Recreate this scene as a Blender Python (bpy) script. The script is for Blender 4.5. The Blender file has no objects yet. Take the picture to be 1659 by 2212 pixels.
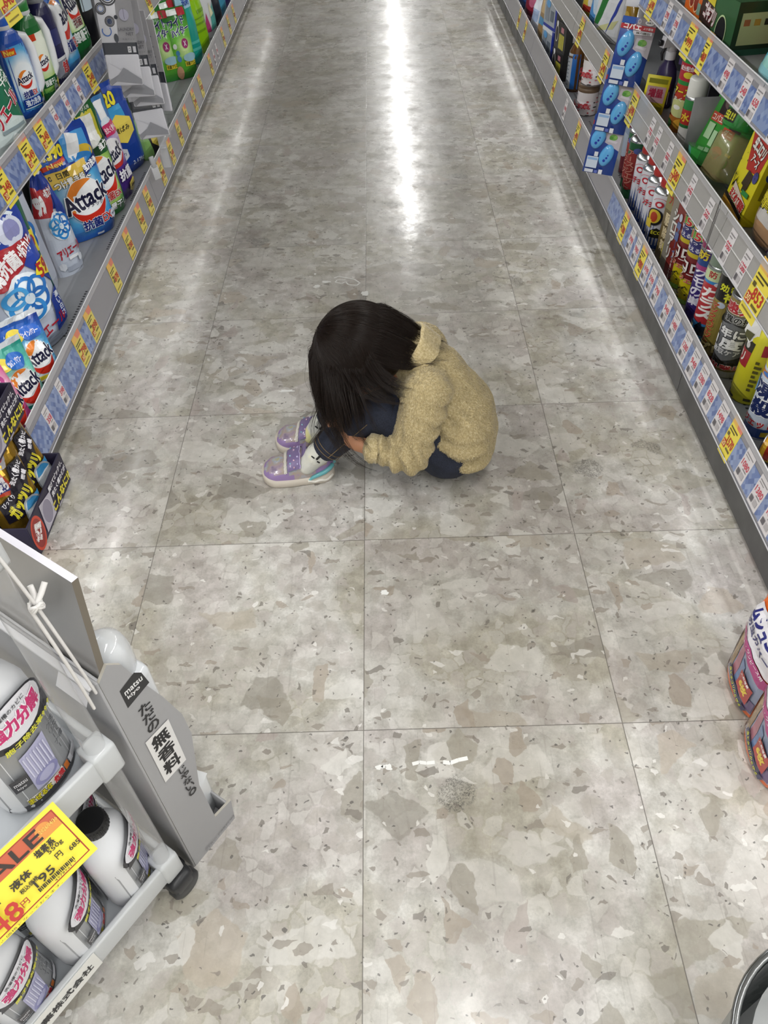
import bpy, bmesh, math, random
import numpy as np
from mathutils import Vector, Matrix, noise
R = math.radians
PI = math.pi
random.seed(7)
rng = np.random.default_rng(11)
S = bpy.context.scene
COL = S.collection

# ---------------------------------------------------------------- camera
cd = bpy.data.cameras.new('camera')
cam = bpy.data.objects.new('camera', cd)
COL.objects.link(cam)
cd.sensor_fit = 'VERTICAL'
cd.sensor_height = 36.0
cd.lens = 1687.66 / 2212 * 36.0
cd.clip_start = 0.02
CP, CYAW, CROLL, CH = 0.793220331, -0.0174406412, -0.0442084314, 1.23751227
fw = Vector((math.sin(CYAW) * math.cos(CP), math.cos(CYAW) * math.cos(CP), -math.sin(CP)))
r0 = Vector((math.cos(CYAW), -math.sin(CYAW), 0))
u0 = r0.cross(fw)
rr = math.cos(CROLL) * r0 + math.sin(CROLL) * u0
uu = -math.sin(CROLL) * r0 + math.cos(CROLL) * u0
cam.matrix_world = Matrix(((rr.x, uu.x, -fw.x, 0), (rr.y, uu.y, -fw.y, 0), (rr.z, uu.z, -fw.z, CH), (0, 0, 0, 1)))
S.camera = cam

# ---------------------------------------------------------------- world, exposure
w = bpy.data.worlds.new('store_air')
S.world = w
w.use_nodes = True
w.node_tree.nodes['Background'].inputs[0].default_value = (0.9, 0.95, 1.0, 1)
w.node_tree.nodes['Background'].inputs[1].default_value = 0.05
S.view_settings.view_transform = 'Standard'
S.view_settings.look = 'None'
S.view_settings.gamma = 1
S.view_settings.use_curve_mapping = False
S.view_settings.exposure = -0.36
S.cycles.max_bounces = 6
S.cycles.diffuse_bounces = 3
S.cycles.glossy_bounces = 3
S.cycles.use_adaptive_sampling = True
S.cycles.adaptive_threshold = 0.03
S.cycles.transparent_max_bounces = 16
S.cycles.caustics_reflective = False
S.cycles.caustics_refractive = False
S.cycles.sample_clamp_indirect = 4.0
LAMP = 26.0          # watts of one ceiling lamp

# ---------------------------------------------------------------- colours and materials
def lin(h):
    if not isinstance(h, str):
        return tuple(h)
    h = h.lstrip('#')
    c = [int(h[i:i + 2], 16) / 255 for i in (0, 2, 4)]
    return tuple(x / 12.92 if x <= 0.04045 else ((x + 0.055) / 1.055) ** 2.4 for x in c)

_mc = {}
def mat(col, rough=0.4, metal=0.0, trans=0.0, coat=0.0, emit=0.0, ior=1.45, alpha=1.0, spec=0.5, sss=0.0):
    k = (col, rough, metal, trans, coat, emit, ior, alpha, spec, sss)
    if k in _mc:
        return _mc[k]
    m = bpy.data.materials.new('m_%s' % (col if isinstance(col, str) else 'c'))
    m.use_nodes = True
    b = m.node_tree.nodes['Principled BSDF']
    b.inputs['Base Color'].default_value = (*lin(col), 1)
    b.inputs['Roughness'].default_value = rough
    b.inputs['Metallic'].default_value = metal
    b.inputs['IOR'].default_value = ior
    b.inputs['Transmission Weight'].default_value = trans
    b.inputs['Coat Weight'].default_value = coat
    b.inputs['Coat Roughness'].default_value = 0.08
    b.inputs['Alpha'].default_value = alpha
    b.inputs['Specular IOR Level'].default_value = spec
    if sss:
        b.inputs['Subsurface Weight'].default_value = sss
        b.inputs['Subsurface Radius'].default_value = (0.006, 0.003, 0.0015)
    if emit:
        b.inputs['Emission Color'].default_value = (*lin(col), 1)
        b.inputs['Emission Strength'].default_value = emit
    _mc[k] = m
    return m

class NT:
    """small helper to write node trees"""
    def __init__(s, name):
        s.m = bpy.data.materials.new(name)
        s.m.use_nodes = True
        s.t = s.m.node_tree
        s.b = s.t.nodes['Principled BSDF']
    def n(s, typ, **kw):
        nd = s.t.nodes.new(typ)
        ins = kw.pop('ins', {})
        for k, v in kw.items():
            setattr(nd, k, v)
        for k, v in ins.items():
            s.put(nd.inputs[k], v)
        return nd
    def put(s, sock, v):
        if isinstance(v, bpy.types.NodeSocket):
            s.t.links.new(v, sock)
        elif isinstance(v, bpy.types.Node):
            s.t.links.new(v.outputs[0], sock)
        else:
            sock.default_value = v
    def math(s, op, a, b=None, c=None, clamp=False):
        nd = s.n('ShaderNodeMath', operation=op, use_clamp=clamp)
        for i, v in enumerate((a, b, c)):
            if v is not None:
                s.put(nd.inputs[i], v)
        return nd.outputs[0]
    def mix(s, f, a, b, blend='MIX'):
        nd = s.n('ShaderNodeMix', data_type='RGBA', blend_type=blend)
        for i, v in ((0, f), (6, a), (7, b)):
            if isinstance(v, str):
                v = (*lin(v), 1)
            elif isinstance(v, tuple) and len(v) == 3:
                v = (*v, 1)
            s.put(nd.inputs[i], v)
        return nd.outputs[2]
    def ramp(s, f, stops, interp='LINEAR'):
        nd = s.n('ShaderNodeValToRGB')
        nd.color_ramp.interpolation = interp
        el = nd.color_ramp.elements
        while len(el) < len(stops):
            el.new(0.5)
        for e, (p, c) in zip(el, stops):
            e.position = p
            e.color = (*lin(c), 1) if isinstance(c, str) else (c, c, c, 1)
        s.put(nd.inputs[0], f)
        return nd.outputs[0]
    dim = '3D'
    def noise(s, vec, scale, detail=3, rough=0.5):
        return s.n('ShaderNodeTexNoise', noise_dimensions=s.dim, ins={'Vector': vec, 'Scale': scale, 'Detail': detail, 'Roughness': rough})
    def vor(s, vec, scale, feature='F1', rnd=1.0):
        return s.n('ShaderNodeTexVoronoi', voronoi_dimensions=s.dim, feature=feature, ins={'Vector': vec, 'Scale': scale, 'Randomness': rnd})

# ---------------------------------------------------------------- object helpers
def empty(name, loc=(0, 0, 0), rz=0.0, rot=None):
    o = bpy.data.objects.new(name, None)
    COL.objects.link(o)
    o.empty_display_size = 0.05
    o.location = loc
    o.rotation_euler = rot if rot else (0, 0, rz)
    return o

def tag(o, label=None, cat=None, group=None, kind=None):
    if label: o['label'] = label
    if cat: o['category'] = cat
    if group: o['group'] = group
    if kind: o['kind'] = kind
    return o

def copy_tree(o, parent=None):
    c = o.copy()
    COL.objects.link(c)
    if parent is not None:
        c.parent = parent
    for ch in list(o.children):
        copy_tree(ch, c)
    return c

class MB:
    """collects geometry and links it as ONE mesh object"""
    def __init__(s):
        s.v, s.f, s.mi, s.sm, s.mats = [], [], [], [], []
    def slot(s, m):
        if isinstance(m, str):
            m = mat(m)
        for i, x in enumerate(s.mats):
            if x is m:
                return i
        s.mats.append(m)
        return len(s.mats) - 1
    def add(s, vs, fs, m, smooth=False):
        k = s.slot(m)
        n = len(s.v)
        s.v.extend([tuple(p) for p in vs])
        for f in fs:
            s.f.append(tuple(i + n for i in f))
            s.mi.append(k)
            s.sm.append(smooth)
        return s
    def box(s, x0, y0, z0, x1, y1, z1, m):
        vs = [(x0, y0, z0), (x1, y0, z0), (x1, y1, z0), (x0, y1, z0), (x0, y0, z1), (x1, y0, z1), (x1, y1, z1), (x0, y1, z1)]
        fs = [(0, 3, 2, 1), (4, 5, 6, 7), (0, 1, 5, 4), (1, 2, 6, 5), (2, 3, 7, 6), (3, 0, 4, 7)]
        return s.add(vs, fs, m)
    def rbox(s, x0, y0, z0, x1, y1, z1, m, b=0.003, seg=2, smooth=True):
        bm = bmesh.new()
        bmesh.ops.create_cube(bm, size=1)
        for v in bm.verts:
            v.co = Vector(((x0 + x1) / 2 + v.co.x * (x1 - x0), (y0 + y1) / 2 + v.co.y * (y1 - y0), (z0 + z1) / 2 + v.co.z * (z1 - z0)))
        bmesh.ops.bevel(bm, geom=list(bm.edges), offset=b, segments=seg, profile=0.6, affect='EDGES')
        bm.verts.index_update()
        s.add([v.co for v in bm.verts], [[v.index for v in f.verts] for f in bm.faces], m, smooth)
        bm.free()
        return s
    def loft(s, rings, m, cap=True, smooth=True, closed=True):
        n = len(rings[0])
        vs = [p for r_ in rings for p in r_]
        fs = []
        for i in range(len(rings) - 1):
            for j in range(n if closed else n - 1):
                k = (j + 1) % n
                fs.append((i * n + j, i * n + k, (i + 1) * n + k, (i + 1) * n + j))
        s.add(vs, fs, m, smooth)
        if cap:
            s.add(rings[0], [tuple(range(n))[::-1]], m, False)
            s.add(rings[-1], [tuple(range(n))], m, False)
        return s
    def lathe(s, prof, m, seg=24, smooth=True, c=(0, 0), cap=True):
        rings = [[(c[0] + r_ * math.cos(2 * PI * j / seg), c[1] + r_ * math.sin(2 * PI * j / seg), z) for j in range(seg)] for r_, z in prof]
        return s.loft(rings, m, cap, smooth)
    def tube(s, pts, r_, m, seg=8, closed=False, smooth=True):
        pts = [Vector(p) for p in pts]
        n = len(pts)
        rings = []
        up = None
        for i, p in enumerate(pts):
            if closed:
                d = (pts[(i + 1) % n] - pts[i - 1])
            else:
                d = pts[min(i + 1, n - 1)] - pts[max(i - 1, 0)]
            d.normalize()
            if up is None:
                up = d.orthogonal().normalized()
            else:
                up = (up - d * up.dot(d)).normalized()
            b = d.cross(up)
            rad = r_[i] if isinstance(r_, (list, tuple)) else r_
            rings.append([tuple(p + (up * math.cos(2 * PI * j / seg) + b * math.sin(2 * PI * j / seg)) * rad) for j in range(seg)])
        if closed:
            rings.append(rings[0])
            return s.loft(rings, m, False, smooth)
        return s.loft(rings, m, True, smooth)
    def xform(s, M):
        s.v = [tuple(M @ Vector(p)) for p in s.v]
        return s
    def build(s, name, parent=None, loc=(0, 0, 0), rot=(0, 0, 0)):
        me = bpy.data.meshes.new(name)
        me.from_pydata(s.v, [], s.f)
        for m in s.mats:
            me.materials.append(m)
        me.polygons.foreach_set('material_index', s.mi)
        me.polygons.foreach_set('use_smooth', s.sm)
        me.update()
        o = bpy.data.objects.new(name, me)
        COL.objects.link(o)
        o.location = loc
        o.rotation_euler = rot
        if parent is not None:
            o.parent = parent
        return o

# ---------------------------------------------------------------- printed artwork
_tc = {}
def text_mesh(t):
    """the outline of a line of text, normalised to the unit box around 0"""
    if t in _tc:
        return _tc[t]
    c = bpy.data.curves.new('lettering', 'FONT')
    c.body = t
    c.size = 1
    c.resolution_u = 2 if len(t) < 9 else 1
    o = bpy.data.objects.new('lettering', c)
    COL.objects.link(o)
    dg = bpy.context.evaluated_depsgraph_get()
    me = bpy.data.meshes.new_from_object(o.evaluated_get(dg))
    v = np.array([(p.co.x, p.co.y) for p in me.vertices])
    f = [tuple(p.vertices) for p in me.polygons]
    bpy.data.objects.remove(o)
    bpy.data.curves.remove(c)
    bpy.data.meshes.remove(me)
    lo, hi = v.min(0), v.max(0)
    v = (v - (lo + hi) / 2) / np.maximum(hi - lo, 1e-6)
    asp = (hi[0] - lo[0]) / max(hi[1] - lo[1], 1e-6)
    _tc[t] = (v, f, asp)
    return _tc[t]

def _cut(vs, fs, du, dv):
    """slice flat artwork into strips so that it can follow a curved surface"""
    if not du and not dv:
        return vs, fs
    bm = bmesh.new()
    bv = [bm.verts.new((x, y, 0)) for x, y in vs]
    for f in fs:
        try:
            bm.faces.new([bv[i] for i in f])
        except ValueError:
            pass
    arr = np.array(vs)
    for ax, st in ((0, du), (1, dv)):
        if not st:
            continue
        a, b = arr[:, ax].min(), arr[:, ax].max()
        k = math.floor(a / st) + 1
        while k * st < b - 1e-6:
            nrm = (1, 0, 0) if ax == 0 else (0, 1, 0)
            bmesh.ops.bisect_plane(bm, geom=bm.verts[:] + bm.edges[:] + bm.faces[:], plane_co=(k * st, k * st, 0), plane_no=nrm, dist=1e-7)
            k += 1
    bm.verts.index_update()
    ov = [(v.co.x, v.co.y) for v in bm.verts]
    of = [tuple(v.index for v in f.verts) for f in bm.faces]
    bm.free()
    return ov, of

def art(mb, els, fn, W=1.0, H=1.0, du=0, dv=0, rough=0.35, coat=0.0, o0=0.0003, do=0.00022):
    """print the elements ELS (in units of the face W x H) on the surface fn(u, v, offset)"""
    off = o0
    def put(vs, fs, col):
        nonlocal off
        cv, cf = _cut(vs, fs, du, dv)
        m = col if not isinstance(col, str) else mat(col, rough, coat=coat)
        mb.add([fn(x, y, off) for x, y in cv], cf, m, False)
    for e in els:
        k = e[0]
        if k == 'r':
            _, a, b, c, d, col = e
            put([(a, b), (c, b), (c, d), (a, d)], [(0, 1, 2, 3)], col)
        elif k == 'p':
            put(e[1], [tuple(range(len(e[1])))], e[2])
        elif k == 'e':
            _, x, y, rx, ry, col = e
            n = 24
            put([(x + rx * math.cos(2 * PI * i / n), y + ry * math.sin(2 * PI * i / n)) for i in range(n)], [tuple(range(n))], col)
        elif k == 'g':       # ring or arc: cx, cy, rx, ry, thickness (share of the radius), colour, a0, a1 in degrees
            _, x, y, rx, ry, th, col = e[:7]
            a0, a1 = (e[7], e[8]) if len(e) > 8 else (0, 360)
            n = 28
            vs, fs = [], []
            for i in range(n + 1):
                t = R(a0 + (a1 - a0) * i / n)
                q = th if not isinstance(th, tuple) else th[0] * math.sin(PI * i / n) ** 0.7 + 0.01
                vs += [(x + rx * math.cos(t), y + ry * math.sin(t)), (x + rx * (1 - q) * math.cos(t), y + ry * (1 - q) * math.sin(t))]
                if i:
                    fs.append((2 * i - 2, 2 * i - 1, 2 * i + 1, 2 * i))
            put(vs, fs, col)
        elif k in ('t', 'v'):
            txt, x, y, bw, bh, col = e[1:7]
            bold = e[7] if len(e) > 7 else 0.03
            out = e[8] if len(e) > 8 else None
            rot = R(e[9]) if len(e) > 9 else 0.0
            parts = []
            if k == 't':
                parts.append((txt, 0, 0, bw, bh))
            else:
                n = len(txt)
                st = bh / n
                for i, ch in enumerate(txt):
                    if ch == ' ':
                        continue
                    if ch == 'ー':
                        parts.append(('｜', 0, bh / 2 - st * (i + .5), bw * .16, st * .8))
                    else:
                        tw = min(1.0, text_mesh(ch)[2])
                        parts.append((ch, 0, bh / 2 - st * (i + .5), bw * max(tw, .55), st * .86))
            def layer(dx, col):
                nonlocal off
                shifts = (0,) if not dx else (0, 1, 2, 3)
                for k_ in shifts:                       # copies a hair apart thicken the strokes
                    vs, fs = [], []
                    for tx, px, py, pw, ph in parts:
                        v, f, asp = text_mesh(tx)
                        sx = sy = 0
                        if dx:
                            q = dx * min(ph * H, pw * W * (1.0 if len(tx) < 2 else 2.2 / len(tx) ** .3))
                            sx, sy = ((q, q), (-q, -q), (-q, q), (q, -q))[k_]
                            sx, sy = sx / W, sy / H
                        n0 = len(vs)
                        for a, b in v:
                            X, Y = px + a * pw + sx, py + b * ph + sy
                            if rot:
                                X, Y = X * W, Y * H
                                X, Y = X * math.cos(rot) - Y * math.sin(rot), X * math.sin(rot) + Y * math.cos(rot)
                                X, Y = X / W, Y / H
                            vs.append((x + X, y + Y))
                        fs += [tuple(i + n0 for i in q) for q in f]
                    put(vs, fs, col)
                    off += .00003
            if out:
                layer(bold + 0.05, out)
                off += do
            layer(bold, col)
        off += do
    return mb

def flat(o, U, V, N):
    o, U, V, N = Vector(o), Vector(U), Vector(V), Vector(N).normalized()
    return lambda u, v, d: tuple(o + U * u + V * v + N * d)

# ---------------------------------------------------------------- package builders (front looks along local -Y, base centre at the origin)
def interp(tab, x):
    if x <= tab[0][0]: return tab[0][1]
    for (a, p), (b, q) in zip(tab, tab[1:]):
        if x <= b:
            t = (x - a) / (b - a)
            t = t * t * (3 - 2 * t)
            return p + (q - p) * t
    return tab[-1][1]

def pouch(W, H, D, base, front, back=None, wprof=((0, .92), (.06, 1), (.9, 1), (.97, .97), (1, .9)), tprof=((0, .75), (.12, 1), (.5, .8), (.85, .25), (1, .02)),
          seed=0, lean=0.0, wr=0.0025, rough=0.28, coat=0.3, nu=16, nv=20):
    """a stand-up refill pouch: gusseted base, sealed rim and flat top"""
    mb = MB()
    rs = random.Random(seed)
    ph = [rs.uniform(0, 6.28) for _ in range(6)]
    def surf(u, v, d, sgn=-1):
        v = min(max(v, 0), 1)
        w_ = W * interp(wprof, v)
        T = D / 2 * interp(tprof, v) * max(0.0, 1 - abs(2 * u) ** 2.6) ** 0.55
        z = v * H
        k = wr * max(0.0, 1 - abs(2 * u) ** 4)
        T += k * (math.sin(9 * u + 14 * v + ph[0]) * .6 + math.sin(23 * u - 9 * v + ph[1]) * .4 + math.sin(31 * v + 6 * u + ph[2]) * .35) * (0.3 + v)
        T = max(T, 0.0006)
        return (u * w_, sgn * (T + d) + lean * z, z)
    cb = mat(base, rough, coat=coat)
    for sgn in (-1, 1):
        vs, fs = [], []
        for i in range(nv + 1):
            for j in range(nu + 1):
                vs.append(surf(j / nu - .5, i / nv, 0, sgn))
        for i in range(nv):
            for j in range(nu):
                q = (i * (nu + 1) + j, i * (nu + 1) + j + 1, (i + 1) * (nu + 1) + j + 1, (i + 1) * (nu + 1) + j)
                fs.append(q if sgn < 0 else q[::-1])
        mb.add(vs, fs, cb, True)
    # gusset: closes the base
    ring = [surf(j / nu - .5, 0, 0, -1) for j in range(nu + 1)] + [surf(.5 - j / nu, 0, 0, 1) for j in range(nu + 1)]
    mb.add(ring, [tuple(range(len(ring)))[::-1]], cb)
    art(mb, front, lambda u, v, d: surf(u, v, d, -1), W, H, 1 / nu, 1 / nv, rough, coat, .0005, .0003)
    return mb

def sect(rx, ry, z, n=2.6, seg=28, cx=0, cy=0):
    out = []
    for j in range(seg):
        a = 2 * PI * j / seg
        c, s_ = math.cos(a), math.sin(a)
        out.append((cx + rx * math.copysign(abs(c) ** (2 / n), c), cy + ry * math.copysign(abs(s_) ** (2 / n), s_), z))
    return out

def bottle(prof, base, front, W, H, n=2.6, seg=28, rough=.3, coat=.2, du=.1, dv=.1, back=None, z0=0.0):
    """a moulded bottle from (z, rx, ry) sections; artwork is printed on the front, H high from z0"""
    mb = MB()
    mb.loft([sect(rx, ry, z, n, seg) for z, rx, ry in prof], mat(base, rough, coat=coat))
    tx = [(z, rx) for z, rx, ry in prof]
    ty = [(z, ry) for z, rx, ry in prof]
    def lerp(tab, x):
        if x <= tab[0][0]: return tab[0][1]
        for (a, p), (b, q) in zip(tab, tab[1:]):
            if x <= b:
                return p + (q - p) * (x - a) / max(b - a, 1e-9)
        return tab[-1][1]
    def fs(u, v, d, sg=-1):
        z = z0 + v * H
        rx, ry = lerp(tx, z), lerp(ty, z)
        x = max(-rx * .995, min(rx * .995, u * W))
        y = ry * (max(0.0, 1 - abs(x / rx) ** n)) ** (1 / n)
        nx, ny = (abs(x / rx) ** (n - 1)) * math.copysign(1, x) / rx, (abs(y / ry) ** (n - 1)) / ry
        l = math.hypot(nx, ny) or 1
        return (x + nx / l * d, sg * (y + ny / l * d), z)
    art(mb, front, lambda u, v, d: fs(u, v, d), W, H, du, dv, rough, coat)
    if back:
        art(mb, back, lambda u, v, d: fs(-u, v, d, 1), W, H, du, dv, rough, coat)
    return mb

def canbody(r_, H, base, front, z0=0.0, rough=.25, metal=0.0, du=None, turn=0.0, rim='c9ccd0', neck=None):
    """a printed spray can body; u runs round the can, u=+-.5 is the back"""
    mb = MB()
    mb.lathe([(r_ * .9, z0), (r_, z0 + .004), (r_, z0 + H - .003), (r_ * .985, z0 + H)], mat(base, rough, metal=metal), 32)
    mb.lathe([(r_ * .93, z0), (r_ * 1.02, z0 + .001), (r_ * 1.02, z0 + .004), (r_ * .98, z0 + .005)], mat(rim, .25, metal=1), 32)
    C = 2 * PI * r_
    def fs(u, v, d):
        a = -PI / 2 + u * 2 * PI + turn
        return ((r_ + d) * math.cos(a), (r_ + d) * math.sin(a), z0 + v * H)
    art(mb, front, fs, C, H, .03, 0, rough)
    return mb

def boxpack(W, H, D, base, front, right=None, left=None, top=None, rough=.3, coat=.2, b=.0015):
    mb = MB()
    mb.rbox(-W / 2, -D / 2, 0, W / 2, D / 2, H, mat(base, rough, coat=coat), b, 1)
    art(mb, front, flat((0, -D / 2, 0), (W, 0, 0), (0, 0, H), (0, -1, 0)), W, H, rough=rough, coat=coat)
    if right: art(mb, right, flat((W / 2, 0, 0), (0, D, 0), (0, 0, H), (1, 0, 0)), D, H, rough=rough, coat=coat)
    if left: art(mb, left, flat((-W / 2, 0, 0), (0, -D, 0), (0, 0, H), (-1, 0, 0)), D, H, rough=rough, coat=coat)
    if top: art(mb, top, flat((0, -D / 2, H), (W, 0, 0), (0, D, 0), (0, 0, 1)), W, D, rough=rough, coat=coat)
    return mb

def capsule_rings(p0, r0_, p1, r1_, seg=16, hs=5):
    p0, p1 = Vector(p0), Vector(p1)
    d = (p1 - p0)
    if d.length < 1e-6: d = Vector((0, 0, 1e-4))
    dn = d.normalized()
    up = dn.orthogonal().normalized()
    b = dn.cross(up)
    rings = []
    for i in range(hs + 1):
        a = -PI / 2 + (PI / 2) * i / hs
        a = max(a, -PI / 2 + .02)
        rings.append((p0 + dn * r0_ * math.sin(a), r0_ * math.cos(a)))
    for i in range(hs + 1):
        a = (PI / 2) * i / hs
        a = min(a, PI / 2 - .02)
        rings.append((p1 + dn * r1_ * math.sin(a), r1_ * math.cos(a)))
    return [[tuple(c + (up * math.cos(2 * PI * j / seg) + b * math.sin(2 * PI * j / seg)) * r_) for j in range(seg)] for c, r_ in rings]

def blob(caps, ells, voxel, smooth=6, name='blob'):
    """one continuous surface over tapered limbs and ellipsoids"""
    mb = MB()
    m = mat('808080')
    for p0, r0_, p1, r1_ in caps:
        mb.loft(capsule_rings(p0, r0_, p1, r1_), m)
    for c, rad, rot in ells:
        M = Matrix.Translation(c) @ rot.to_4x4()
        rings = []
        for i in range(13):
            a = -PI / 2 + PI * i / 12
            a = max(min(a, PI / 2 - .03), -PI / 2 + .03)
            rings.append([tuple(M @ Vector((rad[0] * math.cos(a) * math.cos(2 * PI * j / 24), rad[1] * math.cos(a) * math.sin(2 * PI * j / 24), rad[2] * math.sin(a)))) for j in range(24)])
        mb.loft(rings, m)
    o = mb.build(name)
    md = o.modifiers.new('r', 'REMESH')
    md.mode = 'VOXEL'
    md.voxel_size = voxel
    if smooth:
        ms = o.modifiers.new('s', 'SMOOTH')
        ms.iterations = smooth
        ms.factor = .5
    dg = bpy.context.evaluated_depsgraph_get()
    me = bpy.data.meshes.new_from_object(o.evaluated_get(dg))
    old = o.data
    bpy.data.objects.remove(o)
    bpy.data.meshes.remove(old)
    return me

def mesh_obj(name, me, m, parent=None, smooth=True):
    me.materials.clear()
    for x in (m if isinstance(m, list) else [m]):
        me.materials.append(x)
    me.polygons.foreach_set('use_smooth', [smooth] * len(me.polygons))
    me.name = name
    o = bpy.data.objects.new(name, me)
    COL.objects.link(o)
    if parent is not None:
        o.parent = parent
    return o
# ================================================================ ROOM
T, TX, TY = 0.45, -0.06425, 0.68524 - 0.45 * 2
def floor_material():
    s = NT('terrazzo_tile')
    s.dim = '2D'
    co = s.n('ShaderNodeTexCoord').outputs['Object']
    sp = s.n('ShaderNodeSeparateXYZ', ins={0: co})
    tx = s.math('DIVIDE', s.math('SUBTRACT', sp.outputs[0], TX), T)
    ty = s.math('DIVIDE', s.math('SUBTRACT', sp.outputs[1], TY), T)
    fx, fy = s.math('FLOOR', tx), s.math('FLOOR', ty)
    idv = s.n('ShaderNodeCombineXYZ', ins={0: fx, 1: fy, 2: 0.0})
    wn = s.n('ShaderNodeTexWhiteNoise', noise_dimensions='3D', ins={'Vector': idv.outputs[0]})
    off = s.n('ShaderNodeVectorMath', operation='SCALE', ins={0: wn.outputs['Color'], 'Scale': 37.0})
    loc = s.n('ShaderNodeVectorMath', operation='ADD', ins={0: co, 1: off.outputs[0]}).outputs[0]
    # joints
    def edge(t, f):
        d = s.math('SUBTRACT', t, f)
        return s.math('MINIMUM', d, s.math('SUBTRACT', 1.0, d))
    ed = s.math('MINIMUM', edge(tx, fx), edge(ty, fy))
    joint = s.math('SUBTRACT', 1.0, s.n('ShaderNodeMapRange', interpolation_type='SMOOTHSTEP', ins={0: ed, 1: 0.0009, 2: 0.0026, 3: 0.0, 4: 1.0}).outputs[0])
    # irregular coordinates
    nz = s.noise(loc, 16, 3)
    dis = s.n('ShaderNodeVectorMath', operation='SCALE', ins={0: s.n('ShaderNodeVectorMath', operation='SUBTRACT', ins={0: nz.outputs['Color'], 1: (.5, .5, .5)}).outputs[0], 'Scale': 0.030})
    lv = s.n('ShaderNodeVectorMath', operation='ADD', ins={0: loc, 1: dis.outputs[0]}).outputs[0]
    nz2 = s.noise(loc, 70, 2)
    dis2 = s.n('ShaderNodeVectorMath', operation='SCALE', ins={0: s.n('ShaderNodeVectorMath', operation='SUBTRACT', ins={0: nz2.outputs['Color'], 1: (.5, .5, .5)}).outputs[0], 'Scale': 0.008})
    lv2 = s.n('ShaderNodeVectorMath', operation='ADD', ins={0: lv, 1: dis2.outputs[0]}).outputs[0]
    base = s.ramp(s.noise(loc, 26, 5, .62).outputs[0], [(.28, 'aeaba4'), (.5, 'c4c2bc'), (.68, 'd9d7d2')])
    fine = s.ramp(s.noise(loc, 210, 3, .7).outputs[0], [(.35, .82), (.55, 1.0), (.7, 1.08)])
    col = s.mix(.55, base, fine, 'MULTIPLY')
    warm = s.ramp(s.noise(loc, 4.5, 2).outputs[0], [(.35, 'e0dccf'), (.5, 'ffffff'), (.65, 'ece6e8')])
    col = s.mix(.8, col, warm, 'MULTIPLY')
    # stone chips, three sizes; each cell decides by its random value whether it is a chip and which colour
    def chips(col, vec, sc, share, edge_w, ramp, amt, stretch=None):
        if stretch:
            vec = s.n('ShaderNodeMapping', ins={'Vector': vec, 'Scale': stretch, 'Rotation': (0, 0, .6)}).outputs[0]
        v1 = s.vor(vec, sc)
        ve = s.vor(vec, sc, 'DISTANCE_TO_EDGE')
        cs = s.n('ShaderNodeSeparateColor', ins={0: v1.outputs['Color']})
        pick = s.math('LESS_THAN', cs.outputs[0], share)
        inside = s.n('ShaderNodeMapRange', interpolation_type='SMOOTHSTEP', ins={0: ve.outputs['Distance'], 1: edge_w, 2: edge_w + .035, 3: 0.0, 4: 1.0}).outputs[0]
        f = s.math('MULTIPLY', s.math('MULTIPLY', pick, inside), amt)
        cc = s.ramp(cs.outputs[1], ramp, 'CONSTANT')
        cc = s.mix(.35, cc, s.ramp(s.noise(loc, 55, 4, .6).outputs[0], [(.3, .75), (.6, 1.1)]), 'MULTIPLY')
        return s.mix(f, col, cc)
    col = chips(col, lv2, 38, .62, .05, [(0, 'c9c6c0'), (.3, 'b4aea6'), (.55, 'd8d5d0'), (.8, 'bfb8b4')], .45)
    col = chips(col, lv2, 8.5, .26, .1, [(0, 'a19b8c'), (.25, 'dcdad5'), (.5, 'b3aa9c'), (.62, '8f8a80'), (.72, 'd2cfca'), (.9, 'b9ad9e')], .6, (1, 1.7, 1))
    col = chips(col, lv2, 15, .13, .12, [(0, '9c968a'), (.3, 'dddbd6'), (.6, 'a89c8e'), (.8, 'b2a7a2')], .7, (1.5, 1, 1))
    col = chips(col, lv2, 34, .07, .14, [(0, '948c82'), (.4, 'e4e2de'), (.6, 'a3988c'), (.85, '7a746d')], .72, (1, 1.8, 1))
    col = chips(col, lv2, 95, .03, .14, [(0, '77716a'), (.4, 'e8e6e2'), (.75, '8a827a')], .75)
    col = chips(col, lv2, 230, .018, .1, [(0, '4a4745'), (.6, '77706a')], .7)
    # a few dark veined, fossil-like chips
    v1 = s.vor(lv2, 11)
    cs = s.n('ShaderNodeSeparateColor', ins={0: v1.outputs['Color']})
    inside = s.n('ShaderNodeMapRange', interpolation_type='SMOOTHSTEP', ins={0: v1.outputs['Distance'], 1: .30, 2: .38, 3: 1.0, 4: 0.0}).outputs[0]
    vein = s.ramp(s.noise(loc, 120, 3, .7).outputs[0], [(.46, 0.0), (.52, 1.0), (.58, 0.0)])
    f = s.math('MULTIPLY', s.math('MULTIPLY', s.math('LESS_THAN', cs.outputs[2], .035), inside), s.math('ADD', s.math('MULTIPLY', vein, .7), .12))
    col = s.mix(f, col, '4e4c4a')
    # tone of the single tile and wear of the walked lane
    tone = s.n('ShaderNodeMapRange', ins={0: wn.outputs['Value'], 3: .95, 4: 1.03}).outputs[0]
    col = s.mix(1.0, col, s.n('ShaderNodeCombineColor', ins={0: tone, 1: tone, 2: tone}).outputs[0], 'MULTIPLY')
    grime = s.ramp(s.noise(co, 1.7, 4, .6).outputs[0], [(.36, 'b8b2a6'), (.56, 'ffffff')])
    col = s.mix(.45, col, grime, 'MULTIPLY')
    # fine dark scratches
    scr = s.n('ShaderNodeMapping', ins={'Vector': co, 'Scale': (150, 6, 1), 'Rotation': (0, 0, .18)}).outputs[0]
    scm = s.ramp(s.noise(scr, 1.0, 2, .4).outputs[0], [(.72, 0.0), (.75, 1.0)])
    col = s.mix(s.math('MULTIPLY', scm, .16), col, '6c655c')
    col = s.mix(s.math('MULTIPLY', joint, .75), col, '4b4640')
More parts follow.
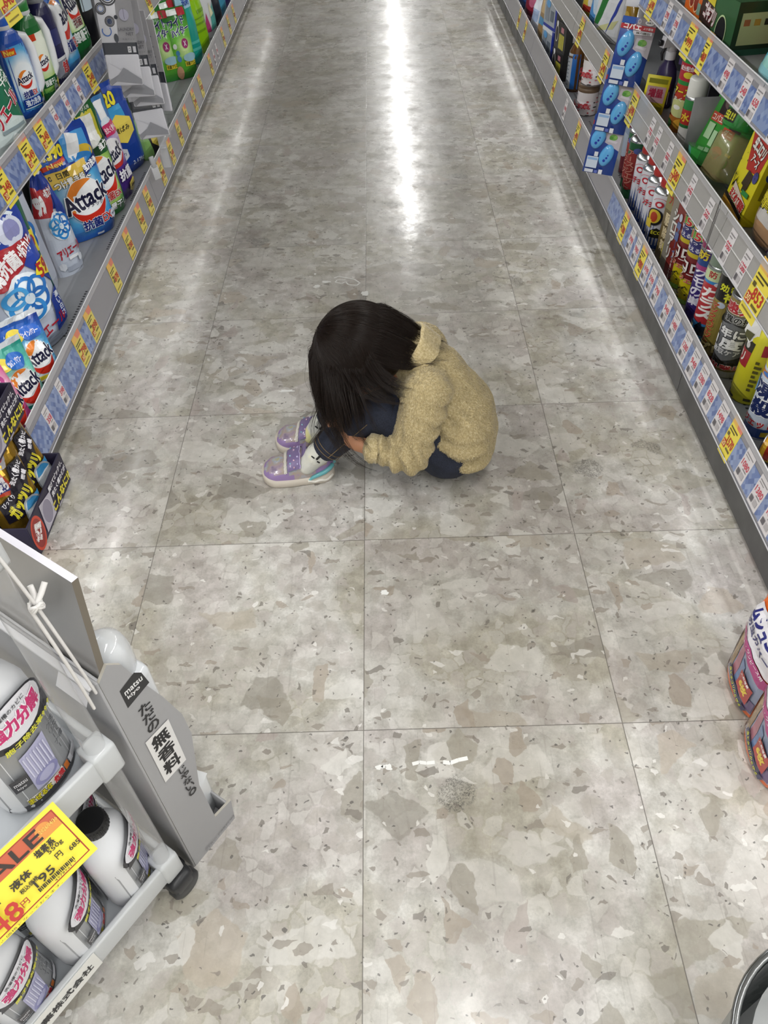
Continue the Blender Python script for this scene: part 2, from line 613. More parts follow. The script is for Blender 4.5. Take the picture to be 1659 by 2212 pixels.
    s.put(s.b.inputs['Base Color'], col)
    ro = s.ramp(s.noise(co, 6, 5, .65).outputs[0], [(.3, .22), (.7, .40)])
    s.put(s.b.inputs['Roughness'], ro)
    s.b.inputs['Specular IOR Level'].default_value = .75
    s.b.inputs['Coat Weight'].default_value = .30
    s.put(s.b.inputs['Coat Roughness'], s.ramp(s.noise(co, 30, 4, .7).outputs[0], [(.3, .07), (.75, .22)]))
    bp = s.n('ShaderNodeBump', ins={'Strength': .06, 'Distance': .01, 'Height': s.math('ADD', s.noise(co, 9, 3).outputs[0], s.math('MULTIPLY', joint, -.3))})
    s.put(s.b.inputs['Normal'], bp.outputs[0])
    s.put(s.b.inputs['Coat Normal'], bp.outputs[0])
    return s.m

RX0, RX1, RY0, RY1, RZ = -3.6, 3.6, -3.2, 19.0, 2.7
fb = MB()
fb.box(RX0, RY0, -.04, RX1, RY1, 0, floor_material())
floor = tag(fb.build('floor'), 'grey terrazzo-look vinyl tile floor of the aisle', kind='structure')
wm = NT('painted_wall')
wm.put(wm.b.inputs['Base Color'], wm.ramp(wm.noise(wm.n('ShaderNodeTexCoord').outputs['Object'], 3, 3).outputs[0], [(.3, 'dcdcda'), (.7, 'e6e6e4')]))
wm.b.inputs['Roughness'].default_value = .7
for nm, b in (('wall_left', (RX0 - .1, RY0, 0, RX0, RY1, RZ)), ('wall_right', (RX1, RY0, 0, RX1 + .1, RY1, RZ)), ('wall_front', (RX0, RY0 - .1, 0, RX1, RY0, RZ)), ('wall_back', (RX0, RY1, 0, RX1, RY1 + .1, RZ))):
    tag(MB().box(*b, wm.m).build(nm), kind='structure')
tag(MB().box(RX0, RY0, RZ, RX1, RY1, RZ + .05, wm.m).build('ceiling'), kind='structure')

# ceiling luminaires: twin-tube fittings in rows along the aisles
tube_m = mat('f4f8ff', .5)
def luminaire(x, y, label, L=1.2, watt=LAMP, wid=.15, src={}):
    if (watt, wid) in src:
        o = copy_tree(src[(watt, wid)])
    else:
        o = empty('ceiling_lamp')
        MB().rbox(-.11, -L / 2, -.045, .11, L / 2, 0, mat('e8e8e6', .5), .01, 1).build('housing', o)
        for sx in (-.05, .05):
            MB().tube([(sx, -L / 2 + .02, -.062), (sx, L / 2 - .02, -.062)], .016, tube_m, 8).build('tube', o)
        ld = bpy.data.lights.new('tube_light', 'AREA')
        ld.shape, ld.size, ld.size_y = 'RECTANGLE', wid, L - .04
        ld.energy, ld.color = watt, (.995, .99, .97)
        lo = bpy.data.objects.new('tube_light', ld)
        COL.objects.link(lo)
        lo.parent, lo.location = o, (0, 0, -.082)
        src[(watt, wid)] = o
    o.location = (x, y, RZ)
    return tag(o, label, 'ceiling lamp', 'ceiling lamps over the aisles')
for i in range(8):
    luminaire(.28, 8.3 + 1.3 * i, 'white twin-tube ceiling lamp mirrored in the far aisle floor', watt=LAMP * .8, wid=.06)
for i in range(3):
    luminaire(.28, -2.4 + 1.3 * i, 'white twin-tube ceiling lamp overhead at the near aisle end')
for i in range(6):
    luminaire(-2.35, -1.2 + 1.6 * i, 'white twin-tube ceiling lamp over the neighbouring aisle on the left', watt=LAMP * 1.6)
    luminaire(2.75, -1.2 + 1.6 * i, 'white twin-tube ceiling lamp over the neighbouring aisle on the right', watt=LAMP * 1.6)

# white paint spots and worn marks on the tiles
wp = mat('e9e9e6', .5)
pm = MB()
prs = random.Random(5)
def spot(x, y, rx, ry, n=14, a=0.0):
    pts = []
    for i in range(n):
        t = 2 * PI * i / n
        k = 1 + prs.uniform(-.28, .28)
        u, v = rx * k * math.cos(t), ry * k * math.sin(t)
        pts.append((x + u * math.cos(a) - v * math.sin(a), y + u * math.sin(a) + v * math.cos(a), .0005))
    pm.add(pts, [tuple(range(n))], wp)
def line(pts, wd):
    for (x0, y0), (x1, y1) in zip(pts, pts[1:]):
        d = Vector((x1 - x0, y1 - y0, 0)).normalized() * wd
        pm.add([(x0 - d.y, y0 + d.x, .0005), (x0 + d.y, y0 - d.x, .0005), (x1 + d.y, y1 - d.x, .0005), (x1 - d.y, y1 + d.x, .0005)], [(0, 1, 2, 3)], wp)
for x, y, rx, ry in ((-.217, 2.214, .010, .009), (-.188, 2.240, .014, .008), (-.066, 2.162, .012, .012), (-.226, 2.293, .004, .006), (-.272, 1.677, .020, .006), (-.038, .616, .007, .004), (-.022, .615, .006, .006), (-.030, .617, .004, .003), (-.024, .990, .008, .006)):
    spot(x, y, rx, ry)
line([(-.165, 2.262), (-.150, 2.272), (-.128, 2.262), (-.100, 2.250), (-.082, 2.226), (-.092, 2.212), (-.118, 2.218), (-.128, 2.236), (-.140, 2.226), (-.160, 2.236), (-.155, 2.250), (-.128, 2.248)], .0024)
line([(.018, .620), (.030, .623), (.042, .621), (.056, .622)], .0032)
line([(.070, .622), (.082, .620), (.096, .625), (.112, .628)], .0036)
pmo = pm.build('paint_mark', floor)
tag(pmo, kind='stuff')
# ================================================================ SHELVING
def checker_strip():
    s = NT('blue_insert_paper')
    co = s.n('ShaderNodeTexCoord').outputs['Object']
    sp = s.n('ShaderNodeSeparateXYZ', ins={0: co})
    mp = s.n('ShaderNodeCombineXYZ', ins={0: s.math('MULTIPLY', sp.outputs[1], 1.0), 1: sp.outputs[2], 2: 0.0})
    rt = s.n('ShaderNodeMapping', ins={'Vector': mp.outputs[0], 'Rotation': (0, 0, PI / 4), 'Scale': (95, 95, 1)})
    ck = s.n('ShaderNodeTexVoronoi', voronoi_dimensions='2D', feature='F1', ins={'Vector': rt.outputs[0], 'Scale': 1.0, 'Randomness': 0.0})
    cs = s.n('ShaderNodeSeparateColor', ins={0: ck.outputs['Color']})
    col = s.ramp(cs.outputs[0], [(0, '7e8eb4'), (.35, '667aab'), (.6, '8a9abf'), (.8, '586b9d')], 'CONSTANT')
    s.put(s.b.inputs['Base Color'], col)
    s.b.inputs['Roughness'].default_value = .35
    s.b.inputs['Coat Weight'].default_value = .25
    return s.m
def steel_paint(name, a, b, rough=.45):
    s = NT(name)
    co = s.n('ShaderNodeTexCoord').outputs['Object']
    s.put(s.b.inputs['Base Color'], s.ramp(s.noise(co, 5, 5, .6).outputs[0], [(.3, a), (.7, b)]))
    s.put(s.b.inputs['Roughness'], s.ramp(s.noise(co, 14, 4).outputs[0], [(.3, rough - .1), (.7, rough + .12)]))
    return s.m
blue_paper = checker_strip()
kick_l = steel_paint('kick_grey', '5e5d5a', '686764')
kick_r = steel_paint('kick_dark', '4c4c4c', '565656')
deck_m = steel_paint('shelf_grey', '8e9094', '999b9f')
deck_d = steel_paint('shelf_back', '8f8f8f', '9a9a9a')
rail_m = mat('8b8a90', .3, coat=.3)
rail_c = mat('a09e9c', .25, coat=.3)
clear_m = mat('eeeeee', .08, alpha=.22)
lip_m = mat('c9c8cc', .12, alpha=.55, coat=.5)
slot_m = mat('1c1c1e', .6)
ADDED_LED = 0.55  # watts of one added under-shelf strip

def bay(side, X, y0, y1, kick_h, deck, levels, rail0, label, blue=(), top=1.27):
    """one bay of gondola shelving; levels = [(rail bottom, rail top, board top)], the first is the base deck"""
    g = -1 if side == 'l' else 1            # which way the shelves run back
    cx = X + g * .44
    o = empty('shelving_unit', (X, (y0 + y1) / 2, 0))
    L = y1 - y0
    h = L / 2 - .0012
    def bx(xa, xb, za, zb, m, name, ya=-h, yb=h):
        b = MB()
        b.box(min(g * xa, g * xb), ya, za, max(g * xa, g * xb), yb, zb, m)
        return b.build(name, o)
    bx(.004, .016, .006, kick_h, kick_l if side == 'l' else kick_r, 'kick_plate')
    # base deck with its row of punched slots
    d = MB()
    d.box(min(g * .004, g * .44), -h, deck - .025, max(g * .004, g * .44), h, deck, deck_m)
    n = int(L / .0145)
    for i in range(n):
        y = -h + .01 + i * (2 * h - .02) / n
        if (i // 18) % 2 == 0:
            d.add([(g * .085, y, deck + .0004), (g * .092, y, deck + .0004), (g * .092, y + .006, deck + .0004), (g * .085, y + .006, deck + .0004)], [(0, 1, 2, 3)], slot_m)
    d.box(min(g * .02, g * .43), -h, .0, max(g * .02, g * .43), h, deck - .025, mat('3a3a3a', .8))
    d.build('base_deck', o)
    bx(.42, .44, deck, top, deck_d, 'back_panel')
    for ya_ in (-h, h - .02):
        bx(.395, .42, deck, top, deck_d, 'upright', ya_, ya_ + .02)
    for i, (z0, z1, zt) in enumerate(levels):
        if i:
            bb = MB()
            bb.box(min(g * .006, g * .40), -h, zt - .028, max(g * .006, g * .40), h, zt, deck_m)
            bb.build('shelf', o)
        rail(o, g, z0, z1, -h, h, 'clear' if (side == 'r' and i == 1) else 'blue' if i in blue else 'grey')
        if i == 1:  # added unseen lamp strip, guessed, to lay bright streaks along the floor edges
            st = MB()
            xs = .055 if side == 'l' else .085
            st.rbox(g * xs - .009, -h + .03, zt - .036, g * xs + .009, h - .03, zt - .028, mat('dcdcdc', .5), .002, 1)
            so = st.build('added_light_strip', o)
            ld = bpy.data.lights.new('added_strip_light', 'AREA')
            ld.shape, ld.size, ld.size_y, ld.energy, ld.color = 'RECTANGLE', .011, 2 * h - .08, ADDED_LED, (1, .99, .96)
            lo = bpy.data.objects.new('added_strip_light', ld)
            COL.objects.link(lo)
            lo.parent, lo.location = so, (g * xs, 0, zt - .0375)
    return tag(o, label, 'shelving unit', 'shelving units on the %s of the aisle' % ('left' if side == 'l' else 'right'))

def rail(o, g, z0, z1, ya, yb, style):
    """price rail: tilted backing strip, printed insert and a clear lip above it"""
    b = MB()
    a0, a1 = -.010 * g, .004 * g            # bottom stands forward of the top
    t = .004 * g
    b.add([(a0, ya, z0), (a0, yb, z0), (a1, yb, z1), (a1, ya, z1), (a0 + t, ya, z0), (a0 + t, yb, z0), (a1 + t, yb, z1), (a1 + t, ya, z1)],
          [(0, 1, 2, 3), (7, 6, 5, 4), (0, 4, 5, 1), (3, 2, 6, 7), (0, 3, 7, 4), (1, 5, 6, 2)], rail_c if style == 'clear' else rail_m)
    r_ = b.build('price_rail', o)
    H = z1 - z0
    def pt(y, f, d=.0006):
        return (a0 + (a1 - a0) * f - g * d, y, z0 + H * f)
    if style == 'blue':
        i = MB()
        i.add([pt(ya, .1), pt(yb, .1), pt(yb, .8), pt(ya, .8)], [(0, 1, 2, 3)], blue_paper)
        i.build('insert_strip', r_)
    l = MB()
    l.add([pt(ya, .97, .004), pt(yb, .97, .004), pt(yb, 1.12, .004), pt(ya, 1.12, .004)], [(0, 1, 2, 3)], lip_m)
    l.tube([pt(ya, 1.12, .004), pt(yb, 1.12, .004)], .0016, mat('d6d6da', .15, coat=.5), 6)
    l.tube([pt(ya, .02, .002), pt(yb, .02, .002)], .0018, mat('bdbcc0', .2, coat=.5), 6)
    if style == 'clear':
        l.tube([pt(ya, .52, .001), pt(yb, .52, .001)], .0014, mat('c9c8c6', .2, coat=.5), 6)
    l.build('clear_lip', r_)

XL, XR = -.81, .73
LV_L = [(.050, .150, .060), (.533, .598, .552), (.815, .88, .835), (1.06, 1.12, 1.08)]
LV_R = [(.090, .176, .100), (.392, .472, .412), (.658, .722, .676), (.96, 1.02, .98)]
ordn = ['nearest', 'second', 'third', 'fourth', 'fifth', 'sixth', 'seventh']
holds = ['holding small detergent sachets', 'holding large detergent refill pouches', 'holding green bleach refills', 'holding green and clear pouches', 'with far blue bottles', 'at the far end', 'beyond the far end']
yl = [1.365, 1.87, 2.74, 3.62, 4.52, 5.42, 6.32, 7.22]
for i in range(7):
    bay('l', XL, yl[i], yl[i + 1], .048, .060, LV_L, 0, '%s grey shelving unit from the camera on the left, %s' % (ordn[i], holds[i]), blue=((0, 1) if i == 0 else (1,) if i == 1 else ()))
yr = [.76, 1.61, 2.46, 3.30, 4.15, 5.0, 5.85, 6.7]
holds = ['holding hornet sprays and yellow bottle', 'holding spray cans and weevil boxes', 'behind the hanging blue fly traps', 'holding brown capped jars', 'holding blue film packs', 'at the far end', 'beyond the far end']
for i in range(7):
    bay('r', XR, yr[i], yr[i + 1], .090, .100, LV_R, 0, '%s grey shelving unit from the camera on the right, %s' % (ordn[i], holds[i]), blue=((0, 2) if i < 2 else (2,) if i == 2 else ()))

# ---------------------------------------------------------------- price tags
def price_tag(kind, price, side, level, y, f=.5, w=None, h=None, dz=0.0, extra=None, count={}):
    g = -1 if side == 'l' else 1
    X = XL if side == 'l' else XR
    z0, z1, _ = (LV_L if side == 'l' else LV_R)[level]
    H = z1 - z0
    a0, a1 = -.010 * g, .004 * g
    w = w or (.052 if kind == 'y' else .032)
    h = h or (.085 if kind == 'y' else .068)
    s = 1 if side == 'l' else -1            # reading direction along +y or -y
    U = Vector((0, s * w, 0))
    V = Vector((a1 - a0, 0, H)).normalized() * h
    N = Vector((-g, 0, (a1 - a0) / H * g)).normalized()
    base = Vector((X + a0 + (a1 - a0) * f, y, z0 + H * f + dz)) - V / 2
    base += N * .0012
    fn = flat((0, 0, 0), U, V, N)
    b = MB()
    th = -N * .0006
    body = ('d9c862' if (side, level) == ('l', 0) else 'e8d650') if kind == 'y' else 'd6d2d4'
    c = [-U / 2, U / 2, U / 2 + V, -U / 2 + V]
    b.add([*c, *[p + th for p in c]], [(0, 1, 2, 3), (7, 6, 5, 4), (0, 4, 5, 1), (1, 5, 6, 2), (2, 6, 7, 3), (3, 7, 4, 0)], mat(body, .4, coat=.2))
    if kind == 'y':
        els = [('r', -.5, .8, .5, 1, 'd9836b'), ('p', [(-.5, .8), (.05, .8), (-.1, 1), (-.5, 1)], 'e3b45c'),
               ('r', -.42, .70, .30, .735, '4a4220'), ('r', -.42, .63, .12, .66, '4a4220'),
               ('t', price, .12, .42, .62, .2, 'b8352a', .03), ('r', -.44, .2, -.12, .38, 'b8452f') if extra else ('r', -.42, .36, -.2, .46, '6b5f2a'),
               ('r', .0, .22, .40, .27, '6b5f2a'), ('r', -.40, .08, .3, .11, '8a7c33'), ('r', -.4, .5, -.22, .58, '5c5225')]
        if extra:
            els.append(('t', extra, -.28, .29, .24, .12, 'f2df9a', .02))
    else:
        els = [('r', -.4, .84, .4, .88, '8a8688'), ('r', -.4, .76, .1, .79, '8a8688'), ('t', price, .02, .55, .78, .2, 'c4485a', .025),
               ('r', -.05, .38, .38, .41, '7a7678'), ('r', -.4, .12, -.08, .3, '9a9698'), ('r', .0, .12, .36, .3, 'b0acae')]
        for i in range(6):
            els.append(('r', -.4 + i * .055, .12, -.375 + i * .055, .3, '55525a'))
    art(b, els, fn, w, h, o0=.0002, do=.00012)
    o = b.build('price_tag', None, base)
    key = (kind, side, level)
    count[key] = count.get(key, 0) + 1
    col = 'yellow' if kind == 'y' else 'white'
    lev = {0: 'bottom', 1: 'second', 2: 'third'}[level]
    sd = 'left' if side == 'l' else 'right'
    o['_key'] = len(count)
    tags.append((o, col, price, lev, sd, y))
    return o
tags = []
for y, p, e in [(1.759, '798', '30'), (1.875, '898', '30'), (2.14, '878', ''), (2.343, '780', ''), (2.521, '768', ''), (2.655, '698', ''), (2.90, '998', '20'),
                (3.09, '548', '20'), (3.28, '498', ''), (3.46, '458', ''), (3.66, '398', '20'), (3.85, '428', ''), (4.16, '378', ''), (4.62, '398', ''), (4.86, '448', ''), (5.08, '328', '')]:
    price_tag('y', p, 'l', 0, y, .5, .058, .088, 0, e)
for y, p in [(1.571, '398'), (1.463, '358'), (4.38, '298'), (4.28, '268')]:
    price_tag('w', p, 'l', 0, y, .48)
for y, p, e in [(2.40, '548', '20'), (1.957, '348', '20'), (1.843, '349', '20'), (1.672, '348', '20'), (3.02, '498', ''), (3.22, '598', '')]:
    price_tag('y', p, 'l', 1, y, .5, .058, .082, 0, e)
for y, p in [(2.283, '458'), (2.17, '418'), (2.069, '428'), (1.56, '398')]:
    price_tag('w', p, 'l', 1, y, .48, .03, .06)
price_tag('y', '648', 'l', 2, 1.985, .4, .09, .10, 0, '20')
for y, p, e in [(2.272, '1280', ''), (2.055, '880', ''), (1.273, '1570', '20'), (3.55, '780', ''), (3.03, '498', '20'), (4.4, '398', ''), (4.62, '358', '')]:
    price_tag('y', p, 'r', 0, y, .5, .05, .098, 0, e)
for y, p in [(2.18, '398'), (2.115, '980'), (2.0, '698'), (1.945, '598'), (1.885, '798'), (1.79, '948'), (1.715, '1480'), (1.62, '1280'), (1.55, '948'), (1.485, '2380'), (1.42, '828'), (1.345, '1498'), (1.185, '1080'), (1.105, '1380'), (1.04, '1000'), (3.28, '698')]:
    price_tag('w', p, 'r', 0, y, .5, .042, .072)
for y, p, e in [(1.942, '580', '20'), (1.366, '853', '30'), (2.40, '698', '20'), (3.185, '498', '20'), (2.79, '548', '20')]:
    price_tag('y', p, 'r', 1, y, .42, .075 if p == '853' else .06, .112 if p == '853' else .1, .004, e)
for y, p in [(2.203, '798'), (2.136, '698'), (2.03, '880'), (1.829, '648'), (1.701, '580'), (1.55, '980'), (1.459, '1380')]:
    price_tag('w', p, 'r', 1, y, .45, .034, .074)
for y, p, e in [(2.395, '698', '20'), (2.057, '999', ''), (1.941, '869', '')]:
    price_tag('y', p, 'r', 2, y, .5, .055 if p != '869' else .034, .082, 0, e)
for y, p in [(2.255, '298'), (2.174, '398'), (1.792, '498'), (1.686, '548'), (1.618, '658'), (1.50, '698')]:
    price_tag('w', p, 'r', 2, y, .48, .034, .064)
groups_ = {}
for t in tags:
    groups_.setdefault((t[1], t[3], t[4]), []).append(t)
nth = ['nearest', 'second', 'third', 'fourth', 'fifth', 'sixth', 'seventh', 'eighth', 'ninth', 'tenth', 'eleventh', 'twelfth', 'thirteenth', 'fourteenth', 'fifteenth', 'sixteenth', 'seventeenth']
for (c, lv, sd), ts in groups_.items():
    ts.sort(key=lambda t: t[5])
    for i, t in enumerate(ts):
        if '_key' in t[0]: del t[0]['_key']
        tag(t[0], '%s price tag reading %s, %s along the %s rail on the %s' % (c, t[2], nth[i], lv, sd), 'price tag', 'price tags on the %s rail at %s' % (lv, sd))
# ================================================================ PRODUCTS
def place(name, label, cat, group, parts, x, y, z, rz, D=0.0, tilt=0.0, roll=0.0):
    """a thing standing at the front-centre of its base; parts = [(part name, MB, [(sub-part, MB)])]"""
    a = R(rz)
    x, y = x - math.sin(a) * D / 2, y + math.cos(a) * D / 2
    o = empty(name, (x, y, z), rot=(R(tilt), R(roll), a)) if len(parts) > 1 or len(parts[0]) > 2 else None
    if o is None:
        o = parts[0][1].build(name, None, (x, y, z), (R(tilt), R(roll), a))
        o.data.name = name
    else:
        for p in parts:
            po = p[1].build(p[0], o)
            for q in (p[2] if len(p) > 2 else []):
                q[1].build(q[0], po)
    return tag(o, label, cat, group)
def again(src, label, x, y, z, rz, D=0.0, tilt=0.0, roll=0.0):
    o = copy_tree(src)
    a = R(rz)
    o.location = (x - math.sin(a) * D / 2, y + math.cos(a) * D / 2, z)
    o.rotation_euler = (R(tilt), R(roll), a)
    o['label'] = label
    return o
def part(mb_fn):
    b = MB()
    mb_fn(b)
    return b

def attack_logo(cx, cy, s, a=1.0):
    """the brand roundel: orange and red swirl round a white disc with the name across it"""
    return [('e', cx, cy, .37 * s, .36 * s * a, 'f4f6f8'), ('g', cx, cy, .36 * s, .35 * s * a, (.42,), 'e8852c', 60, 215), ('g', cx, cy, .36 * s, .35 * s * a, (.40,), 'd0301f', 195, 350),
            ('t', 'Attack', cx, cy + .03 * s, .86 * s, .27 * s * a, '1c1c3c', .03, 'ffffff', 8)]
def hexa(cx, cy, rx, ry, col, txt=None, tc='1d2560'):
    e = [('p', [(cx, cy + ry), (cx + rx, cy + ry * .5), (cx + rx, cy - ry * .5), (cx, cy - ry), (cx - rx, cy - ry * .5), (cx - rx, cy + ry * .5)], col)]
    if txt: e += [('t', txt, cx, cy, rx * 1.3, ry * .4, tc, .02)]
    return e
def glow(name, stops, centre, r_):
    """printed radial blend between inks, in object space"""
    s = NT(name)
    co = s.n('ShaderNodeTexCoord').outputs['Object']
    d = s.n('ShaderNodeVectorMath', operation='DISTANCE', ins={0: co, 1: centre}).outputs['Value']
    nz = s.noise(co, 14, 3).outputs[0]
    f = s.math('ADD', s.math('DIVIDE', d, r_), s.math('MULTIPLY', s.math('SUBTRACT', nz, .5), .35))
    s.put(s.b.inputs['Base Color'], s.ramp(f, stops))
    s.b.inputs['Roughness'].default_value = .28
    s.b.inputs['Coat Weight'].default_value = .3
    s.b.inputs['Coat Roughness'].default_value = .08
    return s.m
blue_glow = glow('ink_blue', [(.25, 'eef5fa'), (.5, '57b0e2'), (.72, '1f62bd'), (1, '14358c')], (0, -.05, .13), .17)
blue_glow2 = glow('ink_blue_small', [(.25, 'eef5fa'), (.5, '57b0e2'), (.75, '1f62bd'), (1, '17398f')], (.0, -.04, .09), .12)
green_glow = glow('ink_green', [(.2, 'f0f6e6'), (.45, 'b4d86a'), (.7, '2f8f3e'), (1, '12612f')], (0, -.05, .12), .17)
purple_ink = glow('ink_purple', [(.2, 'c9b4dc'), (.4, '5b3a96'), (1, '321a66')], (.06, -.04, .18), .18)

G_L0 = 'detergent packs on the bottom left shelf'
G_L1 = 'detergent bottles and refills on the second left shelf'
# ---------------------------------------------------------------- left, base deck
el = [('r', -.5, 0, .5, 1, blue_glow), ('r', -.5, .60, .5, 1, '183f9c'), ('e', -.22, .92, .2, .05, '2f74d0'), ('e', -.38, .76, .07, .1, '2c66c4'),
      ('r', -.02, .70, .42, .93, '4a9bdc'), ('e', .3, .74, .16, .07, 'e2bf3c'), ('p', [(.02, .72), (.2, .68), (.3, .9), (.1, .94)], 'f3f5f7'), ('e', .25, .7, .17, .05, '2e86d2'),
      ('t', '1590', -.2, .82, .34, .10, 'f4e22c', .05, '1a2a66'), ('t', '超特大', -.40, .80, .16, .06, 'e9eef6', .02),
      ('p', [(-.5, .68), (-.05, .73), (-.05, .765), (-.5, .72)], 'cf3b20'), ('t', 'New', -.24, .725, .26, .04, 'f8d23a', .02, None, 4),
      ('p', [(-.5, .52), (.22, .58), (.26, .70), (-.5, .66)], 'e6c24a'), ('t', '100日間', -.28, .63, .34, .05, '26261f', .03, None, 5), ('t', 'つけ置き級に', -.08, .565, .6, .07, 'f6f4ee', .03, '26261f', 5),
      ('p', [(.14, .56), (.46, .66), (.46, .72), (.14, .62)], '16286e'), ('t', '強力洗浄', .30, .64, .3, .055, 'ffffff', .03, None, 14),
      *attack_logo(.02, .36, .92, .62), ('t', 'アタック', .12, .31, .3, .04, '3a3a52', .01),
      ('t', '抗菌', -.03, .155, .34, .085, '1d2d78', .04, 'f4f6fa'), ('t', 'EX', .26, .165, .2, .07, 'cc3a34', .03, 'f4f6fa'), *hexa(.4, .16, .06, .05, 'dfe5ee', '吊干'), ('r', .0, .03, .12, .05, 'dfe5ee')]
A_EX = pouch(.205, .335, .11, '15358c', el, seed=2, wr=.0055)
place('refill_pouch', 'large blue detergent pouch reading Attack standing upright on the bottom left shelf', 'refill pouch', G_L0, [('pouch', A_EX)], -.944, 2.471, .06, 48, .11, -3)
el = [('r', -.5, 0, .5, .56, green_glow), ('r', -.5, .56, .5, 1, '1c5c2c'), ('r', -.02, .62, .40, .93, 'c9c03a'), ('r', .05, .62, .34, .9, 'eef0ea'), ('e', .2, .78, .12, .1, 'f5f6f4'),
      ('t', '1520', -.2, .80, .38, .10, 'e6e02c', .05, '0f3a1c'), ('t', '大', -.38, .78, .1, .06, 'eef3ea', .03), ('t', 'つめかえ用', .2, .955, .34, .03, 'f3f6ee', .01), ('r', .42, .1, .47, .6, '2b7ab0'),
      ('p', [(.0, .56), (.46, .62), (.46, .69), (.0, .63)], '17401f'), ('t', '強力', .28, .63, .26, .06, 'ffffff', .03, None, 8), *attack_logo(.0, .38, .9, .6), ('t', '抗菌EX', .05, .2, .5, .07, 'bf3b36', .03, 'f4f6f4'), ('t', '部屋干し', .08, .1, .6, .07, 'ffffff', .03, '124a22')]
A_G = pouch(.195, .345, .10, '1a6a30', el, seed=5, wr=.005)
place('refill_pouch', 'green detergent pouch with yellow 1520 behind the large blue pouch', 'refill pouch', G_L0, [('pouch', A_G)], -.922, 2.625, .06, 62, .10, -3)
el = [('r', -.5, 0, .5, .62, purple_ink), ('r', -.5, .62, .5, 1, '1d2030'), ('r', -.5, .965, .5, 1, 'd6b942'), ('r', .0, .63, .44, .94, '3c78b4'), ('p', [(.1, .66), (.3, .66), (.34, .9), (.06, .9)], 'eef1f4'), ('e', .2, .7, .18, .05, 'dbe8f2'),
      ('t', '1520', -.2, .86, .42, .1, 'efe22c', .05, '101018'), ('r', .0, .60, .42, .70, 'c42a60'), ('t', '洗たく槽99%', .21, .65, .38, .05, 'f8e8ee', .02), ('e', -.02, .46, .34, .13, 'f3f1f4'), ('t', 'Attack', -.02, .46, .6, .12, '1c1c3c', .03, None, 8),
      ('g', -.02, .45, .34, .13, (.3,), 'c8322a', 200, 345), ('t', '抗菌', .12, .24, .4, .1, 'f2f0f6', .04, '2c1a58'), *hexa(.26, .1, .14, .07, 'e2cc62', '菌', '3a2a20')]
A_P = pouch(.20, .345, .10, '3a2070', el, seed=9, wr=.005)
place('refill_pouch', 'purple and black gold-rimmed detergent pouch behind the green pouch', 'refill pouch', G_L0, [('pouch', A_P)], -.905, 2.765, .06, 74, .10, -3)
el = [('r', -.5, 0, .5, 1, '1b3f96'), ('r', -.5, .45, .2, .75, '3c9ad2'), ('t', '2120', -.15, .83, .6, .14, 'ecdf2e', .05, '14245c'), *hexa(.0, .5, .3, .16, 'e9d35a', '黄ばみ', '26261f'), *hexa(-.2, .24, .14, .08, 'd8dce4', '強力'), ('t', '2.12kg', .15, .1, .34, .06, 'd8e2f2', .01)]
place('refill_pouch', 'blue detergent pouch with a yellow hexagon and 2.12 kg, below the laundry nets', 'refill pouch', G_L0, [('pouch', pouch(.22, .30, .10, '1b3f96', el, seed=12))], -.932, 3.01, .06, 66, .10, -3)
el = [('r', -.5, 0, .5, 1, '1e4ea2'), ('r', -.5, .55, .5, .9, 'e0c02e'), ('t', '消えた黄ばみ', .0, .8, .8, .08, '2b2b20', .02), ('t', '汗じみ級', .0, .68, .8, .1, 'f4f2e8', .03, '26261f')]
place('refill_pouch', 'tall pouch with yellow banner behind the purple pouch and laundry nets', 'refill pouch', G_L0, [('pouch', pouch(.21, .38, .09, '1e3c86', el, seed=14))], -1.02, 2.80, .06, 72, .09, -2)

def atom(cx, cy, s, a):
    """three blue ribbon loops, the mark of the white and blue packs"""
    e = [('e', cx, cy, .46 * s, .46 * s * a, 'e9f2fa')]
    for k, (dx, dy) in enumerate(((0, .2), (-.19, -.1), (.19, -.1), (0, -.24), (.23, .12), (-.23, .12))):
        e.append(('g', cx + dx * s, cy + dy * s * a, .24 * s, .2 * s * a, .34, ('2c7cc8', '3a94d8', '2468b8', '3388d0', '2a74c2', '4aa2e0')[k]))
    e.append(('e', cx, cy, .1 * s, .1 * s * a, 'd8e6f2'))
    return e
el = [('r', -.5, 0, .5, 1, 'c6cedc'), ('r', -.5, .66, .5, 1, '243a8e'), ('p', [(-.5, .62), (.0, .6), (.2, .84), (-.5, .9)], 'b43136'), ('t', '99', -.33, .73, .26, .16, 'f2f2f4', .05, None, 12), ('t', '+防カビ', .1, .83, .44, .08, 'f4f4f6', .03, 'b02a30', 14),
      ('p', [(.1, .62), (.5, .4), (.5, .8), (.2, .84)], '22419c'), *atom(.06, .50, .72, .42), ('t', 'アリエール', .08, .25, .78, .09, 'b02334', .035, None, 8), ('r', -.05, .16, .3, .19, 'f0f2f6'), ('r', -.2, .05, .38, .1, 'aab2c2'), *hexa(-.3, .11, .09, .045, 'dfe4ec'), *hexa(.34, .14, .08, .04, 'dfe4ec')]
sd = [('r', -.5, 0, .5, 1, 'b9c0cc'), ('r', -.5, .66, .5, 1, '1c2c6a'), ('r', -.5, .0, .5, .04, '16161c'), ('r', -.3, .3, .3, .42, '4a4c58')]
def cap_mb(r_, h, c, z0, cx=0, cy=0, rough=.35, seg=20, ridge=True):
    b = MB()
    m = mat(c, rough)
    b.lathe([(r_ * .97, z0), (r_, z0 + .002), (r_, z0 + h - .003), (r_ * .9, z0 + h)], m, seg, c=(cx, cy))
    if ridge:
        for j in range(seg):
            a = 2 * PI * j / seg
            b.tube([(cx + r_ * math.cos(a), cy + r_ * math.sin(a), z0 + .003), (cx + r_ * math.cos(a), cy + r_ * math.sin(a), z0 + h - .004)], r_ * .05, m, 4)
    return b
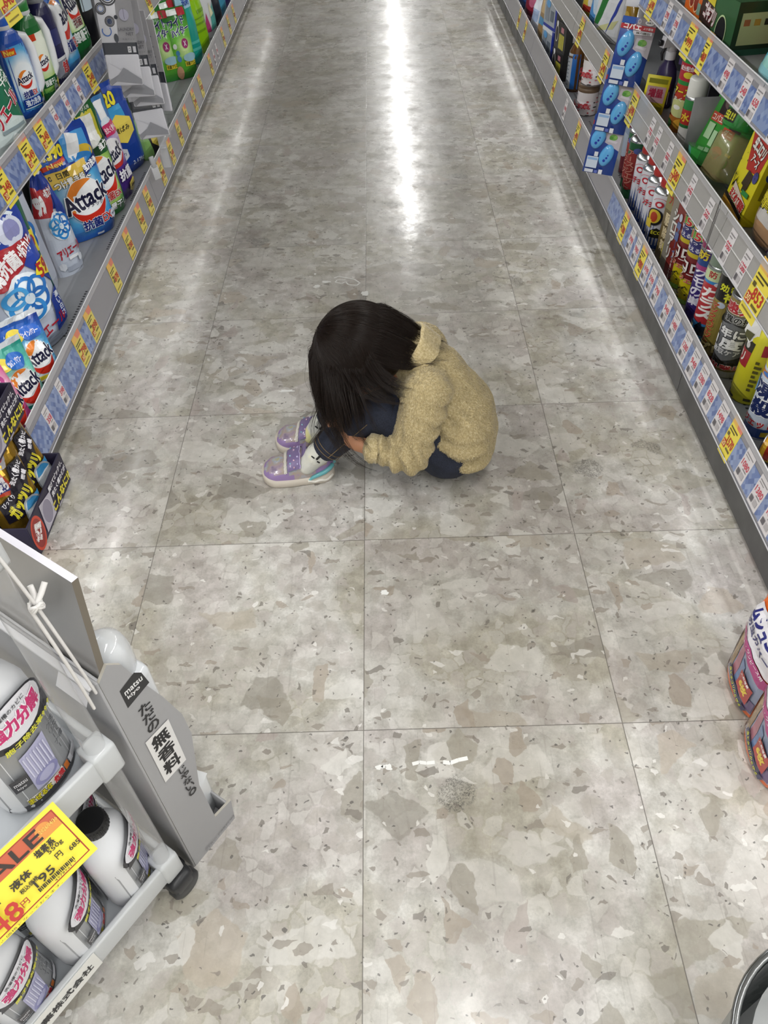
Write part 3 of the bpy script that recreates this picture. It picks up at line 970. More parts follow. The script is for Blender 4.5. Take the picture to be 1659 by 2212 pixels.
AB = pouch(.115, .30, .07, 'bfc7d6', el, seed=21, wprof=((0, .9), (.3, 1), (.6, .9), (.85, .6), (1, .34)), tprof=((0, 1), (.3, .95), (.7, .7), (1, .3)), wr=.004)
place('refill_pouch', 'white and blue spouted pouch with round white cap, left of the large blue pouch', 'refill pouch', G_L0, [('pouch', AB), ('cap', cap_mb(.013, .02, 'e6e6ea', .298))], -.962, 2.24, .06, 54, .07)
el = [('r', -.5, 0, .5, 1, 'c3cbdb'), ('r', -.5, .74, .5, 1, '27409c'), ('p', [(-.5, .76), (-.02, .78), (-.02, .93), (-.5, .93)], 'bcc4d4'), ('e', .22, .84, .2, .1, 'd3d9ec'), ('e', .24, .84, .13, .07, '8d8fc0'), ('g', .2, .85, .25, .12, .2, 'e6f0fa', 40, 210),
      ('p', [(-.5, .57), (-.3, .54), (.42, .66), (.42, .75), (-.1, .77), (-.5, .72)], 'ae2a34'), ('t', '99%', -.36, .63, .28, .11, 'f0eef2', .05, None, 10), ('t', '抗菌', -.05, .67, .32, .11, 'f6f4f6', .04, None, 10), ('t', '+防カビ', .27, .71, .30, .08, 'f6f4f6', .03, 'a8242e', 12),
      ('p', [(.12, .62), (.5, .36), (.5, .72), (.3, .7)], '26419e'), *atom(-.04, .42, .72, .52), ('p', [(.2, .52), (.46, .46), (.46, .6), (.28, .6)], 'efdc30'), ('t', '59', .35, .54, .2, .1, 'b02a26', .04, None, 4), ('p', [(.12, .1), (.5, .14), (.5, .38), (.22, .32)], '243a8c'), ('v', '濃い白さ', .36, .25, .1, .18, 'e6ebf4', .02, None, -8),
      ('t', 'アリエール', -.02, .155, .74, .075, 'b02334', .03, None, 8), ('r', -.1, .08, .3, .1, '9aa4b8'), ('r', -.1, .04, .2, .06, '9aa4b8')]
place('refill_pouch', 'large white and blue pouch with a red 抗菌 banner at the near end, bottom left shelf', 'refill pouch', G_L0, [('pouch', pouch(.225, .36, .11, '27409c', el, seed=25, wr=.006))], -.905, 1.825, .06, 66, .11, -4)
el = [('r', -.5, 0, .5, 1, '1f5f40'), ('r', -.42, .66, .3, .96, 'cfd8d2'), ('e', .1, .78, .28, .12, 'dfe9e4'), ('p', [(.2, .5), (.46, .44), (.46, .6), (.28, .62)], 'efdc30'), ('t', '9', .36, .53, .12, .1, 'b02a26', .04), ('t', 'スポーツ', .3, .33, .34, .08, 'eef4ee', .03), ('e', -.1, .4, .3, .2, '3f9ad8')]
place('refill_pouch', 'green pouch edge showing behind the white and blue pouch with red banner', 'refill pouch', G_L0, [('pouch', pouch(.24, .385, .10, '1c5a3a', el, seed=27))], -.975, 1.94, .06, 62, .10, -3)
el = [('r', -.5, 0, .5, 1, 'b6bccb'), ('r', -.5, .7, .5, 1, '32405e'), ('p', [(-.5, .62), (.5, .74), (.5, .88), (-.5, .8)], 'a42a32'), ('t', '抗菌+防カビ', .1, .76, .8, .1, 'f2f0f2', .03, None, 8), *atom(0, .45, .7, .5)]
place('refill_pouch', 'pouch with a red 防カビ band below the second-shelf price tags', 'refill pouch', G_L0, [('pouch', pouch(.21, .40, .10, 'a42a32', el, seed=28))], -1.0, 2.07, .06, 66, .10, -2)

# sachets that slid down at the near end
def sachet(base, bandc, seed, banner, W=.125, H=.20):
    el = [('r', -.5, 0, .5, 1, base), ('r', -.5, .94, .5, 1, 'cfd4da'), *attack_logo(.06, .47, .8, .75), ('p', [(-.5, 0), (.5, 0), (.5, .2), (-.5, .3)], bandc), ('t', 'つめかえ用', .04, .1, .7, .1, '20242e', .03), ('r', -.3, .155, .3, .215, 'f3f3f0'), ('t', '計量スプーン入', .0, .185, .54, .035, '30343e', .01),
          ('e', -.2, .8, .2, .08, 'e2cc4a'), ('e', .12, .78, .22, .09, banner), ('t', 'ツインパワー', .1, .78, .36, .06, 'f4eef4', .02)]
    return pouch(W, H, .06, bandc if False else 'c8d2dc', el, seed=seed, wr=.005, wprof=((0, .96), (.1, 1), (.9, 1), (1, 1.02)), tprof=((0, .5), (.25, 1), (.7, .7), (.93, .08), (1, .03)))
sb, sg, sp_ = sachet(blue_glow2, 'e6d43c', 31, '2f66c4'), sachet(glow('ink_teal', [(.2, 'f0f6f4'), (.5, '6cc8b8'), (1, '18897c')], (0, -.03, .09), .12), '18897c', 33, '2a6ac0'), sachet(glow('ink_pink', [(.2, 'f4e8ee'), (.6, 'd85a9a'), (1, 'b23a80')], (0, -.03, .15), .12), 'b63c84', 35, 'c04a90')
s0 = place('refill_sachet', 'blue Attack sachet with yellow foot leaning against the clear rail lip', 'refill sachet', 'small detergent sachets at the near left shelf end', [('sachet', sb)], -.850, 1.61, .062, 58, .05, -14, 6)
again(s0, 'blue Attack sachet lying back behind the front blue one, at the picture edge', -.945, 1.565, .075, 62, .05, -34, -8)
again(s0, 'yellow-footed blue Attack sachet tucked between the blue and teal sachets', -.905, 1.53, .065, 66, .05, -26, 10)
place('refill_sachet', 'teal Attack sachet nearer than the blue one, standing at the rail', 'refill sachet', 'small detergent sachets at the near left shelf end', [('sachet', sg)], -.845, 1.495, .062, 62, .05, -12, 4)
place('refill_sachet', 'pink-topped sachet at the very near end of the bottom left rail', 'refill sachet', 'small detergent sachets at the near left shelf end', [('sachet', sp_)], -.848, 1.415, .062, 66, .05, -10, -3)

# far green bleach bags and their neighbours
el = [('r', -.5, 0, .5, 1, glow('ink_lime', [(.1, 'cfe8a0'), (.4, '6cbc3a'), (1, '2a7a2a')], (0.01, -.03, .13), .13)), ('t', 'ワイド', .0, .80, .66, .1, '1e2a66', .05, 'f3f6f0', 10), ('t', 'ハイター', .06, .68, .74, .1, '1e2a66', .05, 'f3f6f0', 10), ('e', .12, .5, .13, .07, 'a03070'), ('t', 'X', .12, .5, .1, .07, 'f6eef4', .03),
      ('e', -.3, .48, .07, .04, 'e6ece6'), ('e', -.24, .38, .07, .04, '4a8ab8'), ('e', -.24, .3, .08, .045, '3a7ab0'), ('r', -.05, .18, .4, .25, 'dcc83a'), ('t', '抗菌プラス', .18, .215, .4, .05, '26361e', .02), ('e', -.3, .1, .12, .1, 'c89a78'), ('r', -.3, .9, .1, .98, 'e8eeea'), ('r', .12, .88, .42, .99, 'b8303c'), ('e', .2, .3, .28, .06, '9cc2d0')]
BG = pouch(.125, .285, .07, '3f9a30', el, seed=41, wr=.003)
g0 = place('refill_pouch', 'green bleach refill bag at the front of the pair beyond the laundry nets', 'refill pouch', 'green bleach refills beyond the laundry nets', [('pouch', BG)], -.905, 4.10, .06, 38, .07, -3)
again(g0, 'green bleach refill bag second of the pair, behind the front one', -.985, 4.05, .06, 30, .07, -3)
again(g0, 'green bleach refill bag deepest in the shelf behind the laundry nets', -1.06, 3.98, .06, 40, .07, -3)
again(g0, 'green bleach refill bag showing over the tops of the front pair', -.96, 4.24, .06, 55, .07, -3)
place('refill_pouch', 'teal glossy refill pouch right of the green bleach bags', 'refill pouch', G_L0, [('pouch', pouch(.12, .29, .07, '1f9a8c', [('r', -.5, .8, .5, .97, '9ec8dc'), ('t', '洗剤', .1, .89, .5, .1, '2a4a9a', .04), ('r', -.3, .2, .3, .24, '56b8ac'), ('r', -.3, .3, .3, .34, '56b8ac')], seed=44))], -.885, 4.33, .06, 66, .07, -3)
place('refill_pouch', 'lime green pouch with an orange dot, right of the teal pouch', 'refill pouch', G_L0, [('pouch', pouch(.16, .31, .07, '8cc018', [('e', -.1, .8, .08, .06, 'e08a28'), ('r', -.3, .4, .35, .43, '6a9a10'), ('r', -.3, .48, .35, .5, '6a9a10'), ('r', -.3, .3, .2, .33, '6a9a10'), ('r', -.1, .55, .4, .6, '6a9a10')], seed=45, rough=.15))], -.878, 4.52, .06, 72, .07, -3)
place('refill_pouch', 'white floral pouch with a teal leaf beside the lime pouch', 'refill pouch', G_L0, [('pouch', pouch(.15, .30, .07, 'd6d8da', [('t', '&SPA', .05, .7, .8, .1, '3a3a44', .02), ('p', [(-.2, .1), (.4, .15), (.3, .5), (0, .4)], '5aa8a0'), ('p', [(-.5, .1), (-.2, .1), (-.3, .4)], 'b8447a'), ('p', [(-.1, .3), (.2, .34), (.0, .52)], 'e2e0b8')], seed=46))], -.876, 4.80, .06, 74, .07, -3)
for i, (y, c, lab) in enumerate(((5.03, '2a2c34', 'dark pouch after the white floral pouch'), (5.22, '4a9ab8', 'sky blue pouch near the far end of the left bottom shelf'), (5.42, '5a4a9a', 'violet pouch at the far end of the left bottom shelf'), (5.62, 'd8dadc', 'pale pouch last in view on the left bottom shelf'))):
    place('refill_pouch', lab, 'refill pouch', G_L0, [('pouch', pouch(.16, .29, .07, c, [('r', -.4, .55, .4, .75, 'e6e8ea'), ('t', '洗濯洗剤', 0, .65, .6, .1, '2a3a6a', .03)], seed=50 + i, nu=8, nv=10))], -.878, y, .06, 76, .07, -3)
el = [('r', -.5, 0, .5, 1, '20243a'), ('r', -.5, .55, .5, 1, '7a96bc'), ('p', [(-.2, .6), (.3, .62), (.2, .96), (-.1, .95)], 'e3ebf2'), ('e', .1, .6, .3, .06, 'cfe0ee'), ('r', .05, .46, .5, .6, 'b82a54'), ('t', '×2', .05, .28, .6, .2, 'ecdc2c', .05), ('t', '1 900g', .1, .08, .6, .06, 'e6e8ee', .02)]
place('refill_pouch', 'black-footed refill pouch with yellow ×2, right behind the laundry nets', 'refill pouch', G_L0, [('pouch', pouch(.17, .33, .08, '20243a', el, seed=55))], -.90, 3.36, .06, 72, .08, -3)
place('refill_pouch', 'small black and yellow pouch lying low beneath the laundry nets', 'refill pouch', G_L0, [('pouch', pouch(.13, .15, .06, '2a2a2e', [*hexa(.1, .5, .24, .3, 'e0cc5a', '消臭', '2a2a20'), ('p', [(-.5, 0), (-.2, 0), (-.3, 1), (-.5, 1)], '8ab86a')], seed=56))], -.872, 3.16, .06, 70, .06, -3)
el = [('r', -.5, 0, .5, 1, '2a6a2c'), ('t', 'ワイド', .0, .8, .7, .12, 'eef2ea', .04), ('r', -.4, .4, .4, .6, '52a83a')]
place('refill_pouch', 'dark green refill pouch in shade between the nets and the bleach bags', 'refill pouch', G_L0, [('pouch', pouch(.15, .30, .07, '2a6a2c', el, seed=57))], -1.03, 3.72, .06, 50, .07, -3)

# ---------------------------------------------------------------- left, second shelf
def handle_bottle(base, capc, els, seed, gloss=.25, body2=None, neck='e2e4e8'):
    prof = [(0, .044, .030), (.004, .047, .033), (.02, .048, .034), (.13, .047, .033), (.165, .042, .031), (.185, .03, .026), (.192, .022, .022)]
    b = bottle(prof, base, els, .094, .185, rough=gloss)
    # white grip moulded down the side
    h = MB()
    wm_ = mat('e8eaee', .3, coat=.2)
    pts = [(.030, -.012, .172), (.046, -.016, .165), (.056, -.018, .14), (.057, -.018, .10), (.054, -.018, .06), (.042, -.016, .042)]
    h.tube(pts, [.010, .012, .0125, .0125, .012, .009], wm_, 12)
    c = MB()
    c.lathe([(.021, .188), (.027, .194), (.027, .2)], mat(neck, .3), 24)
    c.lathe([(.026, .2), (.0265, .205), (.0265, .226), (.022, .228)], mat(capc, .3, coat=.2), 24)
    t = MB()
    t.lathe([(.0215, .226), (.021, .258), (.019, .262)], mat(capc, .3, alpha=.55), 24)
    return [('body', b), ('grip', h), ('cap', c, [('measuring_cup', t)])]
el = [('r', -.5, .0, .5, .98, blue_glow2), ('r', -.5, .86, .5, .98, '2050ae'), ('r', -.5, .76, -.08, .84, 'd2401c'), ('t', 'New', -.26, .80, .26, .06, 'f7d23c', .03), *attack_logo(-.06, .46, .62, .5), ('t', '抗菌', -.12, .29, .3, .075, '1d2d78', .04, 'f2f4fa'), ('t', 'EX', .12, .29, .16, .06, 'cc3a34', .03, 'f2f4fa'),
      ('r', -.34, .14, .26, .24, '15348c'), ('t', '強力洗浄', -.04, .19, .5, .075, 'dfe9f4', .03), ('r', -.34, .125, .26, .133, 'e8eef6'), *hexa(.34, .12, .09, .07, '8f9fc0', '部屋'), *hexa(.42, .2, .06, .06, 'e4cf54')]
place('detergent_bottle', 'blue handled detergent bottle with blue cap on the second left shelf', 'bottle', G_L1, handle_bottle('1d50ac', '2460c8', el, 1), -.878, 2.14, .552, 66, .06)
el = [('r', -.5, .0, .5, .98, green_glow), ('r', -.5, .82, .5, .98, '1c6c30'), ('r', -.5, .74, -.1, .82, 'd2401c'), *attack_logo(-.1, .46, .6, .5), ('r', -.4, .16, .3, .27, '1f5c30'), ('t', '部屋干し', -.02, .21, .5, .075, 'eef4ee', .03), *hexa(.12, .1, .1, .08, '9aa8a0', '部屋'), *hexa(.34, .14, .1, .09, 'e4d45a', '菌')]
place('detergent_bottle', 'green handled detergent bottle right of the blue bottle', 'bottle', G_L1, handle_bottle('1f6c30', '2c8438', el, 2), -.872, 2.275, .552, 74, .06)
el = [('r', -.5, .0, .5, .98, '26264e'), ('r', -.5, 0, .5, .3, '8a8c98'), ('t', '危険', .14, .2, .4, .14, 'c83a3c', .04, 'e6e6ea'), ('r', -.5, .3, .5, .34, 'dfe0e4'), ('r', -.3, .5, .2, .7, '34386a')]
place('detergent_bottle', 'navy bottle with grey cap and white handle, behind the green bottle', 'bottle', G_L1, handle_bottle('26264e', '8a8c92', el, 3, neck='9a9ca2'), -.872, 2.40, .552, 80, .06)
el = [('r', -.5, 0, .5, 1, blue_glow2), ('r', -.5, .82, .5, 1, '7a7a78'), ('p', [(-.5, .72), (.2, .86), (.3, .98), (-.5, .98)], 'cdb14e'), ('t', '漬け置き', -.1, .9, .6, .09, 'f6f4ee', .03, '2a2a24', 8), ('p', [(.16, .84), (.5, .92), (.5, 1), (.16, .98)], '17307c'), ('t', '強力', .33, .93, .24, .07, 'ffffff', .03), *attack_logo(.04, .55, .86, .7), ('t', '抗菌', -.02, .27, .36, .12, '1d2d78', .04, 'f4f6fa'), ('t', 'EX', .28, .28, .18, .1, 'cc3a34', .03, 'f4f6fa')]
place('refill_pouch', 'blue Attack pouch leaning by the handled bottles, second left shelf', 'refill pouch', G_L1, [('pouch', pouch(.13, .225, .06, '1b4aa6', el, seed=61))], -.868, 2.50, .552, 78, .06, -4)
el = [('r', -.5, 0, .5, 1, green_glow), *attack_logo(.04, .62, .84, .8), ('t', '抗菌', .0, .4, .36, .1, '6a3a3a', .03, 'f4f6f0'), ('r', -.5, 0, .5, .32, '1d6430'), ('t', '部屋干し', .04, .25, .8, .12, 'eef4ee', .04, '123f20')]
place('refill_pouch', 'green and white Attack pouch right of the blue one on the second left shelf', 'refill pouch', G_L1, [('pouch', pouch(.125, .22, .06, '4a9a40', el, seed=62))], -.868, 2.635, .552, 80, .06, -4)
b_ = bottle([(0, .036, .028), (.005, .039, .031), (.14, .039, .031), (.17, .03, .026), (.18, .018, .018)], '17181c', [('r', -.5, .55, .5, 1, 'b8c8d4'), ('e', 0, .8, .16, .08, 'c43a40')], .08, .17)
place('detergent_bottle', 'black and pale blue bottle half hidden by the top laundry net', 'bottle', G_L1, [('body', b_), ('cap', cap_mb(.018, .03, 'c8d4dc', .18))], -.872, 2.76, .552, 80, .06)
el = [('r', -.5, 0, .5, 1, 'cfdcdc'), ('p', [(-.5, .45), (.5, .2), (.5, .9), (-.5, 1)], '1f6a4c'), ('p', [(-.5, .48), (-.1, .4), (-.2, .7), (-.5, .8)], '3c8cc8'), ('p', [(-.5, .78), (-.15, .7), (-.15, .98), (-.5, 1)], 'e6d638'), ('t', '20%', -.32, .86, .3, .1, 'c03428', .04), ('v', '部屋干し', .22, .6, .14, .34, 'eef4f0', .03, None, 16), ('v', 'スポーツ', .36, .55, .12, .3, 'eef4f0', .03, None, 16),
      ('t', 'アリエール', .0, .33, .9, .12, 'b02638', .04, 'f6f6f8', 20), ('r', -.2, .18, .3, .21, '8a9aa0'), *hexa(.0, .1, .08, .06, 'e6eeee')]
place('refill_pouch', 'green and pale refill pouch with red kana at the left picture edge, second shelf', 'refill pouch', G_L1, [('pouch', pouch(.17, .235, .07, '1f6a4c', el, seed=63))], -.845, 1.90, .552, 74, .07, -5)
place('refill_pouch', 'gold pouch edge with a yellow sticker left of the blue handled bottle', 'refill pouch', G_L1, [('pouch', pouch(.12, .26, .06, 'b08a3e', [('r', .1, .2, .45, .42, 'e8d43a'), ('t', '5g', .28, .32, .2, .1, 'b8382c', .03), ('r', -.4, .6, .4, .64, '8a6a2a')], seed=64))], -.935, 2.035, .552, 74, .06, -3)
place('refill_pouch', 'black pouch in the shade behind the grey-capped bottle', 'refill pouch', G_L1, [('pouch', pouch(.15, .26, .06, '1c1a18', [('r', -.3, .6, .3, .7, '8a7430'), ('t', 'PRO', 0, .5, .6, .1, '9a8438', .03)], seed=65))], -1.03, 2.42, .552, 80, .06, -3)
# ---------------------------------------------------------------- right, base deck
G_R0 = 'insect sprays on the bottom right shelf'
G_R1 = 'insect products on the second right shelf'
def spray(r_, H, base, els, capc, capkind='dome', dome='c9ccd0', turn=0, body_rough=.25, metal=0):
    b = canbody(r_, H, base, els, rough=body_rough, turn=turn, metal=metal)
    b.lathe([(r_ * 1.02, H - .004), (r_ * 1.02, H), (r_ * .97, H + .002), (r_ * .86, H + .008), (r_ * .62, H + .013), (r_ * .52, H + .014)], mat(dome, .22, metal=1), 32)
    c = MB()
    m = mat(capc, .35, coat=.2)
    if capkind == 'full':
        c.lathe([(r_ * .97, H), (r_ * .97, H + .002), (r_ * .95, H + .04), (r_ * .86, H + .045), (r_ * .5, H + .046)], m, 32)
    elif capkind == 'nozzle':        # rounded actuator with a spray head
        c.lathe([(r_ * .60, H + .012), (r_ * .64, H + .02), (r_ * .58, H + .034), (r_ * .40, H + .046), (r_ * .36, H + .056), (r_ * .2, H + .06)], m, 24)
        c.rbox(-r_ * .16, -r_ * .62, H + .040, r_ * .16, -r_ * .2, H + .052, m, .002, 1)
    elif capkind == 'trigger':
        c.lathe([(r_ * .95, H), (r_ * .97, H + .004), (r_ * .9, H + .02), (r_ * .6, H + .035), (r_ * .55, H + .045)], m, 28)
        c.rbox(-r_ * .22, -r_ * .95, H + .036, r_ * .22, r_ * .5, H + .05, m, .003, 1)
        c.rbox(-r_ * .12, -r_ * .8, H + .012, r_ * .12, -r_ * .62, H + .038, m, .002, 1)
    return [('can', b), ('cap', c)]
def bug_marks(n, seed, x0=-.22, x1=.22, y0=.04, y1=.3, col='26241c'):
    rs = random.Random(seed)
    e = []
    for i in range(n):
        x, y = rs.uniform(x0, x1), rs.uniform(y0, y1)
        e.append(('e', x, y, rs.uniform(.008, .02), rs.uniform(.006, .014), col))
        if i % 4 == 0:
            e.append(('p', [(x, y), (x + .03, y + .02), (x + .05, y - .015), (x + .055, y - .005), (x + .03, y + .035), (x - .005, y + .012)], col))
    return e
# lying can
b = canbody(.033, .11, 'd2982c', [('r', -.4, .18, .4, .9, 'b3362c'), ('t', 'HIT', 0, .55, .34, .5, 'f0d23c', .05, None, 90), ('r', -.4, .9, .4, .97, 'e8b83a'), ('r', .2, .2, .3, .4, '1d2440')], rough=.2)
b.lathe([(.0335, .11), (.033, .113), (.029, .112), (.027, .109), (.002, .109)], mat('c4c6c8', .25, metal=1), 32)
b.lathe([(.029, .0015), (.027, .004), (.002, .004)], mat('b4b6b8', .25, metal=1), 32)
o = b.build('spray_can', None, (.868, 1.170, .1342), (0, -PI / 2, R(-48)))
tag(o, 'gold and red can lying on its side at the right picture edge', 'spray can', G_R0)
els = [('r', -.5, 0, .5, 1, 'c9d4e4'), ('r', -.5, .0, .5, .14, '2c4a8c'), ('r', -.5, .84, .5, 1, '3a5aa8'), ('e', -.02, .9, .16, .07, 'd8d43a'), ('r', -.5, .74, .5, .8, 'd88a2c'), ('v', '凍殺', .0, .5, .22, .42, '1d2a5c', .05, 'f4f6f8'), ('t', 'ジェット', .02, .2, .34, .09, 'c4303c', .04, 'f6f4f4'), ('r', .1, .05, .3, .11, 'c8b22c'), ('e', -.18, .6, .07, .1, '6a94cc'), ('e', .2, .35, .06, .08, '8a7a9a'), ('e', .0, .78, .1, .025, '4a78c0')]
place('spray_can', 'blue and white spray can with dark kanji, just behind the lying can', 'spray can', G_R0, spray(.033, .205, 'c2cfe0', els, '2c58b0', 'full'), .788, 1.318, .10, -56, .066)
els = [('r', -.5, 0, .5, 1, '88a8cc'), ('r', -.5, .55, .5, .72, 'b83a44'), ('t', 'ロン', .05, .63, .3, .1, 'f2eef0', .04), ('r', -.5, .82, .5, .95, '4a5aa0'), ('e', .05, .3, .2, .18, 'c4d8ea'), ('r', -.5, .0, .5, .06, '3a5a98')]
place('spray_can', 'pale blue spray can with red band beside the yellow bottle', 'spray can', G_R0, spray(.031, .20, '88a8cc', els, '3d62b4', 'full'), .842, 1.372, .10, -60, .062)
# tall yellow bottle
prof = [(0, .036, .036), (.004, .039, .039), (.008, .037, .037), (.02, .039, .039), (.024, .040, .040), (.165, .040, .040), (.185, .034, .034), (.198, .022, .022), (.205, .016, .016), (.215, .016, .016)]
els = [('p', [(-.36, .66), (.02, .66), (.05, .78), (-.3, .80)], '2e2c22'), ('p', [(-.42, .46), (-.02, .46), (.02, .66), (-.38, .66)], 'a52f34'), ('t', 'リ', -.24, .57, .14, .12, 'f2efe6', .05), ('e', -.16, .73, .07, .04, 'cfcfcc'), ('r', .26, .66, .44, .80, 'a52f34'), ('r', -.46, .03, -.1, .055, '2a2a24'), ('r', .2, .05, .34, .09, '4a4624')]
for i in range(7):
    els.append(('r', .2, .2 + i * .06, .28 + .03 * (i % 3), .235 + i * .06, '5a541e'))
els += [('p', [(-.42, .2), (-.36, .3), (-.32, .42), (-.37, .33)], '4a4420'), ('p', [(-.4, .12), (-.34, .2), (-.31, .27), (-.37, .2)], '4a4420')]
YB = bottle(prof, 'd2cb2a', els, .085, .2, n=2.05, rough=.35)
hp = part(lambda b: b.add([(-.034, -.03, .205), (.002, -.036, .205), (.004, -.037, .172), (-.014, -.041, .150), (-.036, -.038, .172)], [(0, 1, 2, 3, 4)], mat('e9e9e6', .4)).add([(-.03, -.0385, .176), (-.006, -.0405, .176), (-.012, -.0415, .156), (-.03, -.0405, .164)], [(0, 1, 2, 3)], mat('5a5a3a', .4)))
place('spray_bottle', 'tall bright yellow bottle with a red label and curling white hang tag', 'bottle', G_R0, [('body', YB), ('cap', cap_mb(.0165, .03, 'b0342c', .213)), ('hang_tag', hp)], .798, 1.445, .10, -62, .08)
els = [('r', -.5, 0, .5, 1, '8d7c4a'), ('r', -.5, .13, .5, .80, '3a3a3c'), ('t', '速効', .02, .88, .38, .12, 'b2303a', .05, 'f2eee8'), ('r', -.5, .70, .5, .80, '6e6e70'), ('t', '驚異の持続', .04, .75, .46, .08, '1c1c1e', .03, 'd8d8d6'), ('p', [(-.2, .30), (.0, .22), (.2, .30), (.2, .64), (.0, .70), (-.2, .64)], '6a6c70'), ('t', '1年に', .0, .58, .32, .11, 'e8e8ea', .05, '161618'), ('t', '1度', .0, .45, .3, .13, 'eeeef0', .05, '161618'), ('t', '激取ケア', .0, .34, .3, .07, 'd2d2d4', .03), ('t', 'お家周り', .04, .20, .34, .05, '2c261a', .02), ('t', '虫撃退', .06, .15, .36, .06, 'b8323a', .03, 'f2efe6'), ('r', -.2, .02, .2, .1, '9a9a96')]
place('spray_can', 'black and bronze spray can reading 1年に1度, behind the yellow bottle', 'spray can', G_R0, spray(.035, .205, '57564e', els, '2a2826', 'full'), .788, 1.545, .10, -48, .070)
els = [('r', -.5, 0, .5, 1, '8f7f3e'), ('r', -.5, .70, .5, 1, '1d1c1a'), ('t', '効きめ', .1, .86, .34, .08, 'dde034', .03), ('t', '神', .08, .76, .14, .1, 'dde034', .04), ('e', .0, .66, .05, .035, 'b8c2d2'), ('v', 'マックスジェット', -.07, .42, .11, .5, 'a8342e', .04, 'cbb36a'), ('t', 'プロ', .02, .14, .34, .1, 'd8c88a', .05, '241e14'), ('e', .14, .55, .09, .09, '3a3a30'), ('r', -.5, .0, .5, .05, '6e2a22')]
place('spray_can', 'tall olive gold spray can with a black top, beside the bronze can', 'spray can', G_R0, spray(.032, .22, '8f7f3e', els, '24221e', 'full'), .784, 1.622, .10, -48, .064)
els = [('r', -.5, 0, .5, 1, '3c86c6'), ('p', [(-.22, .28), (.2, .26), (.2, .80), (-.22, .80)], 'b5333a'), ('v', 'カラス', .0, .54, .24, .44, 'f6f4f4', .05), ('r', -.5, .84, .5, 1, '8a948a'), ('r', -.2, .84, .2, .97, 'c8d8a8'), ('t', '防ぐ!', .06, .92, .24, .08, 'b0343a', .03), ('e', .1, .81, .07, .03, 'd6dce6'), ('e', .06, .17, .13, .07, '202838'), ('p', [(-.08, .2), (.0, .3), (.04, .18)], '202838'), ('r', -.22, .14, -.1, .22, 'e8e0c0')]
place('spray_can', 'blue can with large white カラス on red, bottom right shelf', 'spray can', G_R0, spray(.031, .20, '3c86c6', els, '7a8a7a', 'full'), .780, 1.692, .10, -46, .062)
els = [('r', -.5, 0, .5, 1, '3e2e74'), ('v', 'クモの巣', -.02, .52, .2, .5, 'ece8f2', .04), ('r', -.5, .80, .5, .88, '274a8a'), ('r', -.3, .74, .3, .80, 'a8407c'), ('e', .1, .76, .06, .035, 'd2cede'), ('r', .1, .1, .2, .34, 'c07a2a'), ('t', '防止', .05, .93, .34, .1, 'd8c23a', .04)]
place('spray_can', 'slim dark violet spray can with white kana left of the カラス can', 'spray can', G_R0, spray(.029, .205, '3e2e74', els, '8a2c5a', 'full'), .784, 1.772, .10, -46, .058)
els = [('r', -.5, 0, .5, 1, 'd2c220'), ('r', -.5, .34, .5, .66, '7a2a2c'), ('r', -.5, .66, .5, .72, 'c8b42a'), ('r', -.5, .72, .5, .82, '3a3a78'), ('t', '使える480mL', .04, .77, .4, .06, 'e6e6f0', .02), ('r', -.5, .82, .5, .9, '35356c'), ('t', '凍ってOK!', .04, .86, .4, .05, 'e8e8f2', .02), ('r', -.5, .9, .5, 1, '6a9a3c'), ('t', '150', .0, .95, .24, .1, 'c43a34', .04, 'f0e8d8'), ('t', 'コロリ', .05, .53, .44, .13, 'f2ece8', .05, '3a1c1c'), ('t', 'アース', .0, .43, .26, .06, 'f2ece8', .03), ('t', 'ジェット', .04, .35, .4, .07, 'c8503c', .03, 'f0d8b8'), ('e', .12, .6, .06, .03, '8a8a92'), ('e', .0, .05, .14, .03, '8ab84a'), *bug_marks(12, 3, -.2, .22, .09, .28)]
yc = place('spray_can', 'yellow insect spray can reading コロリ at the front of the pair', 'spray can', G_R0, spray(.037, .20, 'd2c220', els, 'd8b81c', 'trigger'), .798, 1.872, .10, -48, .074)
again(yc, 'yellow insect spray can reading コロリ partly behind the front one', .800, 1.956, .10, -54, .074)
els2 = [('r', -.5, 0, .5, 1, '7e2b26'), ('p', [(-.5, 0), (-.1, 0), (-.1, 1), (-.5, 1)], '8a8478'), ('v', 'シロアリ', -.1, .58, .3, .66, 'e6e4e0', .05, '3a3430'), ('v', 'ハーブ', .24, .5, .14, .4, '4a5a9a', .03, 'd8dce8'), ('e', .24, .84, .1, .05, 'c4c8d6'), ('r', .12, .55, .36, .65, '5a6a9e'), ('r', .12, .7, .36, .78, '5a6a9e'), ('v', '飛ぶ虫にも', .3, .22, .1, .36, 'eae4e0', .02)]
place('box', 'red and brown box with white vertical kana, left of the yellow cans', 'box', G_R0, [('carton', boxpack(.075, .215, .05, '7e2b26', els2, right=[('r', -.5, 0, .5, 1, 'b6b4b0'), ('r', -.3, .2, .3, .5, '8a8886')]))], .787, 2.02, .10, -78, .05)
els2 = [('r', -.5, 0, .5, 1, '6a5a34'), ('r', -.5, .7, .5, 1, '8a8254'), ('v', '駆除剤', -.05, .42, .4, .5, 'd8c8a0', .05, '3a2c1c'), ('t', 'プロ', .05, .83, .6, .1, 'b03a2c', .03), ('e', .3, .76, .12, .06, '3a3a6a'), ('r', .1, .1, .4, .3, 'd8c83a')]
place('box', 'slim brown box between the red box and the white spray cans', 'box', G_R0, [('carton', boxpack(.055, .225, .045, '5a4c30', els2))], .79, 2.095, .10, -78, .045)
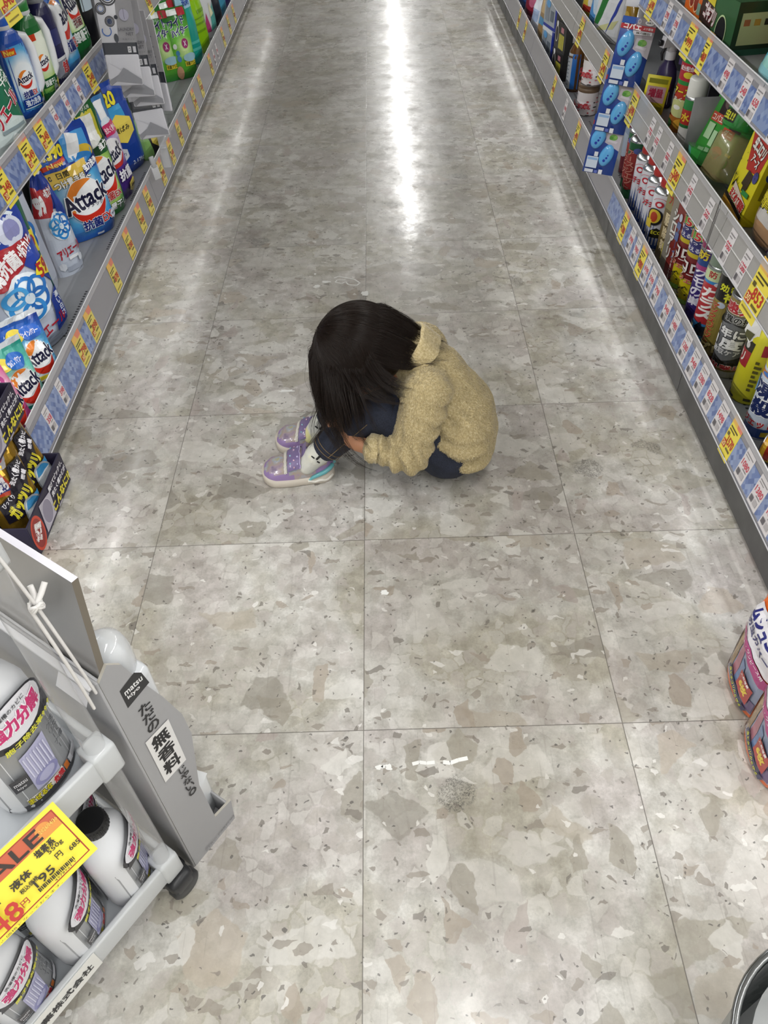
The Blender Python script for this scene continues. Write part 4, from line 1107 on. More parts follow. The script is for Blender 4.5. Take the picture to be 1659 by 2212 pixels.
# white cans with blue needles
els = [('r', -.5, 0, .5, 1, 'dfe0e8'), ('r', -.5, 0, .5, .09, '28468e')]
for i in range(13):
    x = -.3 + i * .05
    els.append(('p', [(x - .018, .05), (x + .018, .05), (x, .50 - .06 * (i % 2))], '2e4e9a'))
els += [('t', 'キンチョール', .0, .62, .40, .12, 'bb2c3a', .04, None, 0), ('e', .02, .82, .06, .055, 'bb2c3a'), ('e', .02, .82, .03, .03, 'eceaf0'), ('g', .02, .84, .1, .09, .08, 'c85a66', 20, 160)]
wc = place('spray_can', 'white spray can with blue needle pattern and red cap, rearmost of four', 'spray can', 'white spray cans with red caps', spray(.031, .163, 'dfe0e8', els, 'a82c2a', 'nozzle'), .794, 2.44, .10, -50, .062)
again(wc, 'white spray can with blue needle pattern and red cap, second from the rear', .792, 2.36, .10, -54, .06)
again(wc, 'white spray can with blue needle pattern and red cap, third from the rear', .790, 2.275, .10, -46, .06)
els3 = els + [('e', -.02, .60, .12, .15, '24242c'), ('e', -.02, .61, .09, .12, 'dcc03a'), ('e', -.02, .60, .05, .09, 'b8442c'), ('p', [(-.18, .40), (-.04, .40), (-.04, .54), (-.18, .54)], 'e2c84a'), ('p', [(-.03, .24), (.14, .24), (.14, .36), (.05, .42), (-.03, .36)], '23231c'), ('t', 'ECO', .055, .335, .13, .06, 'd8d23a', .03)]
place('spray_can', 'white spray can with a black ECO shield, frontmost of the red-capped four', 'spray can', 'white spray cans with red caps', spray(.032, .167, 'dfe0e8', els3, 'a82c2a', 'nozzle'), .786, 2.185, .10, -44, .064)
els = [('r', -.5, 0, .5, 1, '2e6a44'), ('p', [(-.2, .1), (.2, .2), (.2, .9), (-.2, .7)], 'a83a36'), ('v', 'アースジェット', .0, .5, .16, .7, 'd88a7a', .04, '5a2420'), ('e', .1, .85, .07, .05, '5a6ab0'), ('p', [(-.3, .0), (.3, .0), (-.3, .3)], '3a8a54'), ('r', .1, .3, .2, .55, '3a3a7a')]
gc = place('spray_can', 'green and red spray can behind the white cans, front of two', 'spray can', G_R0, spray(.031, .178, '2e6a44', els, '8c2a30', 'nozzle'), .794, 2.545, .10, -56, .06)
again(gc, 'green and red spray can next to the blue fly traps, rear of two', .805, 2.64, .10, -96, .06)
els = [('r', -.5, 0, .5, 1, '6a2c34'), ('r', -.5, .55, .5, .8, '8a9ab0'), ('e', 0, .5, .2, .2, 'a8b4c4')]
place('spray_can', 'dark red spray can in the shade behind the fly traps', 'spray can', G_R0, spray(.030, .195, '6a2c34', els, '7a2430', 'nozzle'), .82, 2.74, .10, -85, .06)
for i, (x, y, c, cc, lab) in enumerate(((.90, 2.10, 'c8b82a', 'd2b41e', 'yellow spray can in the second row behind the brown box'), (.905, 2.21, 'b4402e', 'b8a020', 'red and yellow spray can in the second row behind the ECO can'), (.91, 1.80, '8a8a4a', 'c8b41c', 'olive spray can in the second row behind the violet can'), (.905, 1.99, 'c2b020', 'd8b81c', 'yellow spray can in the second row behind the コロリ pair'), (.92, 1.52, '6a6a66', '2a2a2a', 'grey can in the second row behind the bronze can'))):
    place('spray_can', lab, 'spray can', G_R0, spray(.031, .20, c, [('r', -.4, .4, .4, .6, 'a83a34'), ('r', -.4, .7, .4, .76, '3a3a78'), ('t', '虫', 0, .5, .14, .14, 'f0ece4', .04)], cc, 'full'), x, y, .10, -85, .06)

# jars, amber bottle, packs further along
els = [('r', -.5, 0, .5, 1, 'ddd8d8'), ('r', -.3, .3, .3, .62, 'ecebee')]
rs = random.Random(4)
for i in range(46):
    els.append(('e', rs.uniform(-.45, .45), rs.uniform(.05, .95), rs.uniform(.012, .03), rs.uniform(.02, .045), ('b2444a', '3a3438', 'c87a7e', 'b2444a')[i % 4]))
els.append(('t', '香薫', .0, .46, .36, .2, 'b8323c', .04))
jb = canbody(.041, .085, 'ddd8d8', els, rough=.3, rim='8a8280')
jl = MB()
jl.lathe([(.041, .085), (.042, .088), (.042, .097), (.0405, .0985), (.0405, .1), (.042, .102), (.042, .110), (.040, .113), (.034, .1135)], mat('6e5a46', .35), 32)
j0 = place('jar', 'white floral jar with brown lid, upper one of the front stack', 'jar', 'floral jars with brown lids', [('body', jb), ('lid', jl)], .785, 3.31, .214, -80, .082)
again(j0, 'white floral jar with brown lid, lower one of the front stack', .785, 3.31, .10, -62, .082)
again(j0, 'white floral jar with brown lid behind the stack, half hidden by the traps', .855, 3.20, .10, -85, .082)
again(j0, 'white floral jar with brown lid on top of the rear stack', .855, 3.20, .214, -70, .082)
am = bottle([(0, .033, .033), (.005, .036, .036), (.13, .036, .036), (.15, .034, .034), (.185, .016, .016), (.205, .0145, .0145)], '5a3a18', [('r', -.5, .06, .5, .70, 'b4bac0'), ('r', .24, .06, .5, .70, '2a6ab8'), *[('r', -.4, .12 + i * .07, .1, .14 + i * .07, '7a828a') for i in range(8)]], .075, .205, n=2.05, rough=.12, coat=.6)
place('bottle', 'amber plastic bottle with an orange cap left of the floral jars', 'bottle', G_R0, [('body', am), ('cap', cap_mb(.0165, .024, 'b85418', .204))], .79, 3.60, .10, -74, .07)
el_ = [('r', -.5, 0, .5, 1, '2a2a2a'), ('r', -.1, .08, .34, .6, 'c4bc3e'), *[('r', -.02 + i * .12, .08, .0 + i * .12, .6, '3a3a24') for i in range(3)], ('g', -.3, .55, .14, .3, .16, 'c8c6c4'), ('r', .06, .68, .3, .86, 'b87a84'), ('e', -.3, .9, .08, .1, 'e6e6e6')]
bb = boxpack(.13, .105, .08, '2a2a2a', el_, right=[('r', -.5, 0, .5, 1, '343434'), ('r', -.1, .4, .25, .7, 'c8c4c6'), ('r', -.05, .05, .25, .36, 'b05a6e')], left=[('r', -.4, .1, .4, .6, '3a3a3a')])
bx0 = place('box', 'black and yellow box at the foot of the stack left of the amber bottle', 'box', 'black boxes stacked on the bottom right shelf', [('carton', bb)], .775, 3.78, .10, -80, .08)
for k, l_ in enumerate(('second', 'third', 'topmost')):
    if k < 2: again(bx0, 'black and yellow box %s from the shelf in the stack left of the amber bottle' % ('second', 'third')[k], .777 + .003 * k, 3.78 + .004 * k, .10 + .1052 * (k + 1), -80 + 2 * k, .08)
el_ = [('r', -.5, 0, .5, 1, 'a8b0b8'), ('r', -.5, 0, .5, .1, '2034a0'), ('r', -.5, .86, .5, 1, 'e6eaf0'), ('r', .36, 0, .5, 1, '2034a0'), ('r', -.4, .2, -.1, .7, '8a929c'), ('r', .0, .25, .26, .6, '6a7480'), ('e', -.2, .76, .16, .12, '6aaae0')]
sb_ = boxpack(.15, .12, .07, '8c96a4', el_, right=[('r', -.5, 0, .5, 1, '1c2e9a'), ('r', -.2, .1, .3, .5, '8a8a2c')])
sx0 = place('box', 'silver and blue box at the foot of the far stack on the bottom right shelf', 'box', 'silver and blue boxes in a far stack', [('carton', sb_)], .777, 4.06, .10, -80, .07)
again(sx0, 'silver and blue box on top of the far stack on the bottom right shelf', .780, 4.06, .2203, -78, .07)
el_ = [('r', -.5, 0, .5, 1, '4a7ab8'), ('e', .0, .5, .3, .3, 'a8a83c'), ('r', -.3, .1, .3, .2, '9ab8d8'), ('e', .1, .8, .2, .1, 'b8d2ea'), ('e', .2, .25, .16, .1, 'a46a8a')]
fp = place('refill_pouch', 'shiny blue film pack between the silver boxes and the black stack', 'refill pouch', G_R0, [('pouch', pouch(.11, .24, .07, '4a8ac8', el_, seed=71, rough=.12))], .785, 3.92, .10, -84, .07)
place('refill_pouch', 'tan and blue pack beyond the silver boxes', 'refill pouch', G_R0, [('pouch', pouch(.17, .25, .07, 'a88a5c', [('r', -.5, .3, .5, .42, '5a9ac8'), ('r', -.5, .8, .5, .95, '5a9ac8'), ('r', -.2, .5, .3, .75, 'c8ae80')], seed=72))], .78, 4.30, .10, -80, .07, -2)
place('refill_pouch', 'white and pale blue small pack on the far bottom right shelf', 'refill pouch', G_R0, [('pouch', pouch(.14, .16, .07, 'dfe4ee', [('r', -.3, .3, .3, .6, 'a8bcdc')], seed=73))], .775, 4.50, .10, -80, .07, -2)
place('refill_pouch', 'crimson pack with a yellow-green swirl at the far right shelf', 'refill pouch', G_R0, [('pouch', pouch(.19, .24, .08, '8c2438', [('e', -.1, .7, .3, .16, 'd8c86a'), ('e', .1, .6, .24, .12, 'b8c83a'), ('e', .2, .4, .22, .14, 'c86a8a'), ('r', -.4, .1, .4, .2, '5a1828')], seed=74))], .78, 4.72, .10, -80, .08, -2)
for i, (y, c, lab) in enumerate(((4.98, '3a5a9a', 'blue pack after the crimson one on the far right shelf'), (5.2, 'c8a83a', 'mustard pack near the top picture edge on the right shelf'), (5.44, 'b4b8bc', 'pale grey pack farthest in view on the right shelf'))):
    place('refill_pouch', lab, 'refill pouch', G_R0, [('pouch', pouch(.19, .24, .08, c, [('r', -.4, .4, .4, .6, 'e6e4de'), ('t', '防虫', 0, .5, .5, .14, '3a3a4a', .03)], seed=80 + i, nu=8, nv=10))], .78, y, .10, -80, .08, -2)

# ---------------------------------------------------------------- right, second shelf
els = [('r', -.5, 0, .5, 1, '2a2a2c'), ('r', -.5, .1, .5, .45, 'b8b8ba'), ('r', -.5, .6, .5, .7, 'c8c8c8'), ('t', 'ムシ', .0, .3, .3, .16, '2a2a2c', .03)]
place('spray_can', 'black and silver can right of the ムカデ bag, second right shelf', 'spray can', G_R1, spray(.030, .16, '2a2a2c', els, '1c1c1e', 'full'), .79, 1.475, .412, -60, .06)
els = [('r', -.5, 0, .5, 1, '38343a'), ('r', -.5, 0, .5, .26, 'a89484'), ('e', .0, .1, .34, .1, 'c49a72'), ('p', [(-.3, .2), (.2, .18), (.22, .3), (-.26, .32)], 'dad6d2'), ('v', 'ムカデ', -.02, .67, .46, .48, 'f6f4f2', .05, '242026'), ('t', '撃滅', -.02, .36, .66, .13, 'e2d23a', .05, '26221e'), ('p', [(.28, .4), (.5, .42), (.5, .75), (.36, .7)], '9a2c30'), ('v', '効く!!', .41, .56, .1, .26, 'e6e0e4', .03), ('r', -.5, .9, .5, 1, '8a94b4'), ('e', .1, .95, .1, .04, 'c83a4a'), ('p', [(.3, 0), (.5, 0), (.5, .26), (.4, .2)], '5c3a6a')]
place('refill_pouch', 'black bag with big white ムカデ and yellow 撃滅, second right shelf', 'bag', G_R1, [('pouch', pouch(.135, .235, .06, '38343a', els, seed=90, wr=.002, tprof=((0, .6), (.2, 1), (.8, .6), (1, .04))))], .795, 1.585, .412, -86, .06, -8)
els = [('r', -.5, 0, .5, 1, 'dcd02c'), ('r', -.5, .86, .5, 1, '2a2624'), ('p', [(-.05, .89), (.38, .89), (.38, .97), (-.05, .97)], 'd8b23a'), ('p', [(-.44, .84), (-.06, .96), (.42, .74), (.36, .52), (-.16, .5)], 'b5342e'), ('t', '虫コロリ', .02, .75, .56, .13, 'f4f0ea', .04, '3a1a18', -12), ('t', 'アース', .06, .62, .34, .08, 'f4f0ea', .03, '3a1a18', -12), ('p', [(-.08, .36), (.2, .34), (.24, .5), (.0, .52)], '43362a'), ('r', .02, .3, .18, .37, '43362a'), ('e', .34, .5, .1, .06, '4a4a8a'),
       ('p', [(-.42, .42), (-.38, .3), (-.26, .4), (-.28, .34), (-.38, .26), (-.44, .4)], '201c18'), ('p', [(-.3, .2), (.4, .1), (.4, .22), (-.3, .34)], 'd8c8b8'), ('t', 'まとめて駆除', .05, .20, .72, .1, 'b5302c', .04, 'f4eee4', -10), ('r', .1, .28, .4, .33, '3a8a4a'), ('p', [(-.5, .0), (.5, .0), (.5, .06), (-.5, .16)], 'e0a840'), ('p', [(-.5, .16), (.5, .06), (.5, .1), (-.5, .2)], '2a2420'), *bug_marks(10, 8, -.45, .45, .3, .72)]
rt = [('r', -.5, 0, .5, 1, 'd8c820'), ('r', -.5, .9, .5, 1, '2a2624'), ('e', 0, .55, .3, .06, '2a3a6a'), ('r', -.2, .3, .2, .5, '8a7c1a'), ('t', 'α', 0, .66, .4, .06, 'c03a2c', .03)]
place('box', 'yellow box with a red 虫コロリ panel left of the black bag', 'box', G_R1, [('carton', boxpack(.105, .20, .05, 'd8cc28', els, right=rt))], .786, 1.72, .412, -86, .05, -10)
# green trap: backing card with a green jar and a clear green bowl
els = [('r', -.5, 0, .5, 1, '3f9a3c'), ('p', [(-.2, .86), (.3, .86), (.3, 1), (-.1, 1)], 'a83a34'), ('t', '90', .08, .93, .28, .1, 'e2d83a', .05), ('e', .4, .94, .14, .08, 'c8c85a'), ('p', [(-.36, .6), (-.14, .6), (-.14, .84), (-.36, .84)], '2e2224'), ('p', [(-.06, .5), (.16, .5), (.16, .74), (-.06, .74)], '3a2c2c'), ('e', -.24, .73, .08, .06, '6a5654'), ('r', -.44, .5, -.2, .6, 'c8503c'), ('t', 'コバエ', -.32, .55, .2, .07, 'f6ece4', .02), ('r', -.14, .4, .08, .5, 'c8503c'), ('t', 'ダニ', -.03, .45, .16, .07, 'f6ece4', .02), ('r', -.42, .3, -.3, .48, 'b8dcae'), ('r', -.28, .24, -.2, .42, 'b8dcae'), ('e', -.06, .22, .1, .07, 'b8542c'), ('e', .1, .16, .11, .075, '2c8a34'), ('r', .1, .24, .2, .27, 'd8d040')]
gb = boxpack(.20, .20, .012, '3f9a3c', els)
gj = MB()
gm = mat('38a04a', .12, alpha=.72, coat=.6)
gj.lathe([(.0, .0), (.036, .0), (.040, .008), (.040, .05), (.03, .066), (.018, .07), (.017, .085), (.002, .086)], gm, 24)
gj.xform(Matrix.Translation((.052, -.044, .115)))
art(gj, [('r', -.3, .2, .3, .62, '26261c'), ('t', '虫!!', 0, .41, .5, .3, 'd2d43a', .04)], lambda u, v, d: (.052 + (.0405 + d) * math.sin(u * 1.6), -.044 - (.0405 + d) * math.cos(u * 1.6), .115 + v * .06), .065, .06, du=.1)
gw = MB()
gw.lathe([(.0, .0), (.024, .0), (.036, .03), (.04, .034), (.0, .036)], mat('46b052', .1, alpha=.7, coat=.8), 8, smooth=False)
gw.xform(Matrix.Translation((-.02, -.045, .012)))
cb_ = MB()
cb_.rbox(.03, -.075, .004, .098, -.008, .105, mat('b8a878', .15, alpha=.5, coat=.6), .006, 1)
place('insect_trap', 'green carded insect trap with a see-through green jar, second right shelf', 'insect trap', G_R1, [('backing_card', gb), ('jar', gj), ('bowl', gw), ('clear_tray', cb_)], .815, 1.955, .416, -74, .012, -18)
els = [('r', -.5, 0, .5, .5, 'c8c6c2'), ('r', -.5, .5, .5, .78, 'aa342e'), ('r', -.5, .44, .5, .5, '2c6a3a'), ('t', '水', -.04, .64, .16, .16, 'e2c23a', .03)]
pb = spray(.026, .125, '2e8040', els, 'e4e4de', 'full')
place('spray_can', 'small green red and grey can with white flip cap, second right shelf', 'spray can', G_R1, pb, .786, 2.12, .412, -45, .052)
els = [('r', -.5, 0, .5, 1, 'b8402e'), ('r', -.5, .62, .5, 1, '2f8a40'), ('p', [(-.14, .68), (.16, .66), (.16, .88), (-.14, .9)], 'b2303a'), ('t', '成分配合UP', .01, .83, .24, .06, 'f4eef0', .02), ('e', .02, .75, .06, .04, 'e0cc3a'), ('t', 'アースW', .02, .53, .34, .09, 'e8dc38', .04, '7a1c1c'), ('r', -.5, .44, .5, .62, None) if False else ('r', -.5, .30, .5, .44, '7a3c2c'), ('e', .0, .32, .2, .12, 'c8cc8c'), ('e', -.04, .33, .05, .03, 'f2f2ea'), ('t', 'まく忌避', .04, .44, .3, .05, 'eee6da', .02), ('r', -.5, .0, .5, .2, 'a8682c'), ('e', .1, .12, .14, .08, 'd8a03a'), ('e', -.12, .1, .06, .06, '4a8a4a')]
place('spray_can', 'large red and green can reading アースW, left of the small green can', 'spray can', G_R1, spray(.036, .19, 'b8402e', els, '8c2c30', 'full'), .806, 2.245, .412, -48, .072)
els = [('r', -.5, 0, .5, 1, 'c08a28'), ('r', -.5, .4, .5, .6, 'e2ddd8'), ('t', 'リ', .0, .5, .14, .16, 'b02c3a', .05), ('r', -.5, .8, .5, 1, '3a3428'), ('e', 0, .2, .16, .1, 'b2402c')]
place('spray_can', 'amber and white can behind the アースW can', 'spray can', G_R1, spray(.032, .185, 'c08a28', els, 'a42c2c', 'full'), .845, 2.335, .412, -56, .064)
tb = bottle([(0, .03, .022), (.006, .033, .025), (.07, .033, .025), (.1, .026, .022), (.115, .014, .014), (.125, .013, .013)], '3a3058', [('r', -.5, .1, .5, .4, 'd8d4da'), ('t', '0', .0, .25, .3, .24, '26222e', .06), ('r', -.5, .45, .5, .55, '8a3c5a'), ('r', -.3, .62, .3, .7, '5a5080')], .066, .115, n=2.3)
tg = MB()
wm2 = mat('e6e4ea', .35)
tg.lathe([(.0145, .122), (.015, .14), (.011, .143)], wm2, 16)
tg.add([(-.010, -.036, .155), (-.010, .026, .160), (-.010, .026, .176), (-.010, -.030, .182), (.010, -.036, .155), (.010, .026, .160), (.010, .026, .176), (.010, -.030, .182)], [(0, 1, 2, 3), (7, 6, 5, 4), (0, 4, 5, 1), (1, 5, 6, 2), (2, 6, 7, 3), (3, 7, 4, 0)], wm2)
tg.rbox(-.008, -.012, .14, .008, .014, .16, wm2, .003, 1)
tl_ = MB()
tl_.tube([(0, -.022, .156), (0, -.03, .14), (0, -.026, .122)], [.005, .005, .003], mat('2a2a30', .4), 8)
nz_ = MB()
nz_.rbox(-.006, -.046, .16, .006, -.034, .174, mat('26262c', .4), .002, 1)
place('spray_bottle', 'violet trigger spray bottle with a white head, second right shelf', 'bottle', G_R1, [('body', tb), ('spray_head', tg, [('nozzle', nz_)]), ('trigger', tl_)], .80, 2.45, .412, -72, .05)
tb2 = again(bpy.data.objects['spray_bottle.001'] if 'spray_bottle.001' in bpy.data.objects else bpy.data.objects['spray_bottle'], 'second violet trigger spray bottle further back by the black card', .86, 2.37, .412, -60, .05)
pc = MB()
pc.rbox(-.032, -.0006, 0, .032, .0006, .10, mat('dcd030', .4), .0004, 1)
art(pc, [('r', -.4, .3, .4, .72, 'c8a0a8'), ('t', '増量', 0, .55, .6, .22, 'b02c4a', .04), ('r', -.4, .08, .4, .2, '8a8a20'), ('r', -.4, .8, .4, .92, '8a8a20')], flat((0, -.0007, 0), (.064, 0, 0), (0, 0, .1), (0, -1, 0)), .064, .1)
place('shelf_card', 'upright yellow card with a pink panel beside the violet spray bottle', 'card', None, [('card', pc)], .775, 2.385, .415, -20, 0, 0, 4)
bc = MB()
bc.rbox(-.10, -.001, 0, .10, .001, .22, mat('2c2c30', .4), .0008, 1)
art(bc, [('t', 'クモの巣', .0, .80, .8, .16, 'c8c8cc', .04), ('t', '3カ月', -.12, .58, .5, .14, 'c8cc3a', .04), ('t', '1プッシュ', .2, .56, .44, .1, 'b8b8c0', .03), ('r', -.4, .3, .1, .4, '6a5a8a'), ('r', -.4, .05, .3, .22, '5a5a60')], flat((0, -.0011, 0), (.2, 0, 0), (0, 0, .22), (0, -1, 0)), .2, .22)
place('backing_card', 'black card reading クモの巣 and 3カ月 behind the violet spray bottles', 'card', None, [('card', bc)], .94, 2.53, .413, -62, 0, 0)
dv = MB()
dv.rbox(-.0012, .01, 0, .0012, .13, .15, mat('8a8a8c', .3, coat=.3), .001, 1)
o = place('shelf_divider', 'grey shelf divider between the アースW can and the green trap', 'shelf divider', None, [('divider', dv)], .76, 2.055, .412, -90)
bk = MB()
bk.rbox(-.085, -.03, 0, .085, .03, .20, mat('4a4644', .4), .002, 1)
art(bk, [('r', -.4, .5, .3, .66, 'b0a8a0'), ('r', -.4, .2, .4, .3, '7a3a2c'), ('t', 'ハエ取', 0, .8, .7, .14, 'd6d2cc', .03)], flat((0, -.0301, 0), (.17, 0, 0), (0, 0, .2), (0, -1, 0)), .17, .2)
place('box', 'dark box standing in the shade behind the green trap', 'box', G_R1, [('carton', bk)], .98, 1.95, .412, -80, .06)
bz = MB()
bz.rbox(-.075, -.006, 0, .075, .006, .22, mat('2e2a28', .4), .002, 1)
art(bz, [('p', [(-.4, .72), (.4, .8), (.4, .96), (-.4, .9)], '141414'), ('t', 'コバエ', .0, .84, .7, .14, 'e8e6e2', .04, None, 5), ('t', '2個', -.05, .6, .4, .12, 'd6c84a', .04), ('r', -.4, .3, .1, .45, 'b88a6a'), ('e', .2, .4, .15, .08, '4a4a9a')], flat((0, -.0061, 0), (.15, 0, 0), (0, 0, .22), (0, -1, 0)), .15, .22)
place('box', 'black carded pack with white コバエ, between the green trap and yellow box', 'box', G_R1, [('carton', bz)], .90, 1.80, .413, -80, .012, -12)
# bags further along the second shelf
el_ = [('r', -.5, 0, .5, 1, 'dcc24a'), ('e', .0, .6, .3, .2, 'c8442c'), ('e', .2, .3, .2, .14, 'e6e2d8'), ('r', -.3, .1, .3, .2, 'b03a30')]
place('refill_pouch', 'yellow and red bag, far end of the second right shelf in view', 'bag', G_R1, [('pouch', pouch(.12, .19, .05, 'd2a83a', el_, seed=95))], .79, 3.42, .412, -70, .05, -4)
el_ = [('r', -.5, 0, .5, 1, '5a9ad8'), ('e', .0, .5, .3, .3, 'cfe2f2'), ('r', -.3, .75, .3, .9, '3a6ab8')]
place('refill_pouch', 'sky blue bag right of the yellow and red bag', 'bag', G_R1, [('pouch', pouch(.11, .20, .05, '6aa6dc', el_, seed=96))], .79, 3.28, .412, -66, .05, -4)
el_ = [('r', -.5, 0, .5, 1, 'e4e6ea'), ('p', [(-.4, .2), (-.2, .2), (.1, .8), (-.1, .85)], '2f7a3a'), ('p', [(-.3, .1), (.3, .2), (.4, .34), (-.1, .2)], 'd8d8a0'), ('p', [(.1, .1), (.3, .4), (.45, .8), (.3, .6)], '3a4aa8')]
place('refill_pouch', 'white bag with green and blue swooshes left of the fly traps', 'bag', G_R1, [('pouch', pouch(.16, .21, .05, 'e4e6ea', el_, seed=97))], .785, 3.12, .412, -66, .05, -4)
gbm = bottle([(0, .03, .03), (.006, .034, .034), (.06, .034, .034), (.075, .034, .034), (.15, .03, .03), (.17, .016, .016)], 'a07c28', [('r', -.5, 0, .5, .42, '2a2620'), ('p', [(-.3, .3), (.1, .34), (.3, .6), (.0, .5)], 'f0e6b8'), ('e', .0, .7, .2, .12, 'c8a44a')], .07, .17, n=2.1, rough=.15, coat=.6)
place('bottle', 'gold and black bottle just left of the hanging fly traps', 'bottle', G_R1, [('body', gbm), ('cap', cap_mb(.017, .03, '6a5a3a', .168))], .80, 2.90, .412, -70, .07)

# ---------------------------------------------------------------- right, third shelf
G_R2 = 'boxes on the third right shelf'
els = [('r', -.5, 0, .5, 1, 'dd6a2a'), ('e', -.14, .62, .13, .2, '8a3424'), ('e', .12, .58, .13, .2, '8a3424'), ('g', -.14, .62, .15, .23, .1, 'f0d8a8'), ('g', .12, .58, .15, .23, .1, 'f0d8a8'), ('p', [(-.4, .1), (.1, .0), (.1, .3), (-.4, .36)], 'e8b45a'), ('r', .2, .7, .44, .95, 'ecc8b8'), ('t', '毒餌', .3, .83, .2, .18, 'b0362a', .03), ('r', .24, .35, .42, .55, '7a9a8a')]
rt = [('r', -.5, 0, .5, 1, 'e08030'), ('r', -.3, .12, .3, .24, 'dcdad6'), ('r', -.4, .3, -.2, .4, '3a2418'), ('r', -.1, .3, .4, .38, 'e0b03a'), ('p', [(-.5, .7), (.0, .6), (.3, 1), (-.5, 1)], 'ecc06a')]
place('box', 'orange box with two brown bait discs on the third right shelf', 'box', G_R2, [('carton', boxpack(.10, .115, .07, 'dd6a2a', els, right=rt, top=[('r', -.3, .2, .3, .6, 'eaeae6')]))], .762, 2.18, .676, -84, .07)
els = [('r', -.5, 0, .5, 1, '3a6440'), ('p', [(-.5, .0), (-.1, .0), (-.2, 1), (-.5, 1)], '3a2c28'), ('t', 'ゴキブリ', -.22, .55, .34, .3, 'e8dcdc', .05, '7a2430', -12), ('p', [(-.42, .78), (-.12, .7), (-.12, .85), (-.42, .95)], 'd8c83a'), ('e', .16, .32, .14, .3, '26282a'), ('g', .16, .32, .15, .34, .1, 'c8dca8'), ('r', -.4, .12, -.24, .28, '8a5a5e')]
tp = [('r', -.5, 0, .5, 1, '4a7a4c'), ('p', [(-.2, .4), (.4, .5), (.3, .9), (-.3, .8)], '7aa85a'), ('e', .0, .6, .24, .14, '4c4430'), ('p', [(.0, .3), (.45, .3), (.45, .5), (.0, .5)], 'd8d8a0'), ('e', -.3, .3, .12, .16, 'e0a83a')]
rt = [('r', -.5, 0, .5, 1, '24382a'), ('r', -.4, .2, .4, .8, 'c8cc9a'), *[('r', -.34 + i * .2, .56, -.22 + i * .2, .68, ('b86a4a', 'c89a4a', '3a3a34')[i % 3]) for i in range(4)], ('r', -.5, .0, .5, .12, '2a5a4a')]
place('box', 'dark green box with a black insect picture, third right shelf', 'box', G_R2, [('carton', boxpack(.17, .105, .12, '2c5234', els, right=rt, top=tp))], .775, 2.045, .676, -82, .12)
els = [('r', -.5, 0, .5, 1, 'e6ecf0'), ('p', [(-.5, 0), (-.2, 0), (-.3, 1), (-.5, 1)], '5ac0d8'), ('p', [(-.4, .1), (-.2, .0), (.0, .3), (-.25, .4)], 'a8e4dc'), ('t', 'Refresh', .2, .7, .5, .12, '6a6aa8', .01), ('p', [(-.5, .0), (.5, .0), (.5, .12), (-.5, .2)], '9ad8e0')]
place('refill_pouch', 'pale cyan and white pack at the right edge of the third shelf', 'pack', G_R2, [('pouch', pouch(.15, .16, .07, 'dce8ee', els, seed=99, rough=.2))], .785, 1.74, .676, -84, .07, -14)
els = [('r', -.5, 0, .5, 1, '5aa83c'), ('e', .0, .6, .3, .2, 'd8a83a'), ('e', .2, .3, .2, .12, 'b8d86a'), ('r', -.4, .8, .4, .92, 'c85a4a')]
place('refill_pouch', 'leafy green pack behind the cyan pack on the third shelf', 'pack', G_R2, [('pouch', pouch(.12, .12, .05, '4a9a34', els, seed=100))], .86, 1.86, .676, -84, .05, -10)
place('box', 'orange box with dark spots at the back of the third right shelf', 'box', G_R2, [('carton', boxpack(.18, .15, .1, 'c8602a', [('e', 0, .5, .1, .12, '5a2c1c'), ('r', -.4, .7, .0, .9, 'a83a30')], top=[('e', .1, .5, .06, .14, '5a2c1c'), ('p', [(-.5, 0), (-.2, 0), (-.3, 1), (-.5, 1)], 'a82c28')]))], .935, 1.93, .676, -82, .1)
